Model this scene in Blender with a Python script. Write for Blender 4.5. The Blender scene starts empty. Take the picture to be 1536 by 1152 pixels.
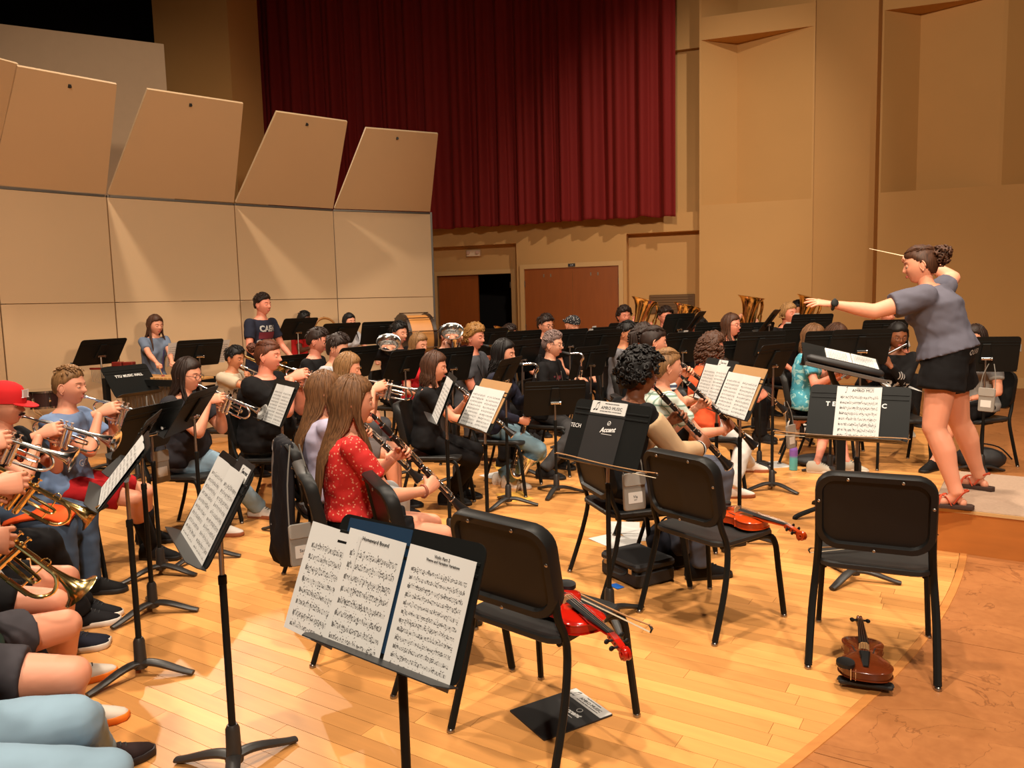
import bpy, math, random
import numpy as np
from mathutils import Vector as V, Matrix, noise
from mathutils.bvhtree import BVHTree
PI = math.pi
random.seed(7)
scene = bpy.context.scene
COL = scene.collection

# ------------------------------------------------------------------ camera
FPX = 1154.0                      # focal length in pixels of the 1536 px wide frame
CAMZ = 1.58
down = V((280, 11000, FPX)).normalized()          # direction of gravity seen by the lens (x right, y down, z forward)
upc = -down
Yc = (V((0, 0, 1)) - upc * upc.z).normalized()
Xc = Yc.cross(upc)
def c2w(v): return V((Xc.dot(v), Yc.dot(v), upc.dot(v)))
cam_d = bpy.data.cameras.new('camera'); cam = bpy.data.objects.new('camera', cam_d); COL.objects.link(cam)
cam_d.sensor_width = 36.0; cam_d.lens = 36.0 * FPX / 1536.0; cam_d.clip_start = 0.05; cam_d.clip_end = 200
cx, cy, cz = c2w(V((1, 0, 0))), c2w(V((0, -1, 0))), c2w(V((0, 0, -1)))
cam.matrix_world = Matrix(((cx.x, cy.x, cz.x, 0), (cx.y, cy.y, cz.y, 0), (cx.z, cy.z, cz.z, CAMZ), (0, 0, 0, 1)))
scene.camera = cam
def ray(u, v): return c2w(V(((u - 768) / FPX, (v - 576) / FPX, 1)))
def fl(u, v, z=0.0):              # the point of the level z that the photograph shows at u, v
    r = ray(u, v); t = (z - CAMZ) / r.z
    return V((0, 0, CAMZ)) + r * t
def at(u, v, y):                  # the point at distance y
    r = ray(u, v); t = y / r.y
    return V((0, 0, CAMZ)) + r * t

# ------------------------------------------------------------------ light
scene.view_settings.view_transform = 'Standard'; scene.view_settings.look = 'None'
scene.view_settings.gamma = 1; scene.view_settings.use_curve_mapping = False
scene.view_settings.exposure = 0.0
scene.cycles.use_denoising = True
scene.cycles.max_bounces = 6; scene.cycles.diffuse_bounces = 3; scene.cycles.glossy_bounces = 3
scene.cycles.sample_clamp_indirect = 3.0; scene.cycles.caustics_reflective = False; scene.cycles.caustics_refractive = False
wd = bpy.data.worlds.new('hall_air'); scene.world = wd; wd.use_nodes = True
wd.node_tree.nodes['Background'].inputs[0].default_value = (1.0, 0.72, 0.45, 1)
wd.node_tree.nodes['Background'].inputs[1].default_value = 0.07
def spot(loc, aim, watts, size, blend=0.5, rad=0.15, col=(1.0, 0.74, 0.46)):
    d = bpy.data.lights.new('stage_spot', 'SPOT'); d.energy = watts; d.spot_size = math.radians(size); d.spot_blend = blend
    d.shadow_soft_size = rad; d.color = col
    o = bpy.data.objects.new('stage_spot', d); COL.objects.link(o); o.location = loc
    o.rotation_euler = (V(aim) - V(loc)).to_track_quat('-Z', 'Y').to_euler()
    return o
WARM = (1.0, 0.85, 0.68); WARMER = (1.0, 0.77, 0.53)
# rows of downlights over the stage
spot((-2.2, 1.6, 9), (-1.6, 4.2, 0), 2100, 75, 0.7, 0.16, WARM)
spot((1.2, 1.4, 9), (0.8, 3.8, 0), 2100, 75, 0.7, 0.16, WARM)
spot((-3.0, 6.0, 9), (-2.2, 7.0, 0), 1700, 75, 0.7, 0.16, WARM)
spot((1.5, 6.5, 9), (1.2, 7.5, 0), 1800, 75, 0.7, 0.16, WARM)
spot((5.5, 4.5, 9), (4.5, 7.5, 0), 1700, 80, 0.8, 0.16, WARM)
# lights from the house side, on faces, shell, curtain and wall
spot((1.5, -5.0, 7.0), (-1.0, 6.0, 1.4), 2600, 62, 0.8, 0.3, WARM)
spot((5.0, -4.0, 3.4), (-3.6, 9.0, 2.9), 2500, 25, 0.7, 0.3, WARMER)
spot((-1.5, -3.0, 7.0), (7.2, 12.5, 2.4), 5200, 50, 0.9, 0.3, WARMER)
spot((5.0, 5.0, 9.0), (3.0, 14.5, 3.0), 1900, 40, 0.9, 0.15, WARM)
# strip light behind the shell, which shines through the gaps of its canopy
spot((-5.2, 12.6, 7.5), (-2.2, 8.6, 0.4), 2200, 60, 0.6, 0.05, WARM)

# ------------------------------------------------------------------ materials
MATS = {}
class NT:
    def __init__(s, name):
        s.m = bpy.data.materials.new(name); s.m.use_nodes = True; s.t = s.m.node_tree; s.b = s.t.nodes['Principled BSDF']
    def n(s, typ, **kw):
        nd = s.t.nodes.new(typ)
        for k, v in kw.items():
            if k.startswith('i_'): nd.inputs[int(k[2:]) if k[2:].isdigit() else k[2:].replace('_', ' ')].default_value = v
            else: setattr(nd, k, v)
        return nd
    def l(s, a, b, ao=0, bi=0): s.t.links.new(a.outputs[ao], b.inputs[bi])
    def math(s, op, a, b=None, c=None):
        nd = s.t.nodes.new('ShaderNodeMath'); nd.operation = op
        for i, x in enumerate((a, b, c)):
            if x is None: continue
            if isinstance(x, (int, float)): nd.inputs[i].default_value = x
            else: s.t.links.new(x, nd.inputs[i])
        return nd.outputs[0]
def mat(name, col, rough=0.6, metal=0.0, var=0.0, scale=8.0, bump=0.0, bscale=60.0, stretch=(1, 1, 1), sheen=0.0, spec=0.5, coat=0.0, rnd=0.0, island=False):
    """procedural material: a base colour varied by noise, with fine relief"""
    if name in MATS: return MATS[name]
    k = NT(name); b = k.b
    b.inputs['Roughness'].default_value = rough; b.inputs['Metallic'].default_value = metal
    b.inputs['Specular IOR Level'].default_value = spec; b.inputs['Sheen Weight'].default_value = sheen; b.inputs['Coat Weight'].default_value = coat
    c = (*col, 1); b.inputs['Base Color'].default_value = c
    tc = k.n('ShaderNodeTexCoord'); mp = k.n('ShaderNodeMapping'); mp.inputs['Scale'].default_value = stretch; k.l(tc, mp, 3)
    if var > 0 or rnd > 0:
        nz = k.n('ShaderNodeTexNoise', i_Scale=scale, i_Detail=4.0); k.l(mp, nz)
        f = k.math('MULTIPLY_ADD', nz.outputs[0], 2 * var, 1 - var)
        if rnd > 0:
            if island: src = k.n('ShaderNodeNewGeometry').outputs['Random Per Island']
            else: src = k.n('ShaderNodeObjectInfo').outputs['Random']
            f = k.math('MULTIPLY', f, k.math('MULTIPLY_ADD', src, rnd, 1 - rnd * 0.6))
        mx = k.n('ShaderNodeMix', data_type='RGBA', blend_type='MULTIPLY'); mx.inputs[0].default_value = 1
        mx.inputs[6].default_value = c
        k.t.links.new(f, mx.inputs[7]); k.t.links.new(mx.outputs[2], b.inputs['Base Color'])
    if bump > 0:
        n2 = k.n('ShaderNodeTexNoise', i_Scale=bscale, i_Detail=3.0); k.l(mp, n2)
        bp = k.n('ShaderNodeBump', i_Strength=bump, i_Distance=0.01); k.l(n2, bp, 0, 2); k.l(bp, b, 0, b.inputs.find('Normal'))
    MATS[name] = k.m
    return k.m
def srgb(r, g, b):
    f = lambda c: (c / 255 / 12.92) if c <= 10 else ((c / 255 + 0.055) / 1.055) ** 2.4
    return (f(r), f(g), f(b))

# ------------------------------------------------------------------ mesh builder
class MB:
    def __init__(s): s.v = []; s.f = []; s.m = []
    def add(s, vs, fs, m=0, M=None):
        o = len(s.v)
        if M is not None: vs = [M @ V(p) for p in vs]
        s.v.extend([tuple(p) for p in vs]); s.f.extend([tuple(i + o for i in f) for f in fs]); s.m.extend([m] * len(fs)); return s
    def box(s, c, d, M=None, m=0, b=0.0):
        x, y, z = d[0] / 2, d[1] / 2, d[2] / 2
        if b <= 0:
            vs = [(c[0] + i * x, c[1] + j * y, c[2] + k * z) for k in (-1, 1) for j in (-1, 1) for i in (-1, 1)]
            return s.add(vs, [(0, 2, 3, 1), (4, 5, 7, 6), (0, 1, 5, 4), (2, 6, 7, 3), (0, 4, 6, 2), (1, 3, 7, 5)], m, M)
        out = [(-x + b, -y), (x - b, -y), (x, -y + b), (x, y - b), (x - b, y), (-x + b, y), (-x, y - b), (-x, -y + b)]
        return s.prism([(c[0] + p, c[1] + q) for p, q in out], c[2] - z, c[2] + z, b * 0.7, M, m)
    def prism(s, out, z0, z1, ch=0.0, M=None, m=0):
        n = len(out); cxx = sum(p[0] for p in out) / n; cyy = sum(p[1] for p in out) / n
        def ins(d):
            r = []
            for i in range(n):
                a, p, q = out[i - 1], out[i], out[(i + 1) % n]
                e1 = V((p[0] - a[0], p[1] - a[1])).normalized() if p != a else V((1, 0)); e2 = V((q[0] - p[0], q[1] - p[1])).normalized()
                nn = V((-(e1.y + e2.y), e1.x + e2.x))
                nn = nn.normalized() if nn.length > 1e-6 else V((0, 0))
                r.append((p[0] + nn.x * d, p[1] + nn.y * d))
            return r
        A = sum(out[i - 1][0] * out[i][1] - out[i][0] * out[i - 1][1] for i in range(n))
        if A < 0: out = out[::-1]
        if ch > 0: rings = [(ins(ch), z0), (out, z0 + ch), (out, z1 - ch), (ins(ch), z1)]
        else: rings = [(out, z0), (out, z1)]
        return s.loft([[(p[0], p[1], z) for p in o] for o, z in rings], M=M, m=m)
    def loft(s, rings, closed=False, caps=True, M=None, m=0):
        n = len(rings[0]); k = len(rings); vs = [p for r in rings for p in r]; fs = []
        for i in range(k if closed else k - 1):
            a, b = i * n, ((i + 1) % k) * n
            for j in range(n): fs.append((a + j, a + (j + 1) % n, b + (j + 1) % n, b + j))
        if caps and not closed: fs.append(tuple(range(n - 1, -1, -1))); fs.append(tuple((k - 1) * n + j for j in range(n)))
        return s.add(vs, fs, m, M)
    def tube(s, path, r, n=8, caps=True, closed=False, flat=1.0, M=None, m=0, up=None):
        P = [V(p) for p in path]; k = len(P); R = r if isinstance(r, (list, tuple)) else [r] * k; rings = []
        prev = None
        for i in range(k):
            if closed: t = P[(i + 1) % k] - P[i - 1]
            else: t = P[min(i + 1, k - 1)] - P[max(i - 1, 0)]
            t = t.normalized() if t.length > 1e-9 else V((0, 0, 1))
            if prev is None:
                ref = V(up) if up is not None else (V((0, 0, 1)) if abs(t.z) < 0.9 else V((1, 0, 0)))
            else: ref = prev
            a = ref - t * ref.dot(t)
            if a.length < 1e-6: a = t.orthogonal()
            a.normalize(); b = t.cross(a); prev = a
            rings.append([P[i] + (a * math.cos(2 * PI * j / n) * flat + b * math.sin(2 * PI * j / n)) * R[i] for j in range(n)])
        return s.loft(rings, closed, caps, M, m)
    def lathe(s, prof, n=16, M=None, m=0, caps=True):
        return s.loft([[(r * math.cos(2 * PI * j / n), r * math.sin(2 * PI * j / n), z) for j in range(n)] for r, z in prof], False, caps, M, m)
    def ball(s, c, r, n=10, k=7, M=None, m=0):
        rx, ry, rz = r if isinstance(r, (tuple, list)) else (r, r, r)
        rings = [[(c[0] + rx * math.sin(t) * math.cos(2 * PI * j / n), c[1] + ry * math.sin(t) * math.sin(2 * PI * j / n), c[2] - rz * math.cos(t)) for j in range(n)]
                 for t in [PI * (i + 0.35) / (k - 0.3) for i in range(k)]]
        return s.loft(rings, M=M, m=m)
    def mesh(s, name, mats, smooth=35, flip=False):
        me = bpy.data.meshes.new(name)
        me.from_pydata(s.v, [], s.f)
        for m in (mats if isinstance(mats, (list, tuple)) else [mats]): me.materials.append(m)
        if any(s.m): me.polygons.foreach_set('material_index', s.m)
        if smooth:
            me.polygons.foreach_set('use_smooth', [True] * len(s.f))
            if smooth < 180: me.set_sharp_from_angle(angle=math.radians(smooth))
        me.update(); return me
    def build(s, name, mats, parent=None, smooth=35):
        o = bpy.data.objects.new(name, s.mesh(name, mats, smooth)); COL.objects.link(o)
        if parent is not None: o.parent = parent
        return o
def inst(name, me, parent=None, M=None):
    o = bpy.data.objects.new(name, me); COL.objects.link(o)
    if parent is not None: o.parent = parent
    if M is not None: o.matrix_basis = M
    return o
def thing(name, label, cat, M=None, group=None):
    o = bpy.data.objects.new(name, None); o.empty_display_size = 0.05; COL.objects.link(o)
    o['label'] = label; o['category'] = cat
    if group: o['group'] = group
    if M is not None: o.matrix_basis = M
    return o
def tag(o, label, cat, group=None):
    o['label'] = label; o['category'] = cat
    if group: o['group'] = group
    return o
KIDS = {}
def dup(root, label, M, group=None, name=None):
    r = root.copy(); COL.objects.link(r); r.matrix_basis = M; r['label'] = label
    if group: r['group'] = group
    if root.name not in KIDS:
        ks = [o for o in COL.objects if o.parent == root]
        KIDS[root.name] = [(k, [g for g in COL.objects if g.parent == k]) for k in ks]
    for ch, gs in KIDS[root.name]:
        c = ch.copy(); COL.objects.link(c); c.parent = r
        for g in gs:
            d = g.copy(); COL.objects.link(d); d.parent = c
    return r
def T(x, y, z=0): return Matrix.Translation((x, y, z))
def RZ(d): return Matrix.Rotation(math.radians(d), 4, 'Z')
def RX(d): return Matrix.Rotation(math.radians(d), 4, 'X')
def RY(d): return Matrix.Rotation(math.radians(d), 4, 'Y')
def frame(o, y, z):               # matrix whose Y axis is y and Z axis near z
    y = V(y).normalized(); z = V(z); z = (z - y * z.dot(y)).normalized(); x = y.cross(z)
    return Matrix(((x.x, y.x, z.x, o[0]), (x.y, y.y, z.y, o[1]), (x.z, y.z, z.z, o[2]), (0, 0, 0, 1)))
def rrect(w, h, r, k=5, c=(0, 0)):
    o = []
    for sx, sy, a0 in ((1, 1, 0), (-1, 1, 90), (-1, -1, 180), (1, -1, 270)):
        for i in range(k + 1):
            a = math.radians(a0 + 90 * i / k); o.append((c[0] + sx * (w / 2 - r) + r * math.cos(a), c[1] + sy * (h / 2 - r) + r * math.sin(a)))
    return o
def bez(p0, p1, p2, p3, n=8):
    p0, p1, p2, p3 = V(p0), V(p1), V(p2), V(p3)
    return [p0 * (1 - t) ** 3 + p1 * 3 * t * (1 - t) ** 2 + p2 * 3 * t * t * (1 - t) + p3 * t ** 3 for t in [i / n for i in range(n + 1)]]
def smoothpath(pts, n=4):         # Catmull-Rom through the points
    P = [V(p) for p in pts]; out = []
    for i in range(len(P) - 1):
        a, b, c, d = P[max(i - 1, 0)], P[i], P[i + 1], P[min(i + 2, len(P) - 1)]
        for j in range(n):
            t = j / n; out.append(0.5 * ((2 * b) + (c - a) * t + (2 * a - 5 * b + 4 * c - d) * t * t + (3 * b - a - 3 * c + d) * t ** 3))
    out.append(P[-1]); return out
TEXTS = []
def text(s, size, mt, parent, M, name='lettering', bold=0.0, shear=0.0, align='CENTER', spacing=1.0, conform=None, xs=1.0):
    cu = bpy.data.curves.new(name, 'FONT'); cu.body = s; cu.size = size; cu.align_x = align; cu.align_y = 'CENTER'
    cu.extrude = 0.0004; cu.offset = bold; cu.shear = shear; cu.space_character = spacing; cu.resolution_u = 2
    o = bpy.data.objects.new(name, cu); COL.objects.link(o); o.scale = (xs, 1, 1)
    TEXTS.append((o, name, mt, parent, M, conform, xs))

# palette
BLACK = mat('black_powder_coat', (0.008, 0.0085, 0.008), 0.5, var=0.15, bump=0.06, bscale=300, spec=.16)
PLASTIC = mat('black_moulded_plastic', (0.011, 0.0105, 0.010), 0.45, var=0.1, bump=0.12, bscale=220, spec=.25)
CAST = mat('worn_cast_iron', (0.035, 0.032, 0.03), 0.42, 0.3, var=0.35, scale=14, bump=0.1, bscale=60)
CHROME = mat('chrome', (0.75, 0.73, 0.70), 0.16, 1.0)
STEEL = mat('brushed_steel', (0.42, 0.38, 0.34), 0.3, 1.0, var=0.1)
SILVER = mat('silver_plate', (0.95, 0.93, 0.90), 0.17, 1.0)
BRASS = mat('lacquered_brass', (0.98, 0.70, 0.28), 0.19, 1.0)
PAPER = mat('white_paper', (0.64, 0.62, 0.59), 0.75, var=0.04, bump=0.05, bscale=20)
INK = mat('black_ink', (0.02, 0.02, 0.02), 0.7)
WHITEINK = mat('white_print', (0.75, 0.73, 0.70), 0.7)
RUBBER = mat('black_rubber', (0.010, 0.010, 0.010), 0.7)
GRENADILLA = mat('black_grenadilla_wood', (0.012, 0.010, 0.010), 0.28, var=0.2)
CARD = mat('kraft_card', srgb(176, 132, 84), 0.8, var=0.08)
def sheet_material(rows):
    k = NT('printed_music_%d_rows' % rows); b = k.b; b.inputs['Roughness'].default_value = 0.75
    tc = k.n('ShaderNodeTexCoord'); sp = k.n('ShaderNodeSeparateXYZ'); k.l(tc, sp, 0)
    x, y = sp.outputs[0], sp.outputs[1]
    yr = k.math('MULTIPLY', y, rows / 0.84)
    fy = k.math('FRACT', yr)
    def band(v, a, c): return k.math('MULTIPLY', k.math('GREATER_THAN', v, a), k.math('LESS_THAN', v, c))
    page = k.math('MULTIPLY', band(x, 0.09, 0.93), band(y, 0.045, 0.84))
    q = k.math('FRACT', k.math('MULTIPLY_ADD', fy, 4 / 0.30, -0.36 * 4 / 0.30))
    line = k.math('MULTIPLY', band(fy, 0.345, 0.68), k.math('LESS_THAN', q, 0.22))
    cx_ = k.math('FLOOR', k.math('MULTIPLY', x, 74)); cy_ = k.math('FLOOR', k.math('MULTIPLY', yr, 9))
    cb = k.n('ShaderNodeCombineXYZ'); k.t.links.new(cx_, cb.inputs[0]); k.t.links.new(cy_, cb.inputs[1])
    oi = k.n('ShaderNodeObjectInfo'); k.t.links.new(k.math('MULTIPLY', oi.outputs['Random'], 91.0), cb.inputs[2])
    wn = k.n('ShaderNodeTexWhiteNoise'); k.l(cb, wn)
    note = k.math('MULTIPLY', k.math('GREATER_THAN', wn.outputs[0], 0.70), band(fy, 0.30, 0.76))
    mark = k.math('MULTIPLY', k.math('GREATER_THAN', wn.outputs[0], 0.93), band(fy, 0.08, 0.95))
    clef = k.math('MULTIPLY', band(x, 0.095, 0.125), band(fy, 0.33, 0.70))
    ink = k.math('MULTIPLY', page, k.math('MAXIMUM', k.math('MAXIMUM', line, mark), k.math('MAXIMUM', note, clef)))
    nz = k.n('ShaderNodeTexNoise', i_Scale=5.0); k.l(tc, nz, 0)
    mx = k.n('ShaderNodeMix', data_type='RGBA'); mx.inputs[6].default_value = (0.62, 0.605, 0.58, 1); mx.inputs[7].default_value = (0.06, 0.055, 0.05, 1)
    k.t.links.new(k.math('MULTIPLY', ink, 0.88), mx.inputs[0]); k.t.links.new(mx.outputs[2], b.inputs['Base Color'])
    bp = k.n('ShaderNodeBump', i_Strength=0.25, i_Distance=0.01); k.l(nz, bp, 0, 2); k.l(bp, b, 0, b.inputs.find('Normal'))
    return k.m
MUSIC = {r: sheet_material(r) for r in (8, 10, 12)}

# ------------------------------------------------------------------ the setting
def structure(o): o['kind'] = 'structure'; return o
def holder(name):
    o = bpy.data.objects.new(name, None); COL.objects.link(o); o['kind'] = 'structure'; return o
WALLC = mat('tan_painted_plaster', srgb(196, 150, 92), 0.75, var=0.05, scale=1.2, bump=0.08, bscale=90)
SHELLC = mat('beige_shell_laminate', srgb(196, 164, 126), 0.6, var=0.04, scale=0.9, bump=0.03, bscale=120)
TRIMC = mat('tan_painted_trim', srgb(205, 165, 110), 0.55, var=0.04)
DARKVOID = mat('black_stage_drape', (0.006, 0.005, 0.005), 0.95, var=0.2)

# floor: maple strips up to a curved edge, hardboard panels beyond it
SD = V((math.cos(math.radians(-32)), math.sin(math.radians(-32)), 0)); SN = V((-SD.y, SD.x, 0))
def edge_s(q): return -0.12 - (0.058 if q < 5.3 else 0.018) * (q - 5.3) ** 2
def sq(s, q, z=0.0): return SD * s + SN * q + V((0, 0, z))
fb = MB(); fb.box((0, 5, -0.09), (40, 40, 0.14))
floor = structure(fb.build('floor', mat('dark_subfloor', srgb(96, 58, 24), 0.8, var=0.2)))
MAPLE = dict(rough=0.40, var=0.16, scale=2.2, stretch=(1.2, 14, 6), bump=0.02, bscale=40, spec=0.4)
MAPLE_A = mat('maple_strip', srgb(215, 150, 84), rnd=0.42, **MAPLE); MAPLE_B = mat('maple_strip_far', srgb(215, 150, 84), rnd=0.42, island=True, **MAPLE)
PW, GAP = 0.083, 0.0016
cand = []; rest = MB()
q = 0.9; rr = random.Random(3)
inv = cam.matrix_world.inverted()
while q < 16.0:
    q1 = q + PW - GAP; e0, e1 = edge_s(q), edge_s(q1); s = -11.5 - rr.random()
    smax = max(e0, e1)
    while s < smax:
        Ln = rr.choice((0.45, 0.6, 0.8, 0.95, 1.1, 1.3, 1.5)); t = s + Ln - GAP
        cc = [(s, q), (min(t, e0), q), (min(t, e1), q1), (s, q1)]
        if min(t, e0) > s + 0.01 and min(t, e1) > s + 0.01:
            c = sq((cc[0][0] + cc[1][0]) / 2, (q + q1) / 2); pc = inv @ c
            vis = pc.z < -0.5 and abs(pc.x / -pc.z) < 0.72 and abs(pc.y / -pc.z) < 0.56
            cand.append((pc.length if vis else 99, cc, Ln, t < min(e0, e1)))
        s += Ln
    q += PW
cand.sort(key=lambda c: c[0])
shared = {}
for i, (d, cc, Ln, whole) in enumerate(cand):
    if i < 299 and d < 90:
        o0 = sq(*cc[0]); key = Ln if whole else None
        if key in shared: me = shared[key]
        else:
            b = MB(); lo = [(a - cc[0][0], p - cc[0][1]) for a, p in cc]
            b.prism(lo, -0.012, 0.0); me = b.mesh('floor_plank', MAPLE_A, 0)
            if key: shared[key] = me
        inst('floor_plank', me, floor, Matrix.Translation(o0 + V((0, 0, rr.uniform(-0.0004, 0)))) @ RZ(-32))
    else:
        vs = [sq(a, p, z) for z in (-0.012, 0.0) for a, p in cc]
        if d < 90 or abs(cc[0][0]) < 9: rest.add(vs, [(3, 2, 1, 0), (4, 5, 6, 7), (0, 1, 5, 4), (1, 2, 6, 5), (2, 3, 7, 6), (3, 0, 4, 7)])
o = rest.build('floor_planks', MAPLE_B, floor, 0); o['kind'] = 'stuff'
# hardboard
k = NT('worn_hardboard'); b = k.b; b.inputs['Roughness'].default_value = 0.42
tc = k.n('ShaderNodeTexCoord'); n1 = k.n('ShaderNodeTexNoise', i_Scale=2.2, i_Detail=6.0, i_Distortion=1.2); k.l(tc, n1, 3)
n2 = k.n('ShaderNodeTexNoise', i_Scale=26.0, i_Detail=5.0, i_Distortion=0.6); k.l(tc, n2, 3)
v1 = k.math('ABSOLUTE', k.math('SUBTRACT', n1.outputs[0], 0.52)); vein = k.math('LESS_THAN', v1, 0.004)
cr = k.n('ShaderNodeValToRGB'); cr.color_ramp.elements[0].position = 0.25; cr.color_ramp.elements[1].position = 0.75
cr.color_ramp.elements[0].color = (*srgb(146, 88, 46), 1); cr.color_ramp.elements[1].color = (*srgb(180, 118, 68), 1)
k.t.links.new(k.math('MULTIPLY_ADD', n1.outputs[0], 0.6, k.math('MULTIPLY', n2.outputs[0], 0.4)), cr.inputs[0])
mx = k.n('ShaderNodeMix', data_type='RGBA'); k.t.links.new(k.math('MULTIPLY', vein, 0.55), mx.inputs[0]); k.l(cr, mx, 0, 6); mx.inputs[7].default_value = (*srgb(112, 64, 30), 1)
k.t.links.new(mx.outputs[2], b.inputs['Base Color']); HARD = k.m
def edge_pts(q0, q1, n, off=0.0): return [(edge_s(q0 + (q1 - q0) * i / n) + off, q0 + (q1 - q0) * i / n) for i in range(n + 1)]
qs = [-1.5, 1.05, 2.68, 3.89, 5.11, 6.33, 7.55, 8.77, 9.99, 11.2, 13.0, 16.0]
for a, c in zip(qs[:-1], qs[1:]):
    for s0, s1 in ((None, 2.44), (2.444, 4.88), (4.884, 7.3), (7.304, 14.0)):
        if s0 is None: out = [(s1, a + 0.004), (s1, c)] + edge_pts(a + 0.004, c, 6, 0.035)[::-1]
        else: out = [(s0, a + 0.004), (s1, a + 0.004), (s1, c), (s0, c)]
        b = MB(); b.prism([tuple(sq(*p)[:2]) for p in out], -0.012, 0.0); b.build('floor_panel', HARD, floor, 0)
b = MB(); pts = edge_pts(-1.5, 13, 60)
b.loft([[sq(s, q, -0.01), sq(s + 0.004, q, 0.004), sq(s + 0.040, q, 0.004), sq(s + 0.046, q, -0.01)] for s, q in pts])
structure(b.build('trim_1', mat('oak_edge_strip', srgb(196, 128, 66), 0.45, var=0.25, scale=6, stretch=(1, 6, 1))))

# back wall: local frame, s runs to the left along the wall, d comes out towards the stage
WO = fl(1490, 577); WE = V((-0.9487, 0.3162, 0)); WN = V((-0.3162, -0.9487, 0))
def wp(u, v, d=0.0):              # (s, z) where the wall plane at offset d shows at u, v
    r = ray(u, v); o = WO + WN * d; t = (o - V((0, 0, CAMZ))).dot(WN) / r.dot(WN); p = V((0, 0, CAMZ)) + r * t
    return (p - o).dot(WE), p.z
def wpt(s, d, z): return WO + WE * s + WN * d + V((0, 0, z))
def wblock(mb, s0, s1, d0, d1, z0, z1, m=0):
    vs = [wpt(s, d, z) for z in (z0, z1) for s, d in ((s0, d0), (s1, d0), (s1, d1), (s0, d1))]
    return mb.add(vs, [(0, 1, 2, 3), (7, 6, 5, 4), (4, 5, 1, 0), (5, 6, 2, 1), (6, 7, 3, 2), (7, 4, 0, 3)], m)
ZT = 10.0
wall = holder('wall_back')
sA, sB, sC, sD = wp(1315, 400, .5)[0], wp(1226, 400, 0)[0], wp(1218, 400, .5)[0], wp(1049, 400, .5)[0]
s940, s775, s655 = wp(940, 400, .25)[0], wp(775, 400, .25)[0], wp(655, 400, .25)[0]
d1a, d1b = wp(657, 450, 0)[0], wp(768, 450, 0)[0]; d1z = wp(712, 412, 0)[1]
d2a, d2b = wp(788, 450, .25)[0], wp(929, 450, .25)[0]; d2z = wp(858, 401, .25)[1]
# base plane with the open doorway left free
b = MB(); wblock(b, -6, d1b, -0.25, 0, 0, ZT); wblock(b, d1a, 16, -0.25, 0, 0, ZT); wblock(b, d1b, d1a, -0.25, 0, d1z, ZT)
b.build('wall_surface', WALLC, wall, 0)
zsoff = wp(712, 368, .25)[1]; zled = wp(1032, 318, .25)[1]; zs2 = wp(995, 348, .25)[1]
b = MB(); wblock(b, s775, s655 + 4, 0, .25, zsoff, zled); b.build('fascia', WALLC, wall, 0)
b = MB(); wblock(b, s940, s775, 0, .25, 0, zled); b.build('door_surround', WALLC, wall, 0)
b = MB(); wblock(b, sD, s940, 0, .25, zs2, zled); b.build('fascia', WALLC, wall, 0)
zc = wp(1030, 74, .1)[1]
b = MB(); wblock(b, sD, s655 + 4, 0, .12, zc, ZT); b.build('fascia', WALLC, wall, 0)
def pilaster(s0, s1, apex, z1, z2, z3):
    """a block standing proud of the wall; above its shoulder each field is folded inwards"""
    b = MB(); wblock(b, s0, s1, 0, .5, 0, z1)
    b.build('pilaster_base', WALLC, wall, 0)
    b = MB(); wblock(b, s0, s1, 0, .5, z2, z3); b.build('pilaster_band', WALLC, wall, 0)
    for za, zb in ((z1, z2), (z3, ZT)):
        b = MB(); e = 0.03
        b.add([wpt(s0, .5, za), wpt(s0 + e, .5, za), wpt(apex, .06, za), wpt(s1 - e, .5, za), wpt(s1, .5, za), wpt(s1, 0, za), wpt(s0, 0, za),
               wpt(s0, .5, zb), wpt(s0 + e, .5, zb), wpt(apex, .06, zb), wpt(s1 - e, .5, zb), wpt(s1, .5, zb), wpt(s1, 0, zb), wpt(s0, 0, zb)],
              [(i, (i + 1) % 7, 7 + (i + 1) % 7, 7 + i) for i in range(7)] + [(6, 5, 4, 3, 2, 1, 0), (7, 8, 9, 10, 11, 12, 13)])
        b.build('folded_field', WALLC, wall, 0)
pilaster(sC, sD, wp(1105, 200, .2)[0], wp(1135, 303, .5)[1], wp(1110, 53, .5)[1], wp(1135, 15, .5)[1])
s1502 = wp(1502, 200, .5)[0]
pilaster(s1502, sA, wp(1378, 200, .15)[0], wp(1415, 283, .5)[1], wp(1400, 6, .5)[1], wp(1400, -60, .5)[1])
pilaster(s1502 - 3.2, s1502, s1502 - 1.0, wp(1415, 283, .5)[1], wp(1400, 6, .5)[1], wp(1400, -60, .5)[1])
b = MB(); wblock(b, s1502 - 3.2, sA, .5, .53, 0.0, .17); wblock(b, s1502 - 3.2, sA, .53, .545, 0.0, .09); structure(b.build('baseboard_back', TRIMC, None, 0))
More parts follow.
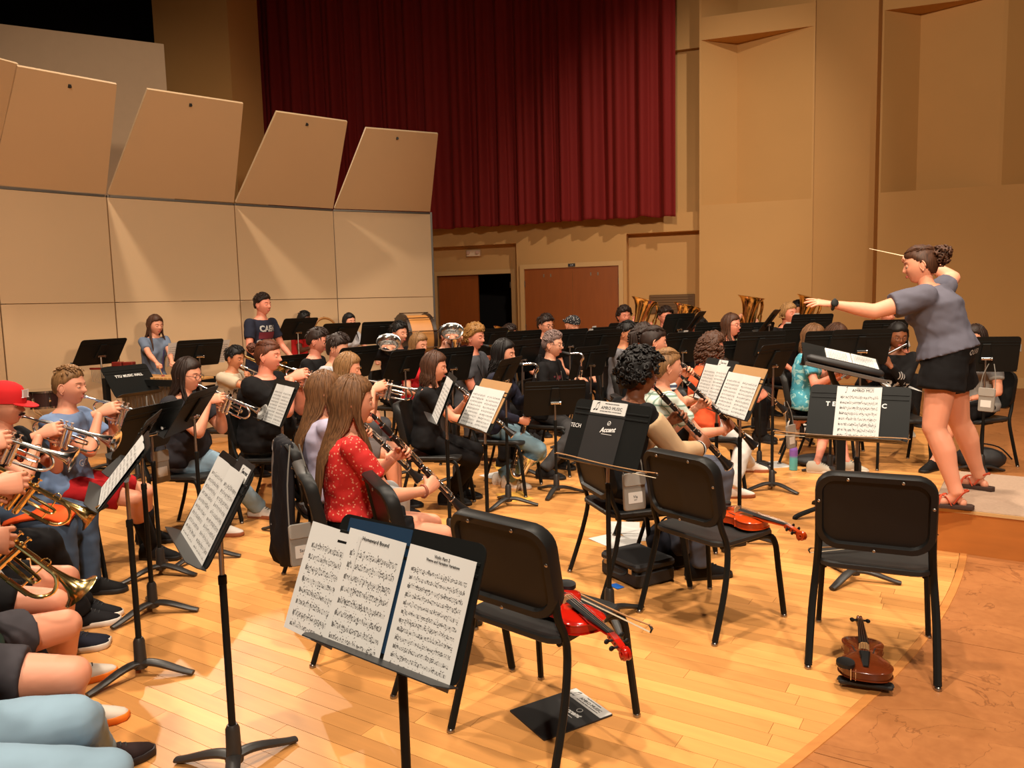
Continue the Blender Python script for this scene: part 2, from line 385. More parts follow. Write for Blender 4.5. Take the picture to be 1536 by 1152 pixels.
# doorways
WOOD = mat('red_brown_door_veneer', srgb(146, 76, 26), 0.4, var=0.18, scale=3, stretch=(5, 5, 0.7))
def doorframe(parent, sa, sb, zt, d, w=.085):
    b = MB(); wblock(b, sb - w, sb, d - .14, d + .03, 0, zt + w); wblock(b, sa, sa + w, d - .14, d + .03, 0, zt + w); wblock(b, sb, sa, d - .14, d + .03, zt, zt + w)
    b.build('door_frame', TRIMC, parent, 0)
dr = holder('door_1'); doorframe(dr, d1a, d1b, d1z, 0)
b = MB(); mid = wp(716, 450, 0)[0]
wblock(b, mid, d1a, -.12, -.075, 0.01, d1z); b.build('door_leaf', WOOD, dr, 0)
b = MB()
for z in (.3, 1.1, 1.95): b.tube([wpt(d1b + .02, .02, z - .06), wpt(d1b + .02, .02, z + .06)], .012, 8)
b.build('hinge', STEEL, dr)
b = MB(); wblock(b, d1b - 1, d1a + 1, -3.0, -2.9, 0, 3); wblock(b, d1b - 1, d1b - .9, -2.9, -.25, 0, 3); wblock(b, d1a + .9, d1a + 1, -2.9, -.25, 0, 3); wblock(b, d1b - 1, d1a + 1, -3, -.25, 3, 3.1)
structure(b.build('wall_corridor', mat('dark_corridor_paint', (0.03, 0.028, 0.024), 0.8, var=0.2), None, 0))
dr = holder('door_2'); doorframe(dr, d2a, d2b, d2z, .27)
dm = wp(859, 450, .27)[0]
for a, c in ((d2b + .004, dm - .003), (dm + .003, d2a - .004)):
    b = MB(); wblock(b, a, c, .20, .262, 0.01, d2z); lf = b.build('door_leaf', WOOD, dr, 0)
    b = MB(); cxs = (a + c) / 2
    for ds in (-.05, .09): b.add([wpt(cxs + ds + x * .012, .266, d2z - .14 + z * .03) for x, z in ((-1, -1), (1, -1), (1, 1), (-1, 1))] + [wpt(cxs + ds + x * .012, .262, d2z - .14 + z * .03) for x, z in ((-1, -1), (1, -1), (1, 1), (-1, 1))], [(0, 1, 2, 3), (7, 6, 5, 4), (0, 4, 5, 1), (1, 5, 6, 2), (2, 6, 7, 3), (3, 7, 4, 0)])
    b.build('closer_bracket', STEEL, lf, 0)
    b = MB()
    for z in (.3, 1.1, 1.95):
        hs = a if a < dm - .1 and a == d2b + .004 else c
        b.tube([wpt(hs, .275, z - .06), wpt(hs, .275, z + .06)], .012, 8)
    b.build('hinge', STEEL, lf)
    b = MB(); hs = (dm - .09) if a == d2b + .004 else (dm + .09)
    b.tube([wpt(hs, .262, 1.0), wpt(hs, .31, 1.0), wpt(hs + (.09 if hs > dm else -.09), .31, 1.0)], .011, 8); b.build('door_handle', STEEL, lf)
sg = tag(MB().box((0, 0, 0), (.14, .012, .06), frame(wpt(dm, .305, d2z + .04), -WN, (0, 0, 1))).build('room_sign', mat('dark_blue_sign', (0.02, 0.022, 0.03), 0.4), None, 0), 'small dark room number sign 119 on the frame over the closed double doors', 'sign')
text('119', .045, WHITEINK, sg, frame(wpt(dm, .3125, d2z + .04), (0, 0, 1), WN))
# emergency light, outlet, vent panel
s_, z_ = wp(711, 380, .02)
em = thing('emergency_light', 'white two lamp emergency light on the wall above the open doorway', 'light', frame(wpt(s_, .04, z_), -WN, (0, 0, 1)))
MB().box((0, 0, 0), (.30, .08, .13), b=.012).build('housing', mat('ivory_plastic', srgb(226, 200, 170), .5, var=.03), em)
for x in (-.10, .10): MB().lathe([(.02, 0), (.036, .012), (.036, .03), (.03, .036)], 14, T(x, -.04, .01) @ RX(90)).build('lamp_head', mat('frosted_lamp_lens', srgb(210, 170, 150), .25, var=.05), em)
s_, z_ = wp(1523, 522, .5)
ol = thing('wall_outlet', 'small white outlet plate on the tan wall at far right', 'outlet', frame(wpt(s_, .506, z_), -WN, (0, 0, 1)))
MB().box((0, 0, 0), (.17, .012, .12), b=.006).build('plate', PAPER, ol, 0)
for x in (-.04, .04): MB().box((x, -.008, 0), (.035, .006, .07)).build('socket', mat('grey_socket', (.3, .28, .25), .5), ol, 0)
s_, z_ = wp(1008, 456, .02)
vp = thing('wall_vent', 'brown louvred vent low on the back wall behind the tubas', 'vent', frame(wpt(s_, .02, z_), -WN, (0, 0, 1)))
MB().box((0, 0, 0), (.85, .03, .36), b=.01).build('vent_frame', mat('brown_vent_paint', srgb(104, 72, 36), .6), vp, 0)
for i in range(7): MB().box((0, -.02, -.14 + i * .047), (.78, .02, .022), RX(0)).build('slat', mat('brown_vent_paint', (0, 0, 0)), vp, 0)
# curtain
k = NT('red_velour'); b = k.b; b.inputs['Base Color'].default_value = (*srgb(122, 12, 8), 1); b.inputs['Roughness'].default_value = .85; b.inputs['Sheen Weight'].default_value = .06
b.inputs['Sheen Tint'].default_value = (1, .2, .1, 1)
tc = k.n('ShaderNodeTexCoord'); nz = k.n('ShaderNodeTexNoise', i_Scale=30.0); k.l(tc, nz, 3); bp = k.n('ShaderNodeBump', i_Strength=.2, i_Distance=.01); k.l(nz, bp, 0, 2); k.l(bp, b, 0, b.inputs.find('Normal')); VELOUR = k.m
cs0, cz0 = wp(1013, 322, .75); cs1 = wp(362, 345, .75)[0]
rows = []; N = 560; ru = random.Random(11); ph = 0; zs = [cz0, cz0 + .05, cz0 + .6, cz0 + 1.8, cz0 + 3.5, cz0 + 5.2, ZT + .4]
prof = []
for i in range(N + 1):
    s = cs0 + (cs1 - cs0) * i / N; ph += (cs1 - cs0) / N * 2 * PI / (.46 + .40 * noise.noise((s * 1.4, 0, 5))); prof.append((s, ph))
for z in zs:
    row = []; amp = .115 - .045 * min(1, (z - cz0) / 6)
    for s, p in prof:
        w = (math.sin(p + .25 * math.sin(z * .8 + s)) + .55 * math.sin(2.31 * p + 1.3 + .2 * math.sin(z * .5))) / 1.4; d = .62 + amp * (abs(w) ** .75 * (1 if w > 0 else -1)) + .03 * noise.noise((s * 2.1, z * .25, 1))
        row.append(wpt(s, d, z + (.03 * noise.noise((s * 3, 2, 2)) - .03 * noise.noise((s * .5, 7, 2)) if z < cz0 + .1 else 0)))
    rows.append(row)
b = MB(); n_ = N + 1
b.v = [tuple(p) for r in rows for p in r]; b.f = [(i * n_ + j, i * n_ + j + 1, (i + 1) * n_ + j + 1, (i + 1) * n_ + j) for i in range(len(rows) - 1) for j in range(N)]; b.m = [0] * len(b.f)
cu = b.build('stage_curtain', VELOUR, None, 180); tag(cu, 'tall red velour stage curtain hanging in folds above the doors', 'curtain')
sm = cu.modifiers.new('thickness', 'SOLIDIFY'); sm.thickness = .012
# shell on the left: angled towers, each with lower panels and a tilted canopy panel
SX = [(-330, 6.3), (-150, 6.9), (0, 7.7), (172, 8.5), (360, 9.4), (506, 10.2), (650, 10.8)]
SP = [at(u, 452 - (u * .0244), y) for u, y in SX]
SP = [V((p.x, p.y, 0)) for p in SP]
shell = holder('wall_left')
ZL, ZU = 1.70, 2.86
GREYM = mat('dull_grey_post', (.16, .14, .12), .4, .6, var=.1)
for i in range(1, len(SP) - 1):
    a, c = SP[i], SP[i + 1]; e = (c - a).normalized(); n = V((e.y, -e.x, 0)); w = (c - a).length
    for z0, z1 in ((.06, ZL - .004), (ZL + .004, ZU - .03)):
        b = MB(); b.box((w / 2, 0, (z0 + z1) / 2), (w - .012, .05, z1 - z0), frame(a - n * .03, -n, (0, 0, 1)) @ Matrix.Scale(1, 4)); b.build('shell_panel', SHELLC, shell, 0)
    # frame(): its x axis runs along the wall
    b = MB(); b.box((w / 2, .05, ZU - .012), (w - .02, .06, .022), frame(a, -n, (0, 0, 1))); b.build('shell_rail', GREYM, shell, 0)
    b = MB(); F0 = frame(a + V((0, 0, ZU + .005)), -n, (0, 0, 1)) @ RX(40 if i > 1 else 38); L = [1.26, 1.26, 1.26, 1.22, 1.16][min(i - 1, 4)]
    tl, tr = ((.26, .15) if i > 2 else (.10, .13)); b.loft([[(x, y, .01) for x, y in ((.012, -.017), (w - .012, -.017), (w - .012, .017), (.012, .017))], [(x, y, L) for x, y in ((tl, -.017), (w - tr, -.017), (w - tr, .017), (tl, .017))]], M=F0); p = b.build('canopy_panel', SHELLC, shell, 0)
    b = MB(); b.tube([F0 @ V((w / 2 - .012, -.02, L - .1)), F0 @ V((w / 2 + .012, -.02, L - .1))], .03, 3); b.build('canopy_eyelet', INK, p, 0)
for i in range(1, len(SP)):
    b = MB(); b.box((0, .05, ZU / 2), (.03, .03, ZU), T(*SP[i])); b.build('shell_post', GREYM, shell, 0)
# things high behind the shell
b = MB(); g0 = at(-260, 100, 9.8); g1 = at(250, 130, 11.6); e = V((g1.x - g0.x, g1.y - g0.y, 0)); w = e.length; e.normalize(); n = V((e.y, -e.x, 0))
zt = at(248, 66, 11.6).z
b.box((w / 2, .05, zt / 2), (w, .1, zt), frame(V((g0.x, g0.y, 0)), -n, (0, 0, 1))); structure(b.build('wall_rear_shell', mat('grey_shell_back', srgb(190, 166, 140), .7, var=.05), None, 0))
pc = at(285, 200, 14.6); pd = at(347, 200, 14.9)
b = MB(); b.box((0, 0, 5.2), (1.55, 1.0, 10.4), T(pc.x + .25, pc.y + .5, 0) @ RZ(-14)); structure(b.build('wall_column', WALLC, None, 0))
b = MB(); b.box((-9, 17.6, 5), (26, .2, 11)); b.box((-12, 8, 5), (.2, 20, 11)); structure(b.build('wall_rear_drape', DARKVOID, None, 0))
b = MB(); b.box((0, 6, 11.0), (44, 40, .2)); structure(b.build('ceiling', mat('dark_fly_loft', (.02, .017, .014), .9), None, 0))
b = MB(); b.box((12.6, 4, 5), (.2, 26, 11)); structure(b.build('wall_right', WALLC, None, 0))
# podium
PODH = .28
pA = fl(1396, 824); pB = fl(1540, 844); pe = V((pB.x - pA.x, pB.y - pA.y, 0)).normalized(); pn = V((-pe.y, pe.x, 0))
pod = thing('podium', 'low wooden conductor podium with grey carpet top at right', 'podium', frame((pA.x, pA.y, 0), pn, (0, 0, 1)))
PODW, PODD = 1.5, 1.12
b = MB(); b.box((PODW / 2, .012, PODH / 2 - .01), (PODW, .024, PODH - .02)); b.box((PODW / 2, PODD - .012, PODH / 2 - .01), (PODW, .024, PODH - .02))
b.box((.012, PODD / 2, PODH / 2 - .01), (.024, PODD - .05, PODH - .02)); b.box((PODW - .012, PODD / 2, PODH / 2 - .01), (.024, PODD - .05, PODH - .02))
b.build('side_boards', mat('orange_plywood', srgb(184, 112, 50), .45, var=.2, scale=4, stretch=(1, 1, 5)), pod, 0)
b = MB(); b.box((PODW / 2, PODD / 2, PODH - .012), (PODW, PODD, .024), b=.01)
b.build('carpet_top', mat('grey_brown_carpet', srgb(168, 140, 118), .95, var=.2, scale=60, bump=.5, bscale=500), pod, 0)
b = MB(); b.box((PODW / 2, -.003, PODH - .02), (PODW, .006, .02)); b.build('edge_trim', TRIMC, pod, 0)

# ------------------------------------------------------------------ furniture and instruments, each kind built once at the origin and then copied
PROTO = {}
def get(kind, label, M, group=None):
    """a thing of this kind at M; the first one is the prototype itself"""
    if kind not in PROTO:
        PROTO[kind] = BUILD[kind](); r = PROTO[kind]; r['label'] = label; r.matrix_basis = M
        if group: r['group'] = group
        return r
    return dup(PROTO[kind], label, M, group)

def b_chair():
    """sits at the origin, faces +Y"""
    t = thing('band_chair', '', 'chair')
    out = rrect(.44, .42, .07, 5)
    b = MB(); rings = []
    for z, sc, dish in ((.428, .95, 0), (.436, 1, 0), (.452, 1, 0), (.458, .97, .0), (.452, .80, .0), (.448, .4, 0)):
        rings.append([(x * sc, y * sc, z - (.012 if (y * sc > .18) else 0)) for x, y in out])
    b.loft(rings); b.build('seat', mat('dusty_black_plastic', (.022, .021, .020), .5, var=.2, bump=.12, bscale=220, spec=.3), t)
    # backrest: a moulded shell with a thick turned rim, leaning back
    B = T(0, -.215, .695) @ RX(11)        # local x across, z up, front +y
    o = rrect(.45, .335, .085, 6); i1 = rrect(.40, .285, .065, 6)
    def R(ol, y, bow=.03): return [(x, y - bow * (1 - (x / .225) ** 2) + 0.0, z) for x, z in ol]
    b = MB(); b.loft([R(i1, .010), R(o, .022), R(o, .022), R(rrect(.456, .341, .088, 6), .010), R(rrect(.456, .341, .088, 6), -.020), R(rrect(.445, .330, .082, 6), -.030), R(i1, -.028), R(rrect(.388, .273, .06, 6), -.012)], M=B)
    bk = b.build('backrest', PLASTIC, t, 50)
    for x, z in ((-.1, .152), (.1, .152), (-.212, .04), (.212, .04), (0, -.155)):
        yb = -.030 - .03 * (1 - (x / .225) ** 2)
        b = MB(); b.ball((0, 0, 0), (.007, .004, .007), 8, 5, B @ T(x, yb, z)); b.build('rivet', STEEL, bk)
    b = MB()
    for s in (-1, 1): b.tube([(s * .19, .17, .425), (s * .19, -.17, .425)], .011, 8)
    b.tube([(-.19, .12, .420), (.19, .12, .420)], .010, 8); b.tube([(-.19, -.12, .420), (.19, -.12, .420)], .010, 8)
    b.build('seat_frame', BLACK, t)
    for s in (-1, 1):
        b = MB(); b.tube(smoothpath([B @ V((s * .205, -.012, .06)), B @ V((s * .212, -.014, -.08)), (s * .214, -.200, .53), (s * .222, -.165, .42), (s * .236, -.20, .24), (s * .242, -.275, .015)], 4), .0125, 8, flat=1.25)
        lg = b.build('leg', BLACK, t); MB().lathe([(.010, 0), (.015, .002), (.015, .010), (.011, .016)], 10, T(s * .243, -.278, 0)).build('foot_glide', STEEL, lg)
        b = MB(); b.tube(smoothpath([(s * .19, .02, .425), (s * .20, .15, .422), (s * .215, .195, .385), (s * .222, .215, .25), (s * .235, .245, .015)], 4), .0125, 8, flat=1.25)
        lg = b.build('leg', BLACK, t); MB().lathe([(.010, 0), (.015, .002), (.015, .010), (.011, .016)], 10, T(s * .236, .246, 0)).build('foot_glide', STEEL, lg)
    return t

DESKW, DESKH = .508, .32
def make_stand(kind='music_stand', zc=.95, tilt=25, legrot=90, tall=1):
    """desk centre above the pole at height zc; front of the desk faces +Y (towards the player)"""
    t = thing(kind, '', 'music stand')
    D = T(0, .0, zc) @ RX(tilt)           # local: x across, z up the desk, +y out of the front
    b = MB(); th = .0022
    out = rrect(DESKW, DESKH, .028, 4)
    b.loft([[(x, y0, z) for x, z in out] for y0 in (-th, th)], M=D)
    dk = b.build('desk', BLACK, t, 30)
    for zz in (.085, .112):
        b = MB(); b.tube([(-.245, 0, zz), (.245, 0, zz)], .0062, 6, M=D); b.build('desk_ridge', BLACK, dk)
    b = MB(); lip = [(-.254, .0), (.254, 0), (.254, .03), (.225, .062), (-.225, .062), (-.254, .03)]
    b.prism(lip, -.0015, .0015, 0, D @ T(0, 0, -.158)); b.build('lip', mat('grey_black_lip', (.020, .020, .020), .42, spec=.5), t, 0)  # lighter black than the desk: light on the lip put into its colour
    b = MB(); b.prism([(-.045, -.07), (.045, -.07), (.03, .10), (-.03, .10)], 0, .016, .004, D @ T(0, -.002, 0) @ RX(90)); b.build('back_bracket', BLACK, t)
    b = MB(); b.tube([D @ V((-.035, -.028, -.03)), D @ V((.035, -.028, -.03))], .013, 12); b.lathe([(.004, 0), (.017, .002), (.018, .012), (.010, .018)], 14, D @ T(.036, -.028, -.03) @ RY(90)); b.build('clamp_knob', CHROME, t)
    hj = D @ V((0, -.028, -.03))
    split = min(.68, zc - .2)
    b = MB(); b.tube([(hj.x, hj.y, hj.z), (0, hj.y, hj.z - .06), (0, 0 + hj.y * .8, split + .04), (0, hj.y * .8, split - .05)], .0085, 10); b.build('upper_pole', STEEL, t)
    b = MB(); b.tube([(0, hj.y * .8, split), (0, hj.y * .8, .12)], .0125, 12); b.lathe([(.0125, 0), (.0145, .002), (.0145, .03), (.011, .034)], 12, T(0, hj.y * .8, split - .015)); b.build('lower_pole', BLACK, t)
    piv = T(0, hj.y * .8, 0) @ RZ(legrot)
    mbs = MB(); mbs.lathe([(.017, .17), (.024, .155), (.026, .07), (.032, .05), (.030, .035), (.012, .03)], 14, piv); mbs.build('base_hub', CAST, t)
    for i in range(3):
        a = 2 * PI * i / 3; c, s = math.cos(a), math.sin(a)
        pts = [(c * d, s * d, z) for d, z in ((.005, .056), (.05, .058), (.10, .049), (.15, .034), (.20, .019), (.235, .012))]
        P = smoothpath(pts, 3); b = MB(); b.tube(P, [.026 - .009 * (j / 15) ** 2 for j in range(len(P))], 10, flat=.55, up=(0, 0, 1), M=piv); b.build('leg', CAST, t)
    t['tilt'] = tilt
    return t
STANDN = [0]
def stand(x, y, zc, facing, tilt, label, legrot=30, name='music_stand'):
    """facing: direction, in degrees from +X, of the side that carries the music"""
    M = T(x, y, 0) @ RZ(facing - 90)
    key = (round(zc * 50), round(tilt / 2), legrot); zc, tilt = key[0] / 50., key[1] * 2.
    if key not in PROTO:
        r = make_stand(name, zc, tilt, legrot); PROTO[key] = r; r['label'] = label; r.matrix_basis = M; r['group'] = 'black music stands'
    else: r = dup(PROTO[key], label, M, 'black music stands')
    return r, M @ T(0, 0, zc) @ RX(tilt)
def sheet(D, x, z, w, h, rows, label, rot=0, name='sheet_music', off=.004, curl=.012):
    """a page on the desk whose frame is D (x across as seen from behind, so mirrored for the reader)"""
    b = MB(); nx, nz = 4, 5
    vs = []
    for k in range(2):
        for j in range(nz + 1):
            for i in range(nx + 1):
                u, q = i / nx, j / nz
                vs.append(((u - .5) * w, (q - .5) * h, k * .0008 + curl * (max(0, abs(u - .5) * 2 - .3) ** 2) * q))
    n = (nx + 1) * (nz + 1); fs = []
    for j in range(nz):
        for i in range(nx):
            a = j * (nx + 1) + i
            fs.append((n + a, n + a + 1, n + a + nx + 2, n + a + nx + 1)); fs.append((a + nx + 1, a + nx + 2, a + 1, a))
    b.add(vs, fs); M = D @ T(x, off, z) @ RY(rot) @ Matrix(((-1, 0, 0, 0), (0, 0, 1, 0), (0, 1, 0, 0), (0, 0, 0, 1)))
    # page frame: x to the reader's right, y up, z out of the front
    o = b.build(name, MUSIC.get(rows, PAPER) if rows else PAPER, None, 180); o.matrix_basis = M
    return tag(o, label, 'sheet music', 'pages of music on the stands'), M

def b_trumpet(metal):
    t = thing('trumpet', '', 'trumpet'); X = .0
    b = MB(); b.lathe([(.0135, .0), (.0138, .003), (.008, .012), (.0055, .03), (.0048, .085)], 14, RX(-90)); b.build('mouthpiece', SILVER, t)
    b = MB(); b.tube(smoothpath([(0, .07, 0), (0, .2, 0), (0, .36, 0), (0, .405, -.012), (0, .425, -.045), (0, .405, -.078), (0, .36, -.09), (0, .27, -.09)], 4), .0066, 9); b.build('leadpipe', metal, t)
    b = MB(); b.tube([(0, .30, 0), (0, .375, 0)], .0082, 9); b.tube([(0, .30, -.09), (0, .375, -.09)], .0082, 9); b.tube([(0, .345, -.002), (0, .345, -.088)], .003, 6); b.build('tuning_slide', metal, t)
    path = smoothpath([(-.03, .21, -.09), (-.03, .12, -.09), (-.03, .075, -.075), (-.03, .055, -.045), (-.03, .075, -.014), (-.03, .12, 0), (-.03, .30, 0)], 4)
    b = MB(); b.tube(path, .0062, 9); b.build('bell_bow', metal, t)
    b = MB(); b.lathe([(.0062, .26), (.0075, .33), (.0105, .39), (.016, .43), (.025, .462), (.040, .482), (.061, .492), (.0625, .494), (.060, .493), (.038, .480), (.023, .46), (.014, .43), (.008, .39), (.003, .33)], 26, T(-.03, 0, 0) @ RX(-90)); b.build('bell', metal, t, 60)
    for i, y in enumerate((.195, .225, .255)):
        b = MB(); b.lathe([(.009, -.118), (.0125, -.112), (.0125, -.104), (.0115, -.10), (.0115, .002), (.013, .004), (.013, .012), (.008, .016)], 12, T(-.013, y, 0)); v = b.build('valve', metal, t)
        b = MB(); b.lathe([(.003, .014), (.003, .030), (.009, .032), (.009, .036)], 10, T(-.013, y, 0)); b.build('valve_button', metal, v)
    b = MB(); b.tube(smoothpath([(-.02, .255, -.055), (.004, .31, -.055), (.004, .355, -.055), (.004, .365, -.045), (.004, .355, -.035), (-.02, .255, -.035)], 3), .0058, 8); b.build('third_slide', metal, t)
    b = MB(); b.tube([(-.025, .17, -.015), (-.045, .15, -.02), (-.045, .15, -.05), (-.02, .18, -.06), (-.02, .195, -.06)], .0055, 8); b.build('first_slide', metal, t)
    b = MB(); b.tube([(.008 * math.cos(a) - .0, .34 + .013 * math.sin(a), .012 + .013 * math.cos(a)) for a in [2 * PI * i / 12 for i in range(12)]], .0022, 5, closed=True); b.tube([(-.03, .1, -.002), (0, .1, -.002)], .003, 6); b.tube([(-.03, .33, 0), (0, .33, 0)], .003, 6); b.build('brace', metal, t)
    return t
def keywork(b, y0, y1, n, r, side=1):
    for i in range(n):
        y = y0 + (y1 - y0) * (i + .5) / n; a = math.radians((35, -40, 0, 60)[i % 4]); c, s = math.sin(a), math.cos(a)
        b.lathe([(.0045, 0), (.0075, .001), (.0075, .004), (.003, .006)], 8, T(c * (r + .001), y, s * (r + .001)) @ RY(math.degrees(a)))
    for a in (20, -28, 70):
        c, s = math.sin(math.radians(a)), math.cos(math.radians(a)); L = (y1 - y0)
        b.tube([(c * (r + .006), y0 + L * .05, s * (r + .006)), (c * (r + .006), y0 + L * .95, s * (r + .006))], .0017, 5)
        for q in (.05, .5, .95): b.ball((c * (r + .003), y0 + L * q, s * (r + .003)), (.0025, .003, .0045), 6, 4)
    for q, a in ((.2, 85), (.55, 80), (.62, -75)):
        c, s = math.sin(math.radians(a)), math.cos(math.radians(a)); y = y0 + (y1 - y0) * q
        b.tube([(c * (r + .006), y, s * (r + .006)), (c * (r + .012), y + .03, s * (r + .012)), (c * (r + .007), y + .055, s * (r + .007))], [.002, .0035, .0045], 6)
def b_clarinet():
    t = thing('clarinet', '', 'clarinet')
    b = MB(); b.lathe([(.003, 0), (.008, .012), (.0115, .05), (.0125, .085)], 12, RX(-90)); b.build('mouthpiece', GRENADILLA, t)
    b = MB(); b.lathe([(.0105, .040), (.0128, .041), (.0135, .068), (.0118, .069)], 12, RX(-90)); b.build('ligature', SILVER, t)
    for n, y0, y1, r0, r1 in (('barrel', .085, .15, .0155, .0145), ('upper_joint', .152, .37, .0138, .0142), ('lower_joint', .373, .60, .0145, .0155)):
        b = MB(); b.lathe([(r0, y0), (r0 * (1.06 if n == 'barrel' else 1), (y0 + y1) / 2), (r1, y1)], 14, RX(-90)); b.build(n, GRENADILLA, t)
    b = MB(); b.lathe([(.0165, .60), (.0175, .62), (.022, .655), (.031, .695), (.033, .703), (.028, .70), (.018, .66), (.010, .62)], 18, RX(-90)); b.build('bell', GRENADILLA, t, 60)
    for y, r in ((.086, .016), (.151, .0158), (.371, .0158), (.60, .0178), (.70, .0335)):
        b = MB(); b.lathe([(r, y - .003), (r + .0008, y - .002), (r + .0008, y + .002), (r, y + .003)], 14, RX(-90)); b.build('ring', SILVER, t)
    b = MB(); keywork(b, .165, .36, 9, .0142); keywork(b, .385, .59, 9, .0150); o = b.build('keywork', SILVER, t); o['kind'] = 'stuff'
    return t
def b_flute():
    t = thing('flute', '', 'flute')
    b = MB(); b.tube([(0, -.05, 0), (0, .17, 0)], .0105, 12); b.build('head_joint', SILVER, t)
    b = MB(); b.ball((0, 0, .009), (.012, .015, .005), 10, 6); b.build('lip_plate', SILVER, t)
    b = MB(); b.tube([(0, .165, 0), (0, .50, 0)], .0098, 12); b.build('body_joint', SILVER, t)
    b = MB(); b.tube([(0, .50, 0), (0, .625, 0)], .0102, 12); b.build('foot_joint', SILVER, t)
    b = MB(); keywork(b, .19, .49, 12, .0098); keywork(b, .51, .61, 4, .0100); o = b.build('keywork', SILVER, t); o['kind'] = 'stuff'
    return t
def b_sax(L=.62, name='saxophone', bellr=.062, metal=None):
    """local: mouthpiece tip at the origin, body hangs down -Z, plays towards -Y"""
    metal = metal or BRASS
    t = thing(name, '', 'saxophone')
    b = MB(); b.lathe([(.004, 0), (.010, .02), (.0125, .06), (.0125, .085)], 12, RX(-90)); b.build('mouthpiece', RUBBER, t)
    nk = smoothpath([(0, .07, 0), (0, .13, .022), (0, .19, .03), (0, .235, .005), (0, .245, -.05)], 4)
    b = MB(); b.tube(nk, [.0085 + .005 * i / (len(nk) - 1) for i in range(len(nk))], 10); b.build('neck', metal, t)
    bd = [(0, .245, -.05 - L * i / 12) for i in range(13)]
    b = MB(); b.tube(bd, [.0145 + .020 * i / 12 for i in range(13)], 14); b.build('body', metal, t)
    zb = -.05 - L
    bow = [(0, .245 + .055 * (1 - math.cos(a)), zb - .055 * math.sin(a)) for a in [PI * i / 10 for i in range(11)]]
    b = MB(); b.tube(bow, [.0345 + .006 * i / 10 for i in range(11)], 14); b.build('bow', metal, t)
    pr = [(.0405, 0), (.044, .09), (.049, .16), (.055, .21), (bellr, .25), (bellr * 1.12, .262), (bellr * 1.13, .266), (bellr, .258), (.052, .215), (.042, .15)]
    b = MB(); b.lathe(pr, 22, T(0, .355, zb) @ RX(-8)); b.build('bell', metal, t, 60)
    b = MB()
    for i in range(9):
        z = -.1 - (L - .08) * i / 9; a = (-.5 + (i % 3) * .6); r = .016 + .02 * i / 9
        b.lathe([(.009 + .005 * i / 9, 0), (.011 + .006 * i / 9, .002), (.010, .007), (.003, .009)], 10, T(math.sin(a) * r, .245 + math.cos(a) * r, z) @ RZ(-math.degrees(a)) @ RX(-90))
    for s in (-1, 1): b.tube([(s * .030, .245, -.09), (s * .042, .25, -.05 - L + .03)], .003, 6)
    for i in range(4): b.tube([(.030, .235, -.2 - .1 * i), (.055, .22, -.22 - .1 * i)], .004, 6)
    o = b.build('keywork', BRASS, t); o['kind'] = 'stuff'
    return t
def b_bass_clarinet():
    t = thing('bass_clarinet', '', 'clarinet')
    b = MB(); b.lathe([(.004, 0), (.012, .03), (.015, .075), (.014, .095)], 12, RX(-90)); b.build('mouthpiece', RUBBER, t)
    nk = smoothpath([(0, .085, 0), (0, .14, .02), (0, .195, .028), (0, .225, .0), (0, .215, -.035), (0, .222, -.08)], 4)
    b = MB(); b.tube(nk, .0115, 10); b.build('neck', SILVER, t)
    b = MB(); b.tube([(0, .222, -.08), (0, .222, -.45)], .018, 14); b.build('upper_joint', GRENADILLA, t)
    b = MB(); b.tube([(0, .222, -.455), (0, .222, -.86)], .019, 14); b.build('lower_joint', GRENADILLA, t)
    bw = [(0, .222 + .05 * (1 - math.cos(a)), -.86 - .06 * math.sin(a)) for a in [PI * i / 10 for i in range(11)]]
    b = MB(); b.tube(bw, [.019 + .006 * i / 10 for i in range(11)], 12); b.lathe([(.025, 0), (.03, .05), (.045, .10), (.068, .125), (.07, .13), (.062, .126), (.03, .07)], 20, T(0, .322, -.86) @ RX(-10)); b.build('bell', SILVER, t, 60)
    b = MB(); Mk = T(0, .222, -.08) @ RX(-90); c = MB(); keywork(c, .02, .36, 10, .018); keywork(c, .39, .76, 10, .019); b.add(c.v, c.f, 0, Mk); o = b.build('keywork', SILVER, t); o['kind'] = 'stuff'
    b = MB(); b.tube([(0, .30, -.95), (0, .30, -1.06)], .004, 6); b.build('floor_peg', STEEL, t)
    return t
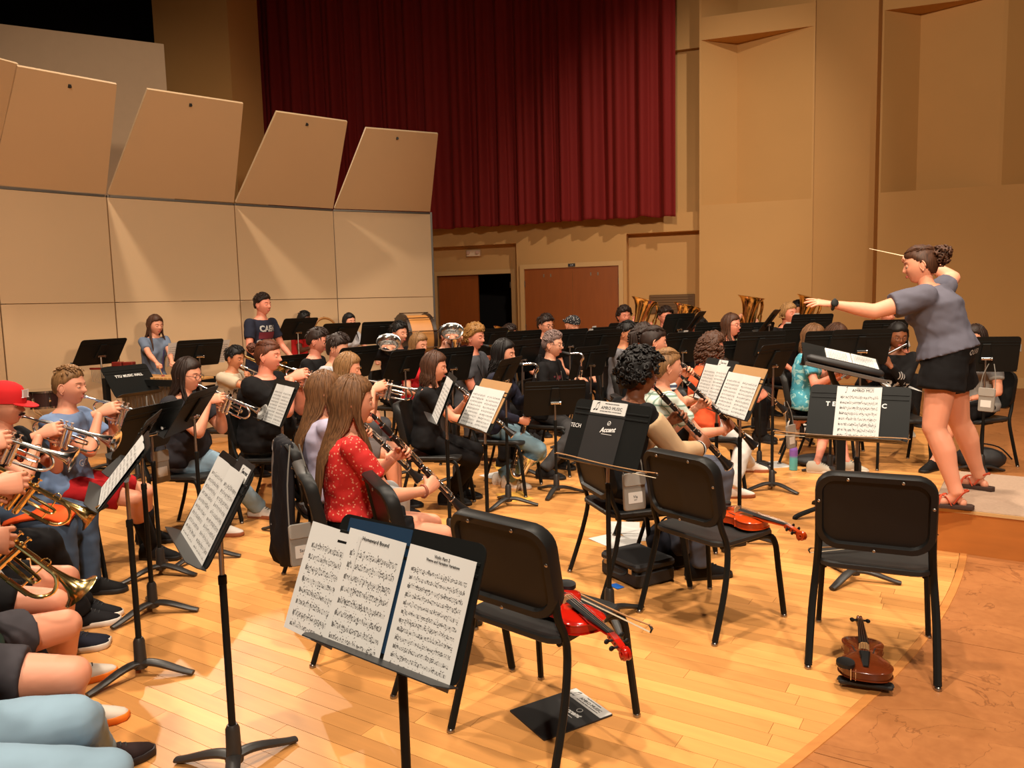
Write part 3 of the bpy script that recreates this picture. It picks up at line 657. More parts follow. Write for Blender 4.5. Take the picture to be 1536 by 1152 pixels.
def b_tuba(metal, S=1.0, name='tuba', cat='tuba'):
    """bell straight up +Z, mouthpiece about the origin towards -Y side; S scales the whole horn"""
    t = thing(name, '', cat)
    def P(x, y, z): return (x * S, y * S, z * S)
    prof = [(.058, -.16), (.066, -.10), (.080, .0), (.096, .10), (.120, .19), (.155, .262), (.195, .298), (.205, .304), (.206, .309), (.195, .306), (.15, .275), (.112, .205), (.088, .10), (.06, -.05)]
    b = MB(); b.lathe([(r * S, z * S) for r, z in prof], 30, T(*P(.10, .16, 0))); b.build('bell', metal, t, 60)
    bow = [P(.10 - .13 * (1 - math.cos(a)), .16, -.25 - .15 * math.sin(a)) for a in [PI * i / 12 for i in range(13)]]
    b = MB(); b.tube([P(.10, .16, -.12)] + bow + [P(-.16, .16, .05)], [.060 * S] + [(.058 - .018 * i / 12) * S for i in range(13)] + [.034 * S], 16); b.build('bottom_bow', metal, t)
    b = MB(); b.tube(smoothpath([P(-.16, .16, .03), P(-.16, .17, .18), P(-.10, .18, .28), P(-.03, .19, .22), P(-.02, .19, .05), P(-.02, .18, -.10), P(.03, .17, -.17), P(.09, .10, -.12), P(.09, .09, .05)], 4), .024 * S, 10); b.build('top_bow', metal, t)
    b = MB(); b.tube(smoothpath([P(0, 0, .02), P(0, .06, .03), P(.02, .10, .04), P(.08, .09, .12), P(.10, .08, .06), P(.06, .08, -.02)], 4), .010 * S, 9); b.build('leadpipe', metal, t)
    b = MB(); b.lathe([(.020 * S, -.0), (.021 * S, .005), (.010 * S, .03), (.008 * S, .07)], 14, T(*P(0, -.035, .018)) @ RX(-80)); b.build('mouthpiece', SILVER, t)
    for i in range(3):
        b = MB(); b.lathe([(.014 * S, -.14 * S), (.018 * S, -.13 * S), (.018 * S, .02 * S), (.010 * S, .03 * S), (.004 * S, .03 * S), (.004 * S, .055 * S), (.011 * S, .058 * S)], 12, T(*P(.0 + i * .042, .10, .02))); b.build('valve', metal, t)
    b = MB()
    for i in range(3): b.tube(smoothpath([P(.02 + .04 * i, .10, -.04), P(.02 + .04 * i, .06, -.09), P(.03 + .04 * i, .05, -.16), P(.05 + .04 * i, .06, -.09), P(.05 + .03 * i, .10, -.04)], 3), .009 * S, 8)
    b.build('valve_slides', metal, t)
    return t
def b_trombone():
    t = thing('trombone', '', 'trombone')
    b = MB(); b.lathe([(.0135, 0), (.012, .01), (.006, .04), (.006, .09)], 12, RX(-90)); b.build('mouthpiece', SILVER, t)
    b = MB(); b.tube([(0, .08, 0), (0, .75, 0)], .0075, 9); b.tube([(0, .08, -.09), (0, .75, -.09)], .0075, 9); b.tube([(0, .75 + .045 * math.sin(a), -.045 + .045 * math.cos(a)) for a in [PI * i / 8 for i in range(9)]], .0075, 9); b.tube([(0, .15, 0), (0, .15, -.09)], .004, 6); b.build('slide', SILVER, t)
    b = MB(); b.tube([(-.06, .12, -.07), (-.06, -.16, -.03)], .009, 9); b.tube([(-.06, -.16 - .055 * math.sin(a), .025 - .055 * math.cos(a)) for a in [PI * i / 10 for i in range(11)]], .011, 9)
    b.tube([(0, .10, -.09), (-.06, .12, -.07)], .008, 8); b.build('bell_bow', BRASS, t)
    b = MB(); b.lathe([(.011, -.16), (.014, .12), (.022, .25), (.040, .33), (.075, .372), (.107, .385), (.109, .388), (.10, .383), (.05, .345), (.02, .25)], 26, T(-.06, 0, .08) @ RX(-90)); b.build('bell', BRASS, t, 60)
    return t
def b_violin(varn, dark):
    """lies in the xy plane, scroll towards +Y, belly up +Z, back at z = 0"""
    t = thing('violin', '', 'violin')
    half = [(0, 0), (.035, .002), (.075, .018), (.099, .055), (.103, .090), (.090, .122), (.079, .134), (.083, .139), (.071, .150), (.059, .175), (.055, .200), (.060, .225), (.076, .241), (.071, .246), (.080, .268), (.083, .298), (.072, .332), (.045, .351), (.018, .356)]
    H = smoothpath([(x, y, 0) for x, y in half], 2); H = [(p.x, p.y) for p in H]
    out = [(x, y) for x, y in H] + [(-x, y) for x, y in H[::-1] if x > .001]
    b = MB()
    def ring(sc, z): return [(x * sc, .178 + (y - .178) * sc, z) for x, y in out]
    rim = MB(); rim.loft([ring(.965, .005), ring(.965, .038)], caps=True); bd = rim.build('ribs', varn, t, 40)
    b.loft([ring(1.0, .036), ring(1.005, .0385), ring(.99, .0405), ring(.88, .045), ring(.65, .051), ring(.3, .054)]); b.build('belly', varn, t, 50)
    b = MB(); b.loft([ring(.4, -.008), ring(.8, -.002), ring(.99, .0035), ring(1.005, .0045), ring(1.0, .007)]); b.build('back', varn, t, 50)
    for s in (-1, 1):
        b = MB(); b.tube(smoothpath([(s * .030, .165, .0525), (s * .036, .175, .052), (s * .038, .195, .0515), (s * .043, .215, .051), (s * .048, .222, .050)], 3), .0022, 6); b.build('sound_hole', INK, t)
    b = MB(); b.loft([[(x, y, z) for x, z in ((-w, z0), (w, z0), (w * .6, z0 + h), (-w * .6, z0 + h))] for y, w, z0, h in ((.30, .016, .055, .007), (.34, .0155, .052, .008), (.36, .015, .047, .012), (.48, .0125, .050, .011))]); b.build('neck', varn, t)
    b = MB(); b.loft([[(-w, y, z), (w, y, z), (w * .8, y, z + .004), (0, y, z + .0065), (-w * .8, y, z + .004)] for y, w, z in ((.215, .021, .071), (.35, .0165, .0635), (.485, .0122, .0595))]); b.build('fingerboard', mat('ebony', (.014, .012, .012), .35), t)
    # peg box and scroll
    b = MB(); b.loft([[(-w, y, z0), (w, y, z0), (w, y, z1), (-w, y, z1)] for y, w, z0, z1 in ((.483, .0125, .044, .060), (.51, .0122, .036, .057), (.545, .0115, .027, .047), (.562, .011, .022, .040))])
    b.build('pegbox', varn, t)
    b = MB()
    for s in (-1, 1):
        sp = [(s * (.004 + .0085 * i / 26), .572 - math.cos(.55 * i - 1.2) * (.021 - .00066 * i), .024 + math.sin(.55 * i - 1.2) * (.021 - .00066 * i)) for i in range(27)]
        b.tube(sp, [.0075 - .00014 * i for i in range(27)], 7)
    b.build('scroll', varn, t)
    for i, (y, z) in enumerate(((.50, .052), (.515, .048), (.530, .043), (.545, .038))):
        s = 1 if i % 2 else -1
        b = MB(); b.tube([(-s * .014, y, z), (s * .024, y, z)], [.003, .004], 8); b.ball((s * .033, y, z), (.010, .004, .009), 10, 6); b.build('peg', dark, t)
    b = MB(); b.loft([[(x * w, .192, z) for x, z in ((-.021, .051), (-.012, .055), (.012, .055), (.021, .051), (.019, .078), (0, .086), (-.019, .078))] if False else [(x, .190 + w, z) for x, z in ((-.021, .051), (-.010, .057), (.010, .057), (.021, .051), (.019, .076), (.008, .084), (-.008, .084), (-.019, .076))] for w in (0, .004)]); b.build('bridge', mat('maple_bridge', srgb(190, 150, 100), .6), t)
    b = MB(); b.loft([[(-w, y, z), (w, y, z), (w * .7, y, z + .006), (-w * .7, y, z + .006)] for y, w, z in ((.035, .010, .050), (.10, .017, .060), (.14, .022, .066))]); b.build('tailpiece', dark, t)
    for x in (-.015, -.005, .005, .015):
        b = MB(); b.tube([(x, .135, .071), (x * .95, .192, .0855), (x * .6, .483, .068), (x * .4, .53, .05)], .0007, 5); b.build('string', STEEL, t)
    b = MB(); o = [(-.075 + .035 * math.cos(a), .035 + .042 * math.sin(a)) for a in [2 * PI * i / 16 for i in range(16)]]
    b.loft([[(x, y, .048) for x, y in o], [(x, y, .062) for x, y in o], [(-.075 + (x + .075) * .75, .035 + (y - .035) * .75, .058) for x, y in o]]); ch = b.build('chin_rest', dark, t)
    for x in (-.055, -.038): MB().tube([(x, .006, .0), (x, .006, .048)], .0018, 6).build('chin_rest_screw', CHROME, ch)
    return t
def b_bow():
    t = thing('violin_bow', '', 'bow')
    b = MB(); b.tube(smoothpath([(0, 0, .012), (0, .12, .011), (0, .35, .004), (0, .6, .006), (0, .72, .013), (0, .735, .012)], 3), [.0043 - .0016 * i / 15 for i in range(16)], 8); b.build('stick', mat('pernambuco_wood', srgb(170, 124, 82), .35), t)
    b = MB(); b.box((0, .05, 0), (.012, .05, .022), b=.003); b.build('frog', mat('ebony', (0, 0, 0)), t)
    b = MB(); b.tube([(0, -.012, .012), (0, .004, .012)], .0048, 8); b.build('screw', CHROME, t)
    b = MB(); b.tube([(0, .722, .014), (0, .735, .004), (0, .728, -.012)], [.004, .005, .003], 6); b.build('tip', mat('ebony', (0, 0, 0)), t)
    b = MB(); b.box((0, .39, -.011), (.009, .672, .0012)); b.build('hair_ribbon', mat('white_horsehair', srgb(214, 196, 168), .5), t, 0)
    return t
def b_drum():
    t = thing('snare_drum', '', 'drum')
    b = MB(); b.lathe([(.178, 0), (.178, .165)], 30); b.build('shell', mat('dark_plum_lacquer', (.03, .012, .012), .25, coat=.3), t)
    for z in (-.004, .150):
        b = MB(); b.lathe([(.176, z), (.188, z), (.188, z + .020), (.176, z + .020)], 30); b.build('hoop', CHROME, t)
    b = MB(); b.lathe([(.176, .158), (.17, .166), (.05, .167)], 30); b.build('drum_head', mat('white_drum_skin', srgb(232, 216, 190), .6), t)
    for i in range(8):
        a = 2 * PI * i / 8; c, s = math.cos(a), math.sin(a)
        b = MB(); b.tube([(c * .190, s * .190, .01), (c * .190, s * .190, .16)], .004, 6); b.ball((c * .184, s * .184, .083), (.012, .012, .03), 8, 6); b.build('lug', CHROME, t)
    return t
def b_bass_drum():
    """disc axis along Y, centre at the origin"""
    t = thing('bass_drum', '', 'drum'); R = .31
    b = MB(); b.lathe([(R - .02, -.17), (R - .02, .17)], 36, RX(90)); b.build('shell', mat('maple_drum_shell', srgb(186, 124, 64), .35, var=.1), t)
    for z in (-.18, .14):
        b = MB(); b.lathe([(R - .025, z), (R, z), (R, z + .04), (R - .025, z + .04)], 36, RX(90)); b.build('hoop', mat('dark_drum_hoop', (.03, .016, .01), .35), t)
    for z in (-.176, .172):
        b = MB(); b.lathe([(R - .022, z), (R - .03, z + .003), (.02, z + .003)], 36, RX(90)); b.build('drum_head', mat('white_drum_skin', (0, 0, 0)), t)
    for i in range(10):
        a = 2 * PI * (i + .5) / 10; b = MB(); b.tube([(math.cos(a) * (R + .006), -.19, math.sin(a) * (R + .006)), (math.cos(a) * (R + .006), .19, math.sin(a) * (R + .006))], .006, 6); b.build('tension_rod', CHROME, t)
    return t
BUILD = dict(chair=b_chair, gold_trumpet=lambda: b_trumpet(BRASS), silver_trumpet=lambda: b_trumpet(SILVER), clarinet=b_clarinet, flute=b_flute, sax=b_sax,
             bass_clarinet=b_bass_clarinet, tuba=lambda: b_tuba(BRASS, .86), silver_horn=lambda: b_tuba(SILVER, .66, 'euphonium', 'euphonium'), horn=lambda: b_tuba(BRASS, .66, 'euphonium', 'euphonium'),
             trombone=b_trombone, bow=b_bow, drum=b_drum)

# ------------------------------------------------------------------ people
SKIN = {}
def skin_mat(tone):
    name = 'skin_' + tone
    if name in MATS: return MATS[name]
    c = dict(light=(222, 158, 128), pale=(230, 172, 142), tan=(196, 132, 96), brown=(132, 82, 54), dark=(84, 50, 34), pink=(226, 150, 124))[tone]
    k = NT(name); b = k.b; b.inputs['Roughness'].default_value = .5; b.inputs['Specular IOR Level'].default_value = .35
    tc = k.n('ShaderNodeTexCoord'); n1 = k.n('ShaderNodeTexNoise', i_Scale=7.0, i_Detail=4.0); k.l(tc, n1, 3)
    c0 = srgb(*c); mx = k.n('ShaderNodeMix', data_type='RGBA'); mx.inputs[6].default_value = (*c0, 1); mx.inputs[7].default_value = (c0[0] * .95, c0[1] * .72, c0[2] * .66, 1)
    k.t.links.new(k.math('MULTIPLY', n1.outputs[0], .7), mx.inputs[0]); k.t.links.new(mx.outputs[2], b.inputs['Base Color'])
    b.inputs['Subsurface Weight'].default_value = .06; b.inputs['Subsurface Radius'].default_value = (.6, .25, .12); b.inputs['Subsurface Scale'].default_value = .02
    MATS[name] = k.m; return k.m
def cloth(name, col, **kw):
    kw = {**dict(rough=.85, var=.10, scale=9, bump=.25, bscale=420, sheen=.0, spec=.2), **kw}
    return mat('cloth_' + name, srgb(*col), **kw)
def denim(name, col):
    return mat('denim_' + name, srgb(*col), .85, var=.22, scale=5, bump=.35, bscale=380, stretch=(1, 1, .5))
def pattern_mat(name, base, ink, kind):
    if name in MATS: return MATS[name]
    k = NT(name); b = k.b; b.inputs['Roughness'].default_value = .8
    tc = k.n('ShaderNodeTexCoord'); sp = k.n('ShaderNodeSeparateXYZ'); k.l(tc, sp, 3)
    if kind == 'dots':
        vo = k.n('ShaderNodeTexVoronoi', i_Scale=62.0); k.l(tc, vo, 3); f = k.math('LESS_THAN', vo.outputs[0], .27)
    elif kind == 'stripes': f = k.math('GREATER_THAN', k.math('FRACT', k.math('MULTIPLY', sp.outputs[2], 30.0)), .62)
    elif kind == 'plaid':
        f = k.math('MAXIMUM', k.math('GREATER_THAN', k.math('FRACT', k.math('MULTIPLY', sp.outputs[2], 16.0)), .82), k.math('GREATER_THAN', k.math('FRACT', k.math('MULTIPLY', sp.outputs[0], 16.0)), .82))
    else:
        nz = k.n('ShaderNodeTexNoise', i_Scale=13.0, i_Detail=2.0, i_Distortion=1.5); k.l(tc, nz, 3); f = k.math('GREATER_THAN', nz.outputs[0], .53)
    mx = k.n('ShaderNodeMix', data_type='RGBA'); mx.inputs[6].default_value = (*srgb(*base), 1); mx.inputs[7].default_value = (*srgb(*ink), 1)
    k.t.links.new(k.math('MULTIPLY', f, .85), mx.inputs[0]); k.t.links.new(mx.outputs[2], b.inputs['Base Color'])
    nz = k.n('ShaderNodeTexNoise', i_Scale=300.0); k.l(tc, nz, 3); bp = k.n('ShaderNodeBump', i_Strength=.2, i_Distance=.01); k.l(nz, bp, 0, 2); k.l(bp, b, 0, b.inputs.find('Normal'))
    MATS[name] = k.m; return k.m
def hair_mat(c):
    nm = 'hair_' + c
    if nm in MATS: return MATS[nm]
    col = dict(black=(20, 15, 13), dark=(40, 25, 18), brown=(70, 42, 26), lightbrown=(104, 70, 42), blond=(158, 118, 74), sandy=(128, 92, 56), auburn=(84, 44, 26), curlyblond=(134, 92, 44), ash=(120, 98, 92))[c]
    k = NT(nm); b = k.b; b.inputs['Roughness'].default_value = .55; b.inputs['Specular IOR Level'].default_value = .3
    tc = k.n('ShaderNodeTexCoord'); mp = k.n('ShaderNodeMapping'); mp.inputs['Scale'].default_value = (70, 70, 5); k.l(tc, mp, 3)
    nz = k.n('ShaderNodeTexNoise', i_Scale=1.6, i_Detail=3.0); k.l(mp, nz); c0 = srgb(*col)
    cr = k.n('ShaderNodeValToRGB'); cr.color_ramp.elements[0].position = .3; cr.color_ramp.elements[1].position = .75
    cr.color_ramp.elements[0].color = tuple(x * .55 for x in c0) + (1,); cr.color_ramp.elements[1].color = tuple(min(1, x * 1.5) for x in c0) + (1,)
    k.l(nz, cr); k.l(cr, b, 0, 0); bp = k.n('ShaderNodeBump', i_Strength=.5, i_Distance=.004); k.l(nz, bp, 0, 2); k.l(bp, b, 0, b.inputs.find('Normal'))
    MATS[nm] = k.m; return k.m

# ---- head
def g(x, s): return math.exp(-(x / s) ** 2)
def head_mesh(nu, nv, fem=False, wide=1.0):
    b = MB(); vs = []
    for j in range(nv + 1):
        t = PI * j / nv
        for i in range(nu):
            th = 2 * PI * i / nu; th = th - .55 * math.sin(th)
            x, y, z = math.sin(t) * math.sin(th), math.sin(t) * math.cos(th), math.cos(t)
            X, Y, Z = x * .077, y * .098, z * .118
            if Z < 0:
                k = min(1, -Z / .118); X *= 1 - (.34 if fem else .28) * k ** 1.5
                if Y < 0: Y *= 1 - .38 * k
                else: Y *= 1 + .06 * k * math.sin(t)
            if Y > 0: Y -= .010 * (Y / .098) ** 4
            if y > 0:
                Y -= .011 * g(abs(X) - .031, .015) * g(Z - .006, .012) * min(1, y * 2)
                Y += .005 * g(Z - .028, .010) * g(X, .05)
                nzp = 0
                if Z < .02: nzp = max(0, min(1, (.02 - Z) / .042)) if Z > -.026 else g(Z + .026, .007)
                Y += (.022 if fem else .025) * nzp * g(X, .0075 + .006 * nzp) * min(1, y * 1.5)
                Y += .0065 * g(X, .021) * (g(Z + .050, .0055) + .95 * g(Z + .0625, .006)) * min(1, y * 1.5)
                Y -= .004 * g(X, .022) * g(Z + .0562, .003)
                Y += .009 * g(X, .022) * g(Z + .094, .016)
                Y += .005 * g(abs(X) - .042, .018) * g(Z + .022, .02)
            vs.append((X * wide, Y, Z))
    fs = []
    for j in range(nv):
        for i in range(nu):
            a, c = j * nu + i, j * nu + (i + 1) % nu
            fs.append((a, a + nu, c + nu, c))
    b.add(vs, fs)
    for s in (-1, 1):      # ears: a shell with a turned rim
        M = T(s * .074 * wide, -.006, -.008) @ RZ(s * 22) @ RX(-8)
        b.ball((0, 0, 0), (.008, .019, .031), 10, 7, M); b.tube([(s * .006, .017 * math.cos(a) - .002, .029 * math.sin(a)) for a in [-2.2 + 4.6 * i / 12 + 1.2 for i in range(13)]], .0042, 6, M=M); b.ball((s * .002, .006, -.028), (.006, .009, .010), 8, 5, M)
    return b
HEADS = {}
def get_head(nu, fem, wide):
    k = (nu, fem, wide)
    if k not in HEADS: HEADS[k] = head_mesh(nu, int(nu * .9), fem, wide).mesh('head', skin_mat('light'), 180)
    return HEADS[k]
def eye_mesh():
    b = MB(); R = .0122; ts = [.0, .20, .44, .50, 1.2, 2.0, PI]
    rings = [[(R * math.sin(t) * math.cos(2 * PI * i / 12), R * math.cos(t), R * math.sin(t) * math.sin(2 * PI * i / 12)) for i in range(12)] for t in [max(x, .02) for x in ts]]
    b.loft(rings); b.m = [(2 if i // 12 < 1 else 1 if i // 12 < 2 else 0) for i in range(len(b.f))]; b.m[-2] = 2; b.m[-1] = 0
    return b.mesh('eye', [mat('eye_white', (.72, .66, .62), .25), mat('brown_iris', (.06, .03, .015), .25), mat('pupil', (.005, .005, .005), .2)], 180)
EYE = eye_mesh()
def brow_lips():
    b = MB()
    for s in (-1, 1): b.tube([(s * .015, .0870, .027), (s * .028, .0860, .0315), (s * .043, .0775, .031), (s * .052, .0675, .026)], [.0018, .0028, .0024, .0012], 6, flat=.6)
    l = MB(); l.tube([(-.022, .0835, -.0575), (-.012, .0915, -.0525), (0, .0945, -.053), (.012, .0915, -.0525), (.022, .0835, -.0575)], [.0014, .0036, .0038, .0036, .0014], 7)
    l.tube([(-.022, .083, -.058), (-.012, .0905, -.0615), (0, .0935, -.063), (.012, .0905, -.0615), (.022, .083, -.058)], [.0014, .0042, .0046, .0042, .0014], 7)
    lid = MB()
    rings = [[(.0137 * math.cos(a) * math.cos(e), .0137 * math.sin(a) * math.cos(e), .0137 * math.sin(e)) for a in [PI * (-.05 + 1.1 * i / 10) for i in range(11)]] for e in (-.12, .15, .5, .9, 1.4)]
    lid.v = [p for r in rings for p in r]; lid.f = [(i * 11 + j, i * 11 + j + 1, (i + 1) * 11 + j + 1, (i + 1) * 11 + j) for i in range(4) for j in range(10)]; lid.m = [0] * len(lid.f)
    return b, l, lid
BROW, LIPS, LIDS = brow_lips()
LIPM = LIPS.mesh('lips', mat('lips', srgb(186, 92, 82), .45), 180)
def glasses_mb():
    b = MB()
    for s in (-1, 1):
        b.tube([(s * .031 + .023 * math.cos(a), .1005 - .006 * abs(math.cos(a) * s + 0) * 0 - abs(s * .031 + .023 * math.cos(a)) * .10, .003 + .019 * math.sin(a)) for a in [2 * PI * i / 18 for i in range(18)]], .0016, 6, closed=True)
        b.tube([(s * .053, .095, .008), (s * .070, .060, .010), (s * .078, .0, .006), (s * .076, -.016, -.006)], .0015, 6)
    b.tube([(-.009, .099, .008), (0, .1025, .011), (.009, .099, .008)], .0016, 6)
    return b
GLASSM = glasses_mb().mesh('glasses', mat('dark_glasses_frame', (.03, .02, .018), .3), 180)
# ---- hands
def hand_mb(curl, spread, thumb, s=1):
    """wrist at the origin, fingers +Y, palm faces -Z, thumb on -X (right hand)"""
    b = MB()
    b.loft([[(w * math.cos(a), y, z0 + h * math.sin(a)) for a in [2 * PI * i / 14 for i in range(14)]] for y, w, h, z0 in ((-.045, .024, .020, 0), (-.01, .026, .019, 0), (.02, .034, .019, 0), (.05, .041, .018, .001), (.082, .043, .0155, .003), (.098, .036, .011, .002))])
    for i, (x, L, r) in enumerate(((-.032, .074, .0092), (-.0105, .082, .0096), (.011, .076, .0092), (.0315, .060, .0082))):
        sp = math.radians(spread * (i - 1.5)); c = curl[i] if isinstance(curl, (list, tuple)) else curl
        p = V((x * .8, .06, .003)); q = V((x, .090 - .006 * abs(i - 1.2), .003)); P = [p, q]; ang = 0
        for seg, ca in ((.46, .9), (.30, 1.1), (.24, .75)):
            ang += math.radians(c) * ca; d = V((math.sin(sp) * math.cos(ang), math.cos(sp) * math.cos(ang), -math.sin(ang)))
            P.append(P[-1] + d * L * seg * .55); P.append(P[-1] + d * L * seg * .45)
        b.tube(P, [r * .9, r * 1.05, r * 1.0, r * 1.05, r * .95, r * .97, r * .88, r * .62][:len(P)], 9)
        b.ball(P[-1], r * .66, 8, 5)
    a, o, c = thumb
    P = [V((-.016, .018, -.004)), V((-.036, .042, -.008))]; d = V((-math.sin(math.radians(a)), math.cos(math.radians(a)), -math.sin(math.radians(o)))).normalized()
    P.append(P[-1] + d * .030); d2 = (d + V((math.sin(math.radians(c)) * .9, .1, -.15))).normalized(); P.append(P[-1] + d2 * .018); P.append(P[-1] + d2 * .012)
    b.tube(P, [.013, .0135, .011, .0105, .0078], 9); b.ball(P[-1], .0078, 8, 5)
    return b
HANDPOSE = dict(grip=(48, 3, (40, 40, 40)), press=((30, 34, 36, 40), 5, (25, 45, 20)), open=((6, 10, 14, 10), 12, (62, 8, 0)), rest=((22, 26, 30, 32), 3, (32, 25, 15)), fist=(70, 1, (15, 50, 60)))
PENDING = []
def soft(name, mb, m, parent, voxel, it=3, link=True):
    o = mb.build(name, m, parent, 180)
    r = o.modifiers.new('skin', 'REMESH'); r.mode = 'VOXEL'; r.voxel_size = voxel; r.use_smooth_shade = True
    if it: sm = o.modifiers.new('smooth', 'SMOOTH'); sm.factor = .5; sm.iterations = it
    return o
def bake(objs):
    dg = bpy.context.evaluated_depsgraph_get(); res = [bpy.data.meshes.new_from_object(o.evaluated_get(dg), depsgraph=dg) for o in objs]
    for o, me in zip(objs, res): old = o.data; o.modifiers.clear(); o.data = me; bpy.data.meshes.remove(old)
HANDS = {}
_tmp = []
for nm, (cu_, sp_, th_) in HANDPOSE.items():
    for lod, vx in ((0, .0040), (1, .0065)):
        o = soft('hand', hand_mb(cu_, sp_, th_), skin_mat('light'), None, vx, 2 if lod == 0 else 1); _tmp.append(((nm, lod), o))
bake([o for k_, o in _tmp])
for k_, o in _tmp:
    HANDS[k_ + ('R',)] = o.data; m2 = o.data.copy(); m2.transform(Matrix.Scale(-1, 4, (1, 0, 0))); m2.flip_normals(); HANDS[k_ + ('L',)] = m2; bpy.data.objects.remove(o)
# ---- shoe
def shoe_mesh(upper, sole, low=False):
    """heel at y=-.08, toe at y=.19, sole on z=0, ankle above the origin"""
    out = [(.030, -.075), (.036, -.03), (.034, .03), (.044, .10), (.044, .145), (.030, .180), (0, .192), (-.026, .180), (-.038, .145), (-.038, .10), (-.032, .03), (-.036, -.03), (-.030, -.075), (0, -.088)]
    b = MB(); b.loft([[(x * .98, y * .99, 0) for x, y in out], [(x * 1.06, y * 1.02, .006) for x, y in out], [(x * 1.05, y * 1.015, .024) for x, y in out], [(x, y, .028) for x, y in out]]); sm = b.mesh('sole', sole, 50)
    b = MB(); R = []
    for y, w, h in ((-.086, .020, .075), (-.07, .036, .100), (-.03, .040, .108), (.02, .039, .106), (.06, .039, .090), (.10, .042, .070), (.14, .041, .054), (.175, .028, .040), (.188, .012, .030)):
        R.append([(w * math.cos(a) * (1 if math.sin(a) > 0 else 1.0), y, .02 + max(0, (h - .02)) * (max(0, math.sin(a)) ** .8) - .005 * (math.sin(a) < 0)) for a in [2 * PI * i / 16 for i in range(16)]])
    b.loft(R)
    um = b.mesh('shoe', upper, 60)
    b = MB()
    for y, z in ((.045, .098), (.062, .090), (.079, .082), (.096, .073)): b.tube([(-.018, y - .004, z - .006), (0, y, z + .002), (.018, y - .004, z - .006)], .0028, 5)
    lm = b.mesh('laces', mat('shoe_laces', (.5, .48, .45) if 'white' in upper.name or 'grey' in upper.name else (.02, .02, .02), .8), 180)
    return um, sm, lm
SHOES = {}
def shoes(kind):
    if kind not in SHOES:
        c = dict(black=((22, 20, 20), (26, 24, 24)), brownblack=((44, 32, 32), (40, 32, 32)), white=((222, 212, 200), (226, 214, 200)), whitesole=((22, 20, 22), (220, 208, 196)), orange=((206, 194, 180), (232, 120, 30)), navy=((30, 32, 44), (214, 204, 192)), grey=((190, 182, 166), (214, 206, 192)), samba=((216, 206, 196), (150, 84, 50)))[kind]
        nm = 'white' if sum(c[0]) > 400 else 'dark'
        SHOES[kind] = shoe_mesh(cloth('shoe_%s_%s' % (nm, kind), c[0], bump=.15, bscale=120), mat('sole_' + kind, srgb(*c[1]), .6))
    return SHOES[kind]

# ---- hair
def skull(d, k=1.0):
    x, y, z = d; X, Y, Z = x * .077, y * .098, z * .118
    if Z < 0:
        q = min(1, -Z / .118); X *= 1 - .28 * q ** 1.5
        if Y < 0: Y *= 1 - .30 * q
    return V((X, Y, Z)) * k
def sdir(az, el):                 # az: 0 back, +-180 front; el: elevation
    a, e = math.radians(az), math.radians(el); return V((math.sin(a) * math.cos(e), -math.cos(a) * math.cos(e), math.sin(e)))
def hair_cap(b, thick, rim=0.0, nape=-.075, front=.074, side=.0, rough=.0, seed=0, top=0.0, ns=40):
    nv = 26; vs = []
    for j in range(nv + 1):
        t = PI * j / nv
        for i in range(ns):
            th = 2 * PI * i / ns; d = V((math.sin(t) * math.sin(th), math.sin(t) * math.cos(th), math.cos(t))); p = skull(d)
            f = d.y                                    # hairline height by where on the head
            if f > .45: hl = front - .012 * abs(d.x) / .5
            elif f > -.05: k = (f + .05) / .5; hl = side + (front - side - .02) * k ** 1.4
            else: k = min(1, (-f - .05) / .5); hl = side + (nape - side) * k
            m = max(0, min(1, (p.z - hl) / .016 + .5)); m = m * m * (3 - 2 * m)
            tk = thick + top * max(0, d.z) + rough * noise.noise(d * 6 + V((seed, 0, 0)))
            vs.append(p * (.84 + m * .165) + d * (tk * m))
    b.add(vs, [(j * ns + i, (j + 1) * ns + i, (j + 1) * ns + (i + 1) % ns, j * ns + (i + 1) % ns) for j in range(nv) for i in range(ns)])
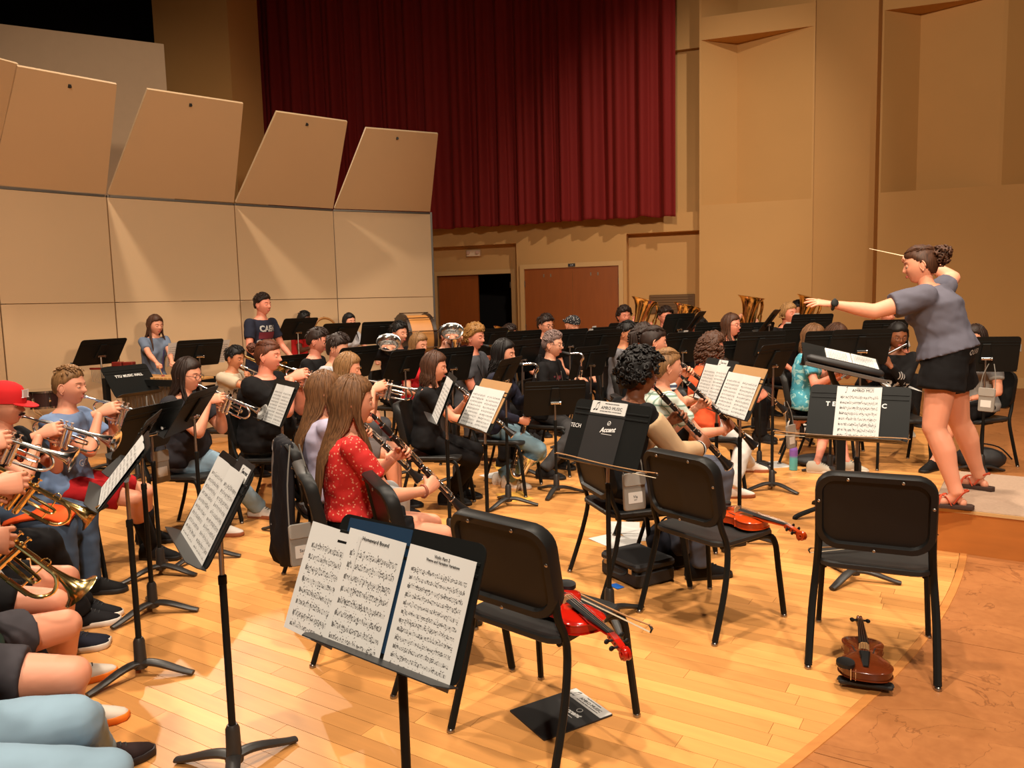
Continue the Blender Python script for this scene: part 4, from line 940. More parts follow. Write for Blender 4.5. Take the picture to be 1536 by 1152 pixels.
def hair_mb(style, rnd, dn, L=.3, near=1):
    """in head coordinates; dn is straight down seen from the head"""
    b = MB(); N = 1.0 if near else .55
    def lock(pts, r, n=5): b.tube(pts, [r * (.75, 1, 1, .95, .85, .7, .5, .22, .1)[min(8, int(8 * i / (len(pts) - 1)))] for i in range(len(pts))], n, flat=.55)
    if style in ('short', 'fade', 'shaggy', 'swept'):
        hair_cap(b, .012 if style != 'fade' else .004, top=.012, side=.012, nape=-.05 if style != 'shaggy' else -.085, seed=rnd.random() * 9, rough=.006)
        for i in range(int((190 if style != 'fade' else 170) * N)):
            az = rnd.uniform(-180, 180); el = rnd.uniform(18 if style != 'fade' else 42, 88)
            if abs(az) > 115 and el < 50: el = rnd.uniform(50, 85)
            d = sdir(az, el); p = skull(d, 1.07) + d * .010; side = 1 if rnd.random() < .6 else -1
            if style == 'swept': fwd = V((.7, .35, -.1))
            else: fwd = V((side * .35, .8, .05)) if el > 50 else V((.1 * side, .3, -.8))
            tan = (fwd - d * fwd.dot(d)).normalized(); ln = rnd.uniform(.03, .055) * {'shaggy': 1.3, 'fade': .55}.get(style, 1)
            lf = .003 if style == 'fade' else .006
            P = [p, p + tan * ln * .35 + d * lf, p + tan * ln * .7 + d * lf, p + tan * ln]; lock(P, rnd.uniform(.0055, .0085))
    elif style in ('long', 'bob', 'wavy', 'half'):
        hair_cap(b, .013, side=.0, nape=-.10, top=.006, seed=rnd.random() * 9)
        n = int(240 * N)
        for i in range(n):
            az = -110 + 220 * (i + rnd.random()) / n; lay = rnd.choice((1.09, 1.12, 1.15, 1.19)); e0 = rnd.uniform(55, 86)
            P = []
            for e in (e0, 48, 24, 2, -20): P.append(skull(sdir(az, e), lay) + V((0, -.006, 0)))
            if abs(az) > 90: P = [p + V((math.copysign(.005, az), -.006, 0)) for p in P]
            ln = L * rnd.uniform(.86, 1.08); q = P[-1]
            ph = rnd.uniform(0, 6)
            for k in range(1, 7):
                w = V((math.sin(ph + k * 1.4), math.cos(ph + k * 1.5), 0)) * (.014 if style == 'wavy' else .004)
                out = V((q.x, q.y, 0)).normalized() * (.012 * math.sin(min(1, k / 3) * 1.5))
                z_ = q + dn * ln * k / 6 + w + out; t_ = min(1, ln * k / 6 / .26); t_ = t_ * t_ * (3 - 2 * t_)
                z_.y += ((.085 + .02 * lay if abs(az) > 92 else -.132 - .12 * (lay - 1.09) + .10 * abs(z_.x)) - z_.y) * t_ * (1 if L > .15 else .45)
                P.append(z_)
            lock(P, rnd.uniform(.006, .010), 5)
        for i in range(int(36 * N)):                   # front strands framing the face
            s = rnd.choice((-1, 1)); lay = rnd.uniform(1.06, 1.14)
            P = [skull(V((s * x, y, z)).normalized(), lay) for x, y, z in ((.06, .40, .92), (.52, .46, .72), (.88, .28, .38), (.99, .14, -.02))]
            q = P[-1]; ln = L * rnd.uniform(.75, 1)
            for k in range(1, 5): P.append(q + dn * ln * k / 4 + V((s * .003 * k, -.004 * k, 0)))
            lock(P, rnd.uniform(.007, .011), 5)
    elif style in ('curly', 'afro', 'curlylong'):
        hair_cap(b, .02 if style != 'afro' else .035, side=.005, nape=-.08, top=.01, rough=.02, seed=rnd.random() * 9)
        n = int({'curly': 190, 'afro': 330, 'curlylong': 200}[style] * N); R = {'curly': .026, 'afro': .058, 'curlylong': .024}[style]
        for i in range(n):
            az = rnd.uniform(-180, 180); el = math.degrees(math.asin(rnd.uniform(-.35, 1)))
            if abs(az) > 112 and el < 36: continue
            if abs(az) > 80 and el < -2: continue
            d = sdir(az, el); p = skull(d, 1.02) + d * (R * rnd.uniform(.55, 1.0)); u = d.orthogonal().normalized(); w = d.cross(u); a0 = rnd.uniform(0, 6); r = rnd.uniform(.009, .014)
            b.tube([p + (u * math.cos(a0 + k * 1.15) + w * math.sin(a0 + k * 1.15)) * r + d * (k * .003 - .010) for k in range(6)], [.006, .0075, .0075, .007, .006, .003], 5)
        if style == 'curlylong':
            for i in range(int(90 * N)):
                az = rnd.uniform(-128, 128); q = skull(sdir(az, rnd.uniform(-10, 30)), 1.2); ph = rnd.uniform(0, 6); ln = L * rnd.uniform(.7, 1.05)
                b.tube([q + dn * ln * k / 11 + V((math.sin(ph + k * 1.5), math.cos(ph + k * 1.5), 0)) * .015 + V((q.x, q.y, 0)).normalized() * .02 * min(1, k / 4) for k in range(12)], [.008] * 9 + [.006, .004, .002], 5)
    elif style == 'under': hair_cap(b, .003, side=.012, nape=-.05)
    elif style in ('bun', 'pony'):
        hair_cap(b, .009, side=.004, nape=-.075, front=.066, seed=3, rough=.004)
        for i in range(int(70 * N)):
            az = rnd.uniform(-175, 175); P = [skull(sdir(az, 40) if abs(az) < 100 else sdir(az, 46), 1.1), skull(sdir(az * .6, 52), 1.14), skull(sdir(az * .3, 40), 1.16), V((0, -.108, .045))]; lock(P, .009)
        c = V((0, -.128 if L < .5 else -.118, .050 if L < .5 else .030))
        if style == 'bun':
            for i in range(int((110 if L < .5 else 230) * N)):
                d = V((rnd.gauss(0, 1), rnd.gauss(0, 1), rnd.gauss(0, 1))).normalized(); u = d.orthogonal().normalized(); w = d.cross(u); a0 = rnd.uniform(0, 6); p = c + d * rnd.uniform(.008, .034 * (L / .3))
                b.tube([p + (u * math.cos(a0 + k * 1.1) + w * math.sin(a0 + k * 1.1)) * .012 for k in range(6)], [.005, .0075, .0075, .007, .006, .003], 5)
        else:
            for i in range(int(40 * N)):
                o = V((rnd.uniform(-.02, .02), rnd.uniform(-.015, .015), 0)); lock([c + V((0, .03, 0)), c + V((0, -.005, .012)) + o, c + V((0, -.03, 0)) + o] + [c + V((0, -.03, 0)) + dn * L * k / 5 + o * (1.2 + .2 * k) for k in range(1, 6)], .010)
    return b
def ik(A, B, l1, l2, pole):
    A, B = V(A), V(B); d = B - A; L = d.length
    if L > (l1 + l2) * .995: k = L / ((l1 + l2) * .995); l1 *= k; l2 *= k
    u = d.normalized(); x = (l1 * l1 - l2 * l2 + L * L) / (2 * L); h = math.sqrt(max(0, l1 * l1 - x * x)); p = V(pole); p = (p - u * p.dot(u)).normalized()
    return A + u * x + p * h
def cyl(b, A, B, r0, r1, n=12, k=5, bulge=0.0):
    A, B = V(A), V(B); b.tube([A.lerp(B, i / k) for i in range(k + 1)], [r0 + (r1 - r0) * i / k + bulge * math.sin(PI * min(1, i / k * 1.6)) for i in range(k + 1)], n)
CHAIRGROUP = 'black band chairs'
def person(desc, label, u=None, v=None, Y=None, a=0, hip=None, hz=None, s=1.0, w=1.0, fem=False, tone='light', hair=('short', 'brown'), L=.3, shirt=('grey', (90, 90, 95)), sleeve='s',
           pants=('black', (22, 21, 22)), leg='long', shoe='black', bsz=None, inst=None, ip=20, iy=0, yaw=0, pitch=8, lean=4, glasses=False, stand_=False, floorz=0.0, feet=None, near=None, chair=True, hands=None,
           elbows=None, pose=None, wide=1.0, hat=None, bust=0, knees=None, socks=None, itilt=0, ifwd=0, bell=None, hemlo=-.10, shirtmat=None, pantsmat=None, roll=0, collar=False):
    """u, v, Y: where the middle of the head is; a: direction faced, in degrees from +X; returns the thing and its joints"""
    rnd = random.Random(hash(desc) % 1000 if False else sum(map(ord, desc)))
    fwd = V((math.cos(math.radians(a)), math.sin(math.radians(a)), 0))
    hipz = .55 if not stand_ else .93 * s
    hz0 = (1.19 if not stand_ else 1.62 * s)
    if u is not None:
        H = at(u, v, Y); hz = H.z - floorz
    else: hz = hz or hz0
    tl = hz - hipz; hy = .035 + tl * math.tan(math.radians(lean))
    if u is not None: org = V((H.x, H.y, floorz)) - fwd * hy
    else: org = V((hip[0], hip[1], floorz)); Y = hip[1]
    if near is None: near = Y < 6.6
    W2L = (T(*org) @ RZ(a - 90)).inverted()
    th = thing('person', label, 'person', T(*org) @ RZ(a - 90))
    sk = skin_mat(tone)
    bs = s if u is None else max(.88, min(1.12, (tl / .655) ** .6 if not stand_ else tl / .70)) * s
    if bsz: bs = bsz
    HC = V((0, hy, hz)); HM = T(*HC) @ RZ(yaw) @ RX(-pitch) @ RY(roll) @ Matrix.Scale(bs ** .5 if bs > 1 else bs ** .7, 4)
    hip_c = V((0, 0, hipz)); NB = HC + V((0, -.032 * bs, -.155 * bs)) + V((0, -.02, .02)) * (pitch / 40)
    sp = (NB - hip_c); Ls = sp.length; su = sp.normalized(); sf = V((0, 1, 0)); sf = (sf - su * sf.dot(su)).normalized(); X = V((1, 0, 0))
    SC = NB - su * .055 * bs; shw = (.165 if fem else .185) * bs * (1 + (w - 1) * .5)
    if pose and 'turn' in pose: q = Matrix.Rotation(math.radians(pose['turn']), 3, su); X = q @ X; sf = q @ sf
    prof = [(-.16, .12, .085), (-.10, .158, .108), (.03, .170, .118), (.28, .128 if fem else .150, .098), (.52, .142 if fem else .160, .104), (.72, .155 if fem else .172, .112), (.86, .150 if fem else .170, .098), (.95, .115, .078), (1.02, .066, .062)]
    def torso(b, lo, hi, inf, n=18, hem=0.0, upper=True):
        R = []
        pts = [p for p in prof if lo < p[0] < hi]
        def interp(t):
            for (t0, w0, d0), (t1, w1, d1) in zip(prof[:-1], prof[1:]):
                if t0 <= t <= t1: k = (t - t0) / (t1 - t0); return (t, w0 + (w1 - w0) * k, d0 + (d1 - d0) * k)
            return prof[-1] if t > 1 else prof[0]
        pts = [interp(lo)] + pts + [interp(hi)]
        for t, ww, dd in pts:
            c = hip_c + su * Ls * t + sf * (-.018 * math.sin(PI * max(0, min(1, t)))); bl = (w - 1) * (1 if .0 < t < .75 else .5)
            i_ = inf + hem * max(0, 1 - (t - lo) / .35)
            R.append([c + X * ((ww * bs * (1 + bl * .8) + i_) * math.copysign(abs(math.cos(q)) ** .9, math.cos(q))) + sf * ((dd * bs * (1 + bl * 1.1) + i_) * math.sin(q)) for q in [2 * PI * j / n for j in range(n)]])
        b.loft(R)
        if not upper: return
        if fem or bust:
            for s_ in (-1, 1): c = hip_c + su * Ls * .66 + X * s_ * .070 * bs + sf * (.068 * bs * w); b.ball(c, (.062 * bs + inf * .6,) * 3, 10, 7)
        if w > 1.12 and not stand_: c = hip_c + su * Ls * .26 + sf * .05 * w; b.ball(c, (.15 * w * bs + inf, .12 * w * bs + inf * 1.6, .14 * bs + inf), 12, 8)
    # joints
    S = {-1: SC - X * shw, 1: SC + X * shw}
    mouth = HM @ V((0, .098, -.057))
    IM = None
    if inst in ('gold_trumpet', 'silver_trumpet', 'clarinet', 'flute', 'trombone'):
        if inst == 'flute': d = V((.93, .22, -.28)) if not itilt else V((.9, .2, -.42)); IM = frame(mouth + V((0, .012, -.012)), d, (0, 0, 1))
        else:
            d = V((math.sin(math.radians(iy)) * math.cos(math.radians(ip)), math.cos(math.radians(iy)) * math.cos(math.radians(ip)), -math.sin(math.radians(ip)))); IM = frame(mouth - d * (.004 if inst != 'clarinet' else .014), d, (0, 0, 1))
    elif inst in ('sax', 'bass_clarinet'): IM = frame(mouth - V((0, .012, 0)), (.0, 1, -.25), (0, 0, 1)) @ RY(itilt) 
    elif inst in ('tuba', 'silver_horn', 'horn'): IM = T(*(mouth + V((0, .04, -.018)))) @ RY(itilt) @ RX(ifwd)
    if bell:
        k = .66 if inst != 'tuba' else .86; Rm = RY(itilt) @ RX(ifwd); IM = T(*((W2L @ at(*bell)) - (Rm @ V((.10 * k, .16 * k, .30 * k))))) @ Rm
    q3 = lambda v_: (IM.to_3x3() @ V(v_))
    HT = {}
    if hands: HT = {k: (W2L @ V(p), W2L.to_3x3() @ V(fd), W2L.to_3x3() @ V(pd), ps) for k, (p, fd, pd, ps) in hands.items()}
    elif inst in ('gold_trumpet', 'silver_trumpet'):
        HT = {1: (IM @ V((.052, .135, -.055)), q3((-.30, .72, .55)), q3((-.80, -.10, -.50)), 'press'), -1: (IM @ V((-.085, .15, -.10)), q3((.62, .60, .35)), q3((.62, -.75, .10)), 'grip')}
    elif inst == 'trombone': HT = {1: (IM @ V((.05, .42, -.09)), q3((-.4, .8, .3)), q3((-.9, -.3, 0)), 'grip'), -1: (IM @ V((-.07, .05, -.12)), q3((.5, .5, .6)), q3((.8, -.5, 0)), 'grip')}
    elif inst == 'clarinet':
        HT = {1: (IM @ V((.062, .455, -.062)), q3((-.55, .12, .80)), q3((-.8, 0, -.55)), 'grip'), -1: (IM @ V((-.062, .255, -.058)), q3((.55, .15, .80)), q3((.8, 0, -.55)), 'grip')}
    elif inst == 'flute':
        HT = {-1: (IM @ V((-.06, .20, -.075)), q3((.35, .1, .85)), q3((.85, 0, -.35)), 'grip'), 1: (IM @ V((-.045, .42, -.10)), q3((.2, -.05, .9)), q3((.9, 0, -.2)), 'grip')}
    elif inst in ('sax', 'bass_clarinet'):
        HT = {-1: (IM @ V((-.068, .20, -.23)), q3((.6, .7, .1)), q3((.75, -.6, 0)), 'grip'), 1: (IM @ V((.072, .20, -.45)), q3((-.6, .7, .1)), q3((-.75, -.6, 0)), 'grip')}
    elif inst in ('tuba', 'silver_horn', 'horn'):
        k = .66 if inst != 'tuba' else .86
        HT = {1: (IM @ V((.12 * k, .06 * k, .02)), q3((-.5, .5, .55)), q3((-.4, .1, -.8)), 'press'), -1: (IM @ V((-.22 * k, .10 * k, -.10 * k)), q3((.6, .6, .3)), q3((.7, -.6, 0)), 'grip')}
    elif stand_: HT = {k: (V((k * .22, .30, 1.0 * s)), V((-.3 * k, .9, -.1)), V((0, -.1, -1)), 'fist') for k in (-1, 1)}
    else: HT = {k: (V((k * .12, .30, .645)), V((-.2 * k, .9, -.25)), V((0, -.2, -1)), 'rest') for k in (-1, 1)}
    E_ = {}
    for k in (-1, 1):
        pole = V((k * .55, -.15, -1)) if not elbows else (W2L.to_3x3() @ V(elbows[k]))
        E_[k] = ik(S[k], HT[k][0], .295 * bs, .255 * bs, pole)
    Hj = {k: V((k * .092 * bs, 0, hipz)) for k in (-1, 1)}
    An, Kn, Td = {}, {}, {}
    for k in (-1, 1):
        if feet: p = W2L @ fl(*feet[0 if k < 0 else 1], floorz + .03); td = V((k * .12, 1, 0)) if not stand_ else (V((k * .2, 1, 0)))
        else:
            td = V((k * .12, 1, 0)); p = V((k * (.13 if not fem else .085), .44 * bs + .12 + rnd.uniform(-.04, .06), 0)) if not stand_ else V((k * .12, .13, 0))
        td.normalize(); Td[k] = td; An[k] = V((p.x, p.y, .085)) - td * .15
        if pose and ('ankle', k) in pose: An[k] = W2L @ V(pose[('ankle', k)])
        Kn[k] = ik(Hj[k], An[k], .44 * bs, .42 * bs, V((k * .12, 1, .55)) if not stand_ else V((k * .1, 1, 0)))
        if knees: Kn[k] = W2L @ V(knees[k])
    vb = .010 if near else .016
    b = MB(); torso(b, -.16, 1.02, 0)
    cyl(b, NB - su * .06, HC + V((0, -.012, -.03)), .056 * bs * (.88 if fem else 1), .050 * bs * (.9 if fem else 1.05))
    for k in (-1, 1):
        aw = 1 + (w - 1) * .9
        b.ball(S[k], .056 * bs * aw, 10, 7); cyl(b, S[k], E_[k], .050 * bs * aw, .038 * bs * aw); b.ball(E_[k], .0385 * bs * aw, 10, 7); cyl(b, E_[k], HT[k][0], .038 * bs * aw, .0255 * bs, bulge=.004)
        lw = 1 + (w - 1) * .8
        cyl(b, Hj[k], Kn[k], .082 * bs * lw, .056 * bs * lw, 14); b.ball(Kn[k], .0565 * bs * lw, 12, 8)
        d = An[k] - Kn[k]; R = [(0, .052), (.2, .056), (.35, .055), (.6, .043), (.85, .034), (1, .036)]
        back = V((0, -1, 0)); b.tube([Kn[k] + d * t + back * .012 * math.sin(PI * min(1, t * 1.5)) for t, r in R], [r * bs * lw for t, r in R], 12)
        b.tube([An[k] + V((0, 0, .01)), An[k] + Td[k] * .04 + V((0, 0, -.038)), An[k] + Td[k] * .11 + V((0, 0, -.060)), An[k] + Td[k] * .155 + V((0, 0, -.067))], [.034, .031, .026, .015], 10)
        b.ball(An[k] - Td[k] * .03 + V((0, 0, -.05)), (.028, .028, .032), 8, 6)
    body = soft('body', b, sk, th, vb, 3)
    joins = [(get_head(52 if near else 36, fem, wide), HM)]
    for k in (-1, 1):
        p, fd, pd, ps = HT[k]; hs = bs * (.92 if fem else 1.0)
        joins.append((HANDS[(ps, 0 if near else 1, 'R' if k > 0 else 'L')], frame(p, fd, -V(pd)) @ Matrix.Scale(hs, 4)))
    PENDING.append((body, joins, 0, None))
    # clothes
    vc = .011 if near else .017
    sm_ = shirtmat or cloth(*shirt)
    b = MB(); torso(b, hemlo if not stand_ else (-.12 if leg != 'short' else .04), .985, .014, hem=.016 if not collar else .02)
    for k in (-1, 1):
        aw = 1 + (w - 1) * .9; e = E_[k]
        b.ball(S[k], .064 * bs * aw, 12, 8)
        if sleeve == 's': cyl(b, S[k], S[k].lerp(e, .62), .062 * bs * aw, .064 * bs * aw, 14, 4)
        elif sleeve == 'n': pass
        else: cyl(b, S[k], e, .060 * bs * aw, .052 * bs * aw, 14); b.ball(e, .052 * bs * aw, 10, 7); cyl(b, e, e.lerp(HT[k][0], .94), .052 * bs * aw, .038 * bs, 14)
    if collar: b.tube([NB + X * .075 * math.cos(q) + sf * (.07 * math.sin(q) - .01) + su * (.005 - .015 * math.sin(q)) for q in [2 * PI * i / 16 for i in range(16)]], .022, 8, closed=True)
    shirt_o = soft('shirt', b, sm_, th, vc, 3); PENDING.append((shirt_o, [], .009 if near else .006, S[1]))
    if collar == 'hood':
        b = MB(); b.ball(NB - sf * .10 - su * .03, (.10, .06, .085), 12, 8); h_ = soft('hood', b, sm_, th, .014, 3); PENDING.append((h_, [], .006, S[1]))
    pm = pantsmat or (denim(*pants) if 'jean' in pants[0] else cloth(*pants))
    b = MB(); torso(b, -.16, .14 if not stand_ and hemlo < 0 else .26, .010 if not stand_ else .013, upper=False)
    for k in (-1, 1):
        lw = 1 + (w - 1) * .8
        if leg == 'long':
            cyl(b, Hj[k], Kn[k], .093 * bs * lw, .070 * bs * lw, 14); b.ball(Kn[k], .071 * bs * lw, 12, 8)
            d = An[k] - Kn[k]; b.tube([Kn[k] + d * t for t in (0, .3, .6, .85, 1.02)], [x * bs * lw for x in (.070, .068, .062, .060, .064)], 14)
        else:
            t = dict(short=.46, knee=.80, mid=.62)[leg]; cyl(b, Hj[k], Hj[k].lerp(Kn[k], t), (.096 if leg != 'short' else .104) * bs * lw, (.090 if leg != 'short' else .112) * bs * lw, 16, 4)
    pants_o = soft('trousers' if leg == 'long' else 'shorts', b, pm, th, vc, 3); PENDING.append((pants_o, [], .007 if near else .005, Kn[1]))
    if socks:
        for k in (-1, 1):
            b = MB(); d = An[k] - Kn[k]; b.tube([Kn[k] + d * t + V((0, -.012, 0)) * math.sin(PI * min(1, t * 1.5)) for t in (.42, .6, .85, 1.0)], [.054, .048, .042, .044], 14); b.build('sock', cloth(*socks), th, 180)
    if shoe:
        um, so, lc = shoes(shoe)
        for k in (-1, 1):
            M = frame(An[k] - V((0, 0, .085)), Td[k], (0, 0, 1)); so_ = inst_('shoe', um, th, M); inst_('sole', so, so_); inst_('laces', lc, so_)
    # face
    for s_ in (-1, 1): inst_('eye', EYE, th, HM @ T(s_ * .031 * wide, .0728, .006) @ RX(-16))
    nb_ = len(BROW.v) // 2; nf_ = len(BROW.f) // 2
    for s_ in (0, 1): bl = MB(); bl.add(BROW.v[s_ * nb_:(s_ + 1) * nb_], [tuple(i - s_ * nb_ for i in f) for f in BROW.f[s_ * nf_:(s_ + 1) * nf_]], 0, HM @ Matrix.Diagonal((wide, 1, 1, 1))); bl.build('eyebrow', hair_mat(hair[1] if hair[1] not in ('curlyblond',) else 'brown'), th, 180)
    for s_ in (-1, 1): bl = MB(); bl.add(LIDS.v, LIDS.f, 0, HM @ T(s_ * .031 * wide, .0728, .006)); bl.build('eyelid', sk, th, 180)
    inst_('lips', LIPM, th, HM)
    if glasses: inst_('glasses', GLASSM, th, HM @ Matrix.Diagonal((wide, 1, 1, 1)))
    dn = (HM.inverted().to_3x3() @ V((0, 0, -1))).normalized()
    if hair[0]:
        hm = hair_mb(hair[0], rnd, dn, L, near); h2 = MB(); h2.add(hm.v, hm.f, 0, HM @ Matrix.Diagonal((wide, 1, 1, 1))); h2.build('hair', hair_mat(hair[1]), th, 180)
    J = dict(pants=pants_o, th=th, HM=HM, HC=HC, NB=NB, SC=SC, S=S, E=E_, K=Kn, A=An, H=HT, X=X, sf=sf, su=su, Ls=Ls, hip=hip_c, org=org, W=T(*org) @ RZ(a - 90), shirt=shirt_o, body=body, mouth=mouth, IM=IM, desc=desc, bs=bs)
    if inst:
        names = dict(gold_trumpet='gold trumpet', silver_trumpet='silver trumpet', clarinet='black clarinet with silver keys', flute='silver flute', sax='brass saxophone', bass_clarinet='black bass clarinet with silver neck', tuba='brass tuba with its bell up', silver_horn='silver euphonium with its bell up', horn='brass euphonium with its bell up', trombone='trombone')
        J['inst'] = get(inst, names[inst] + ' played by ' + desc, J['W'] @ IM, names[inst] + 's')
    if chair and not stand_:
        J['chair'] = get('chair', 'black band chair under ' + desc, J['W'] @ T(0, .065 if lean >= 0 else .035, 0), CHAIRGROUP)
    return J
inst_ = inst
def chest_text(J, s, size, dz, dx=0, mt=None, **kw):
    """print on the front of the shirt, laid onto the cloth later"""
    p = J['hip'] + J['su'] * J['Ls'] * dz + J['X'] * dx + J['sf'] * .35
    M = Matrix(); X_, Z_ = -J['X'], J['sf']; Y_ = Z_.cross(X_)
    M = Matrix(((X_.x, Y_.x, Z_.x, p.x), (X_.y, Y_.y, Z_.y, p.y), (X_.z, Y_.z, Z_.z, p.z), (0, 0, 0, 1)))
    text(s, size, mt or WHITEINK, J['shirt'], M, 'print', conform=(J['shirt'], -J['sf']), **kw)
def finish_people():
    import bmesh
    bake([p[0] for p in PENDING])
    for o, joins, wr, ref in PENDING:
        me = o.data; mt_ = None
        if wr:
            n = len(me.vertices); co = np.empty(n * 3, np.float32); me.vertices.foreach_get('co', co); no = np.empty(n * 3, np.float32); me.vertices.foreach_get('normal', no)
            co = co.reshape(-1, 3); no = no.reshape(-1, 3); sd = (sum(map(ord, o.name)) % 17) * 3.1 + abs(ref.x) * 40
            d = np.array([noise.noise((x * 7 + z * 5 + sd, y * 7 - z * 5, z * 13)) + .5 * noise.noise((x * 19 + sd, y * 19 - z * 9, z * 26)) for x, y, z in co.tolist()], np.float32)
            co += no * (d * wr)[:, None]; me.vertices.foreach_set('co', co.ravel())
        if joins:
            bm = bmesh.new(); bm.from_mesh(me)
            for jm, M in joins:
                c = jm.copy(); c.transform(M); bm.from_mesh(c); bpy.data.meshes.remove(c)
            for f in bm.faces: f.material_index = 0; f.smooth = True
            bm.to_mesh(me); bm.free()
        me.polygons.foreach_set('use_smooth', [True] * len(me.polygons)); me.update()
def finish_text():
    dg = bpy.context.evaluated_depsgraph_get()
    mes = [bpy.data.meshes.new_from_object(t[0].evaluated_get(dg), depsgraph=dg) for t in TEXTS]; trees = {}
    for (cu, name, mt, parent, M, conform, xs), me in zip(TEXTS, mes):
        me.transform(Matrix.Diagonal((xs, 1, 1, 1)))
        bpy.data.objects.remove(cu); me.materials.clear(); me.materials.append(mt)
        o = bpy.data.objects.new(name, me); COL.objects.link(o)
        if parent: o.parent = parent
        if conform:
            so, d = conform
            if so.name not in trees: trees[so.name] = BVHTree.FromPolygons([v.co for v in so.data.vertices], [p.vertices for p in so.data.polygons])
            me.transform(M); hit_n = 0
            for v in me.vertices:
                h = trees[so.name].ray_cast(v.co, V(d).normalized())
                if h[0] is not None: v.co = h[0] - V(d).normalized() * .003
            me.update()
        else:
            # world placement: text given in world space even when parented
            if parent is not None and parent.type == 'MESH' and not parent.get('localtext'): o.matrix_basis = parent.matrix_world.inverted() @ M if False else M
            else: o.matrix_basis = M

# ------------------------------------------------------------------ the band
BLUEJ = ('jeans_pale', (132, 158, 176)); NAVYJ = ('jeans_dark', (58, 74, 96)); BLK = ('black', (19, 17, 18)); GRY = ('charcoal', (74, 72, 74))
P = {}
def who(key, desc, label, *a_, **k_): P[key] = person(desc, label, *a_, **k_)
# trumpets along the left edge
who('tf', 'the player in pale jeans at the lower left corner', 'person in pale blue jeans and dark shoes seated at the lower left corner', hip=(-1.45, 1.68), hz=1.24, a=38, pants=BLUEJ, shoe='brownblack', feet=[(214, 1122), (222, 1165)], knees={-1: fl(112, 1082, .5), 1: fl(152, 1168, .5)}, shirt=('slate', (70, 76, 90)), hands={1: ((-1.45, 1.62, .80), (.5, .6, .2), (-.6, .3, -.5), 'rest'), -1: ((-1.62, 1.80, .80), (.6, .5, .2), (.3, -.5, -.5), 'rest')})
who('te', 'the player in dark grey shorts', 'person in dark grey shorts with white and orange shoes lowering a gold trumpet', hip=(-1.70, 2.20), hz=1.13, a=33, lean=-8, elbows={1: (-.8, -.3, -.5), -1: (-.8, .2, -.5)}, pants=('darkgrey', (66, 62, 66)), leg='mid', shoe='orange', feet=[(160, 1003), (176, 1068)], knees={-1: fl(98, 938, .5), 1: fl(108, 1012, .5)}, inst='gold_trumpet', ip=50, shirt=('forest', (40, 60, 50)))
who('td', 'the player in black shorts behind the grey shorts', 'person in black shorts with navy white-soled shoes raising a gold trumpet', hip=(-2.07, 2.78), hz=1.15, a=28, lean=-6, elbows={1: (-.8, -.3, -.5), -1: (-.8, .2, -.5)}, pants=BLK, leg='mid', shoe='navy', feet=[(152, 957), (150, 962)], knees={-1: fl(98, 868, .5), 1: fl(80, 905, .5)}, inst='gold_trumpet', ip=39, shirt=('white', (200, 196, 190)))
who('tc', 'the player in long black trousers', 'person in long black trousers and white-soled shoes holding a low silver trumpet', hip=(-2.62, 3.32), hz=1.19, a=18, pants=BLK, shoe='whitesole', feet=[(168, 925), (172, 915)], inst='silver_trumpet', ip=26, shirt=('navy', (36, 40, 58)))
who('tb', 'the player in the red cap', 'person with moustache in a red cap and black shirt with orange print', 8, 608, 4.1, 3, hair=('under', 'dark'), shirt=BLK, pants=NAVYJ, inst='silver_trumpet', ip=19, pitch=5)
who('ta', 'the player in the blue shirt and red shorts', 'person in blue t-shirt, red shorts and black socks playing a silver trumpet', 104, 580, 4.62, 0, hair=('fade', 'sandy'), shirt=('skyblue', (112, 132, 166)), pants=('red', (168, 26, 30)), leg='knee', shoe='black', socks=BLK, feet=[(258, 806), (262, 832)], inst='silver_trumpet', ip=19, pitch=4, lean=2)
who('g1', 'the woman in glasses and pale jeans', 'woman with long dark hair, glasses, charcoal t-shirt and pale jeans playing a silver trumpet', 282, 563, 5.4, -10, fem=True, w=1.15, hair=('long', 'dark'), L=.24, glasses=True, shirt=('charcoalblack', (44, 42, 46)), pants=BLUEJ, shoe='samba', feet=[(357, 797), (413, 772)], inst='silver_trumpet', ip=24, pitch=10, lean=7)
who('boyb', 'the boy in the beige t-shirt', 'boy with dark hair in a beige printed t-shirt playing a trombone', 352, 537, 7.4, -14, s=.95, hair=('short', 'black'), tone='tan', shirt=('beige', (190, 172, 148)), pants=GRY, inst='trombone', ip=22, pitch=16, lean=8)
who('bun', 'the big man with the hair bun', 'big man with auburn hair bun, black t-shirt and grey shorts playing silver trumpet', 402, 534, 5.95, -6, w=1.32, s=1.04, hair=('bun', 'auburn'), tone='pink', shirt=BLK, pants=('olivegrey', (92, 90, 86)), leg='knee', shoe='black', feet=[(392, 688), (398, 694)], inst='silver_trumpet', ip=20, pitch=6)
who('dk1', 'the dark haired player in black by the red percussionist', 'person with short dark hair in a black t-shirt looking to the right', 476, 512, 7.5, -4, hair=('short', 'dark'), tone='pink', shirt=BLK, pants=GRY, pitch=14)
who('dk2', 'the player with shaggy brown hair', 'person with shaggy dark brown hair in a light grey t-shirt', 506, 522, 6.9, -10, hair=('shaggy', 'dark'), shirt=('lightgrey', (166, 164, 168)), pants=GRY, pitch=20)
who('blo', 'the blond player with chin-length hair', 'person with smooth dark blond hair and grey-brown shorts playing a silver trumpet', 522, 553, 5.8, 2, hair=('bob', 'sandy'), L=.05, shirt=('steel', (112, 110, 118)), pants=('taupe', (96, 86, 84)), leg='knee', inst='silver_trumpet', ip=14, pitch=14)
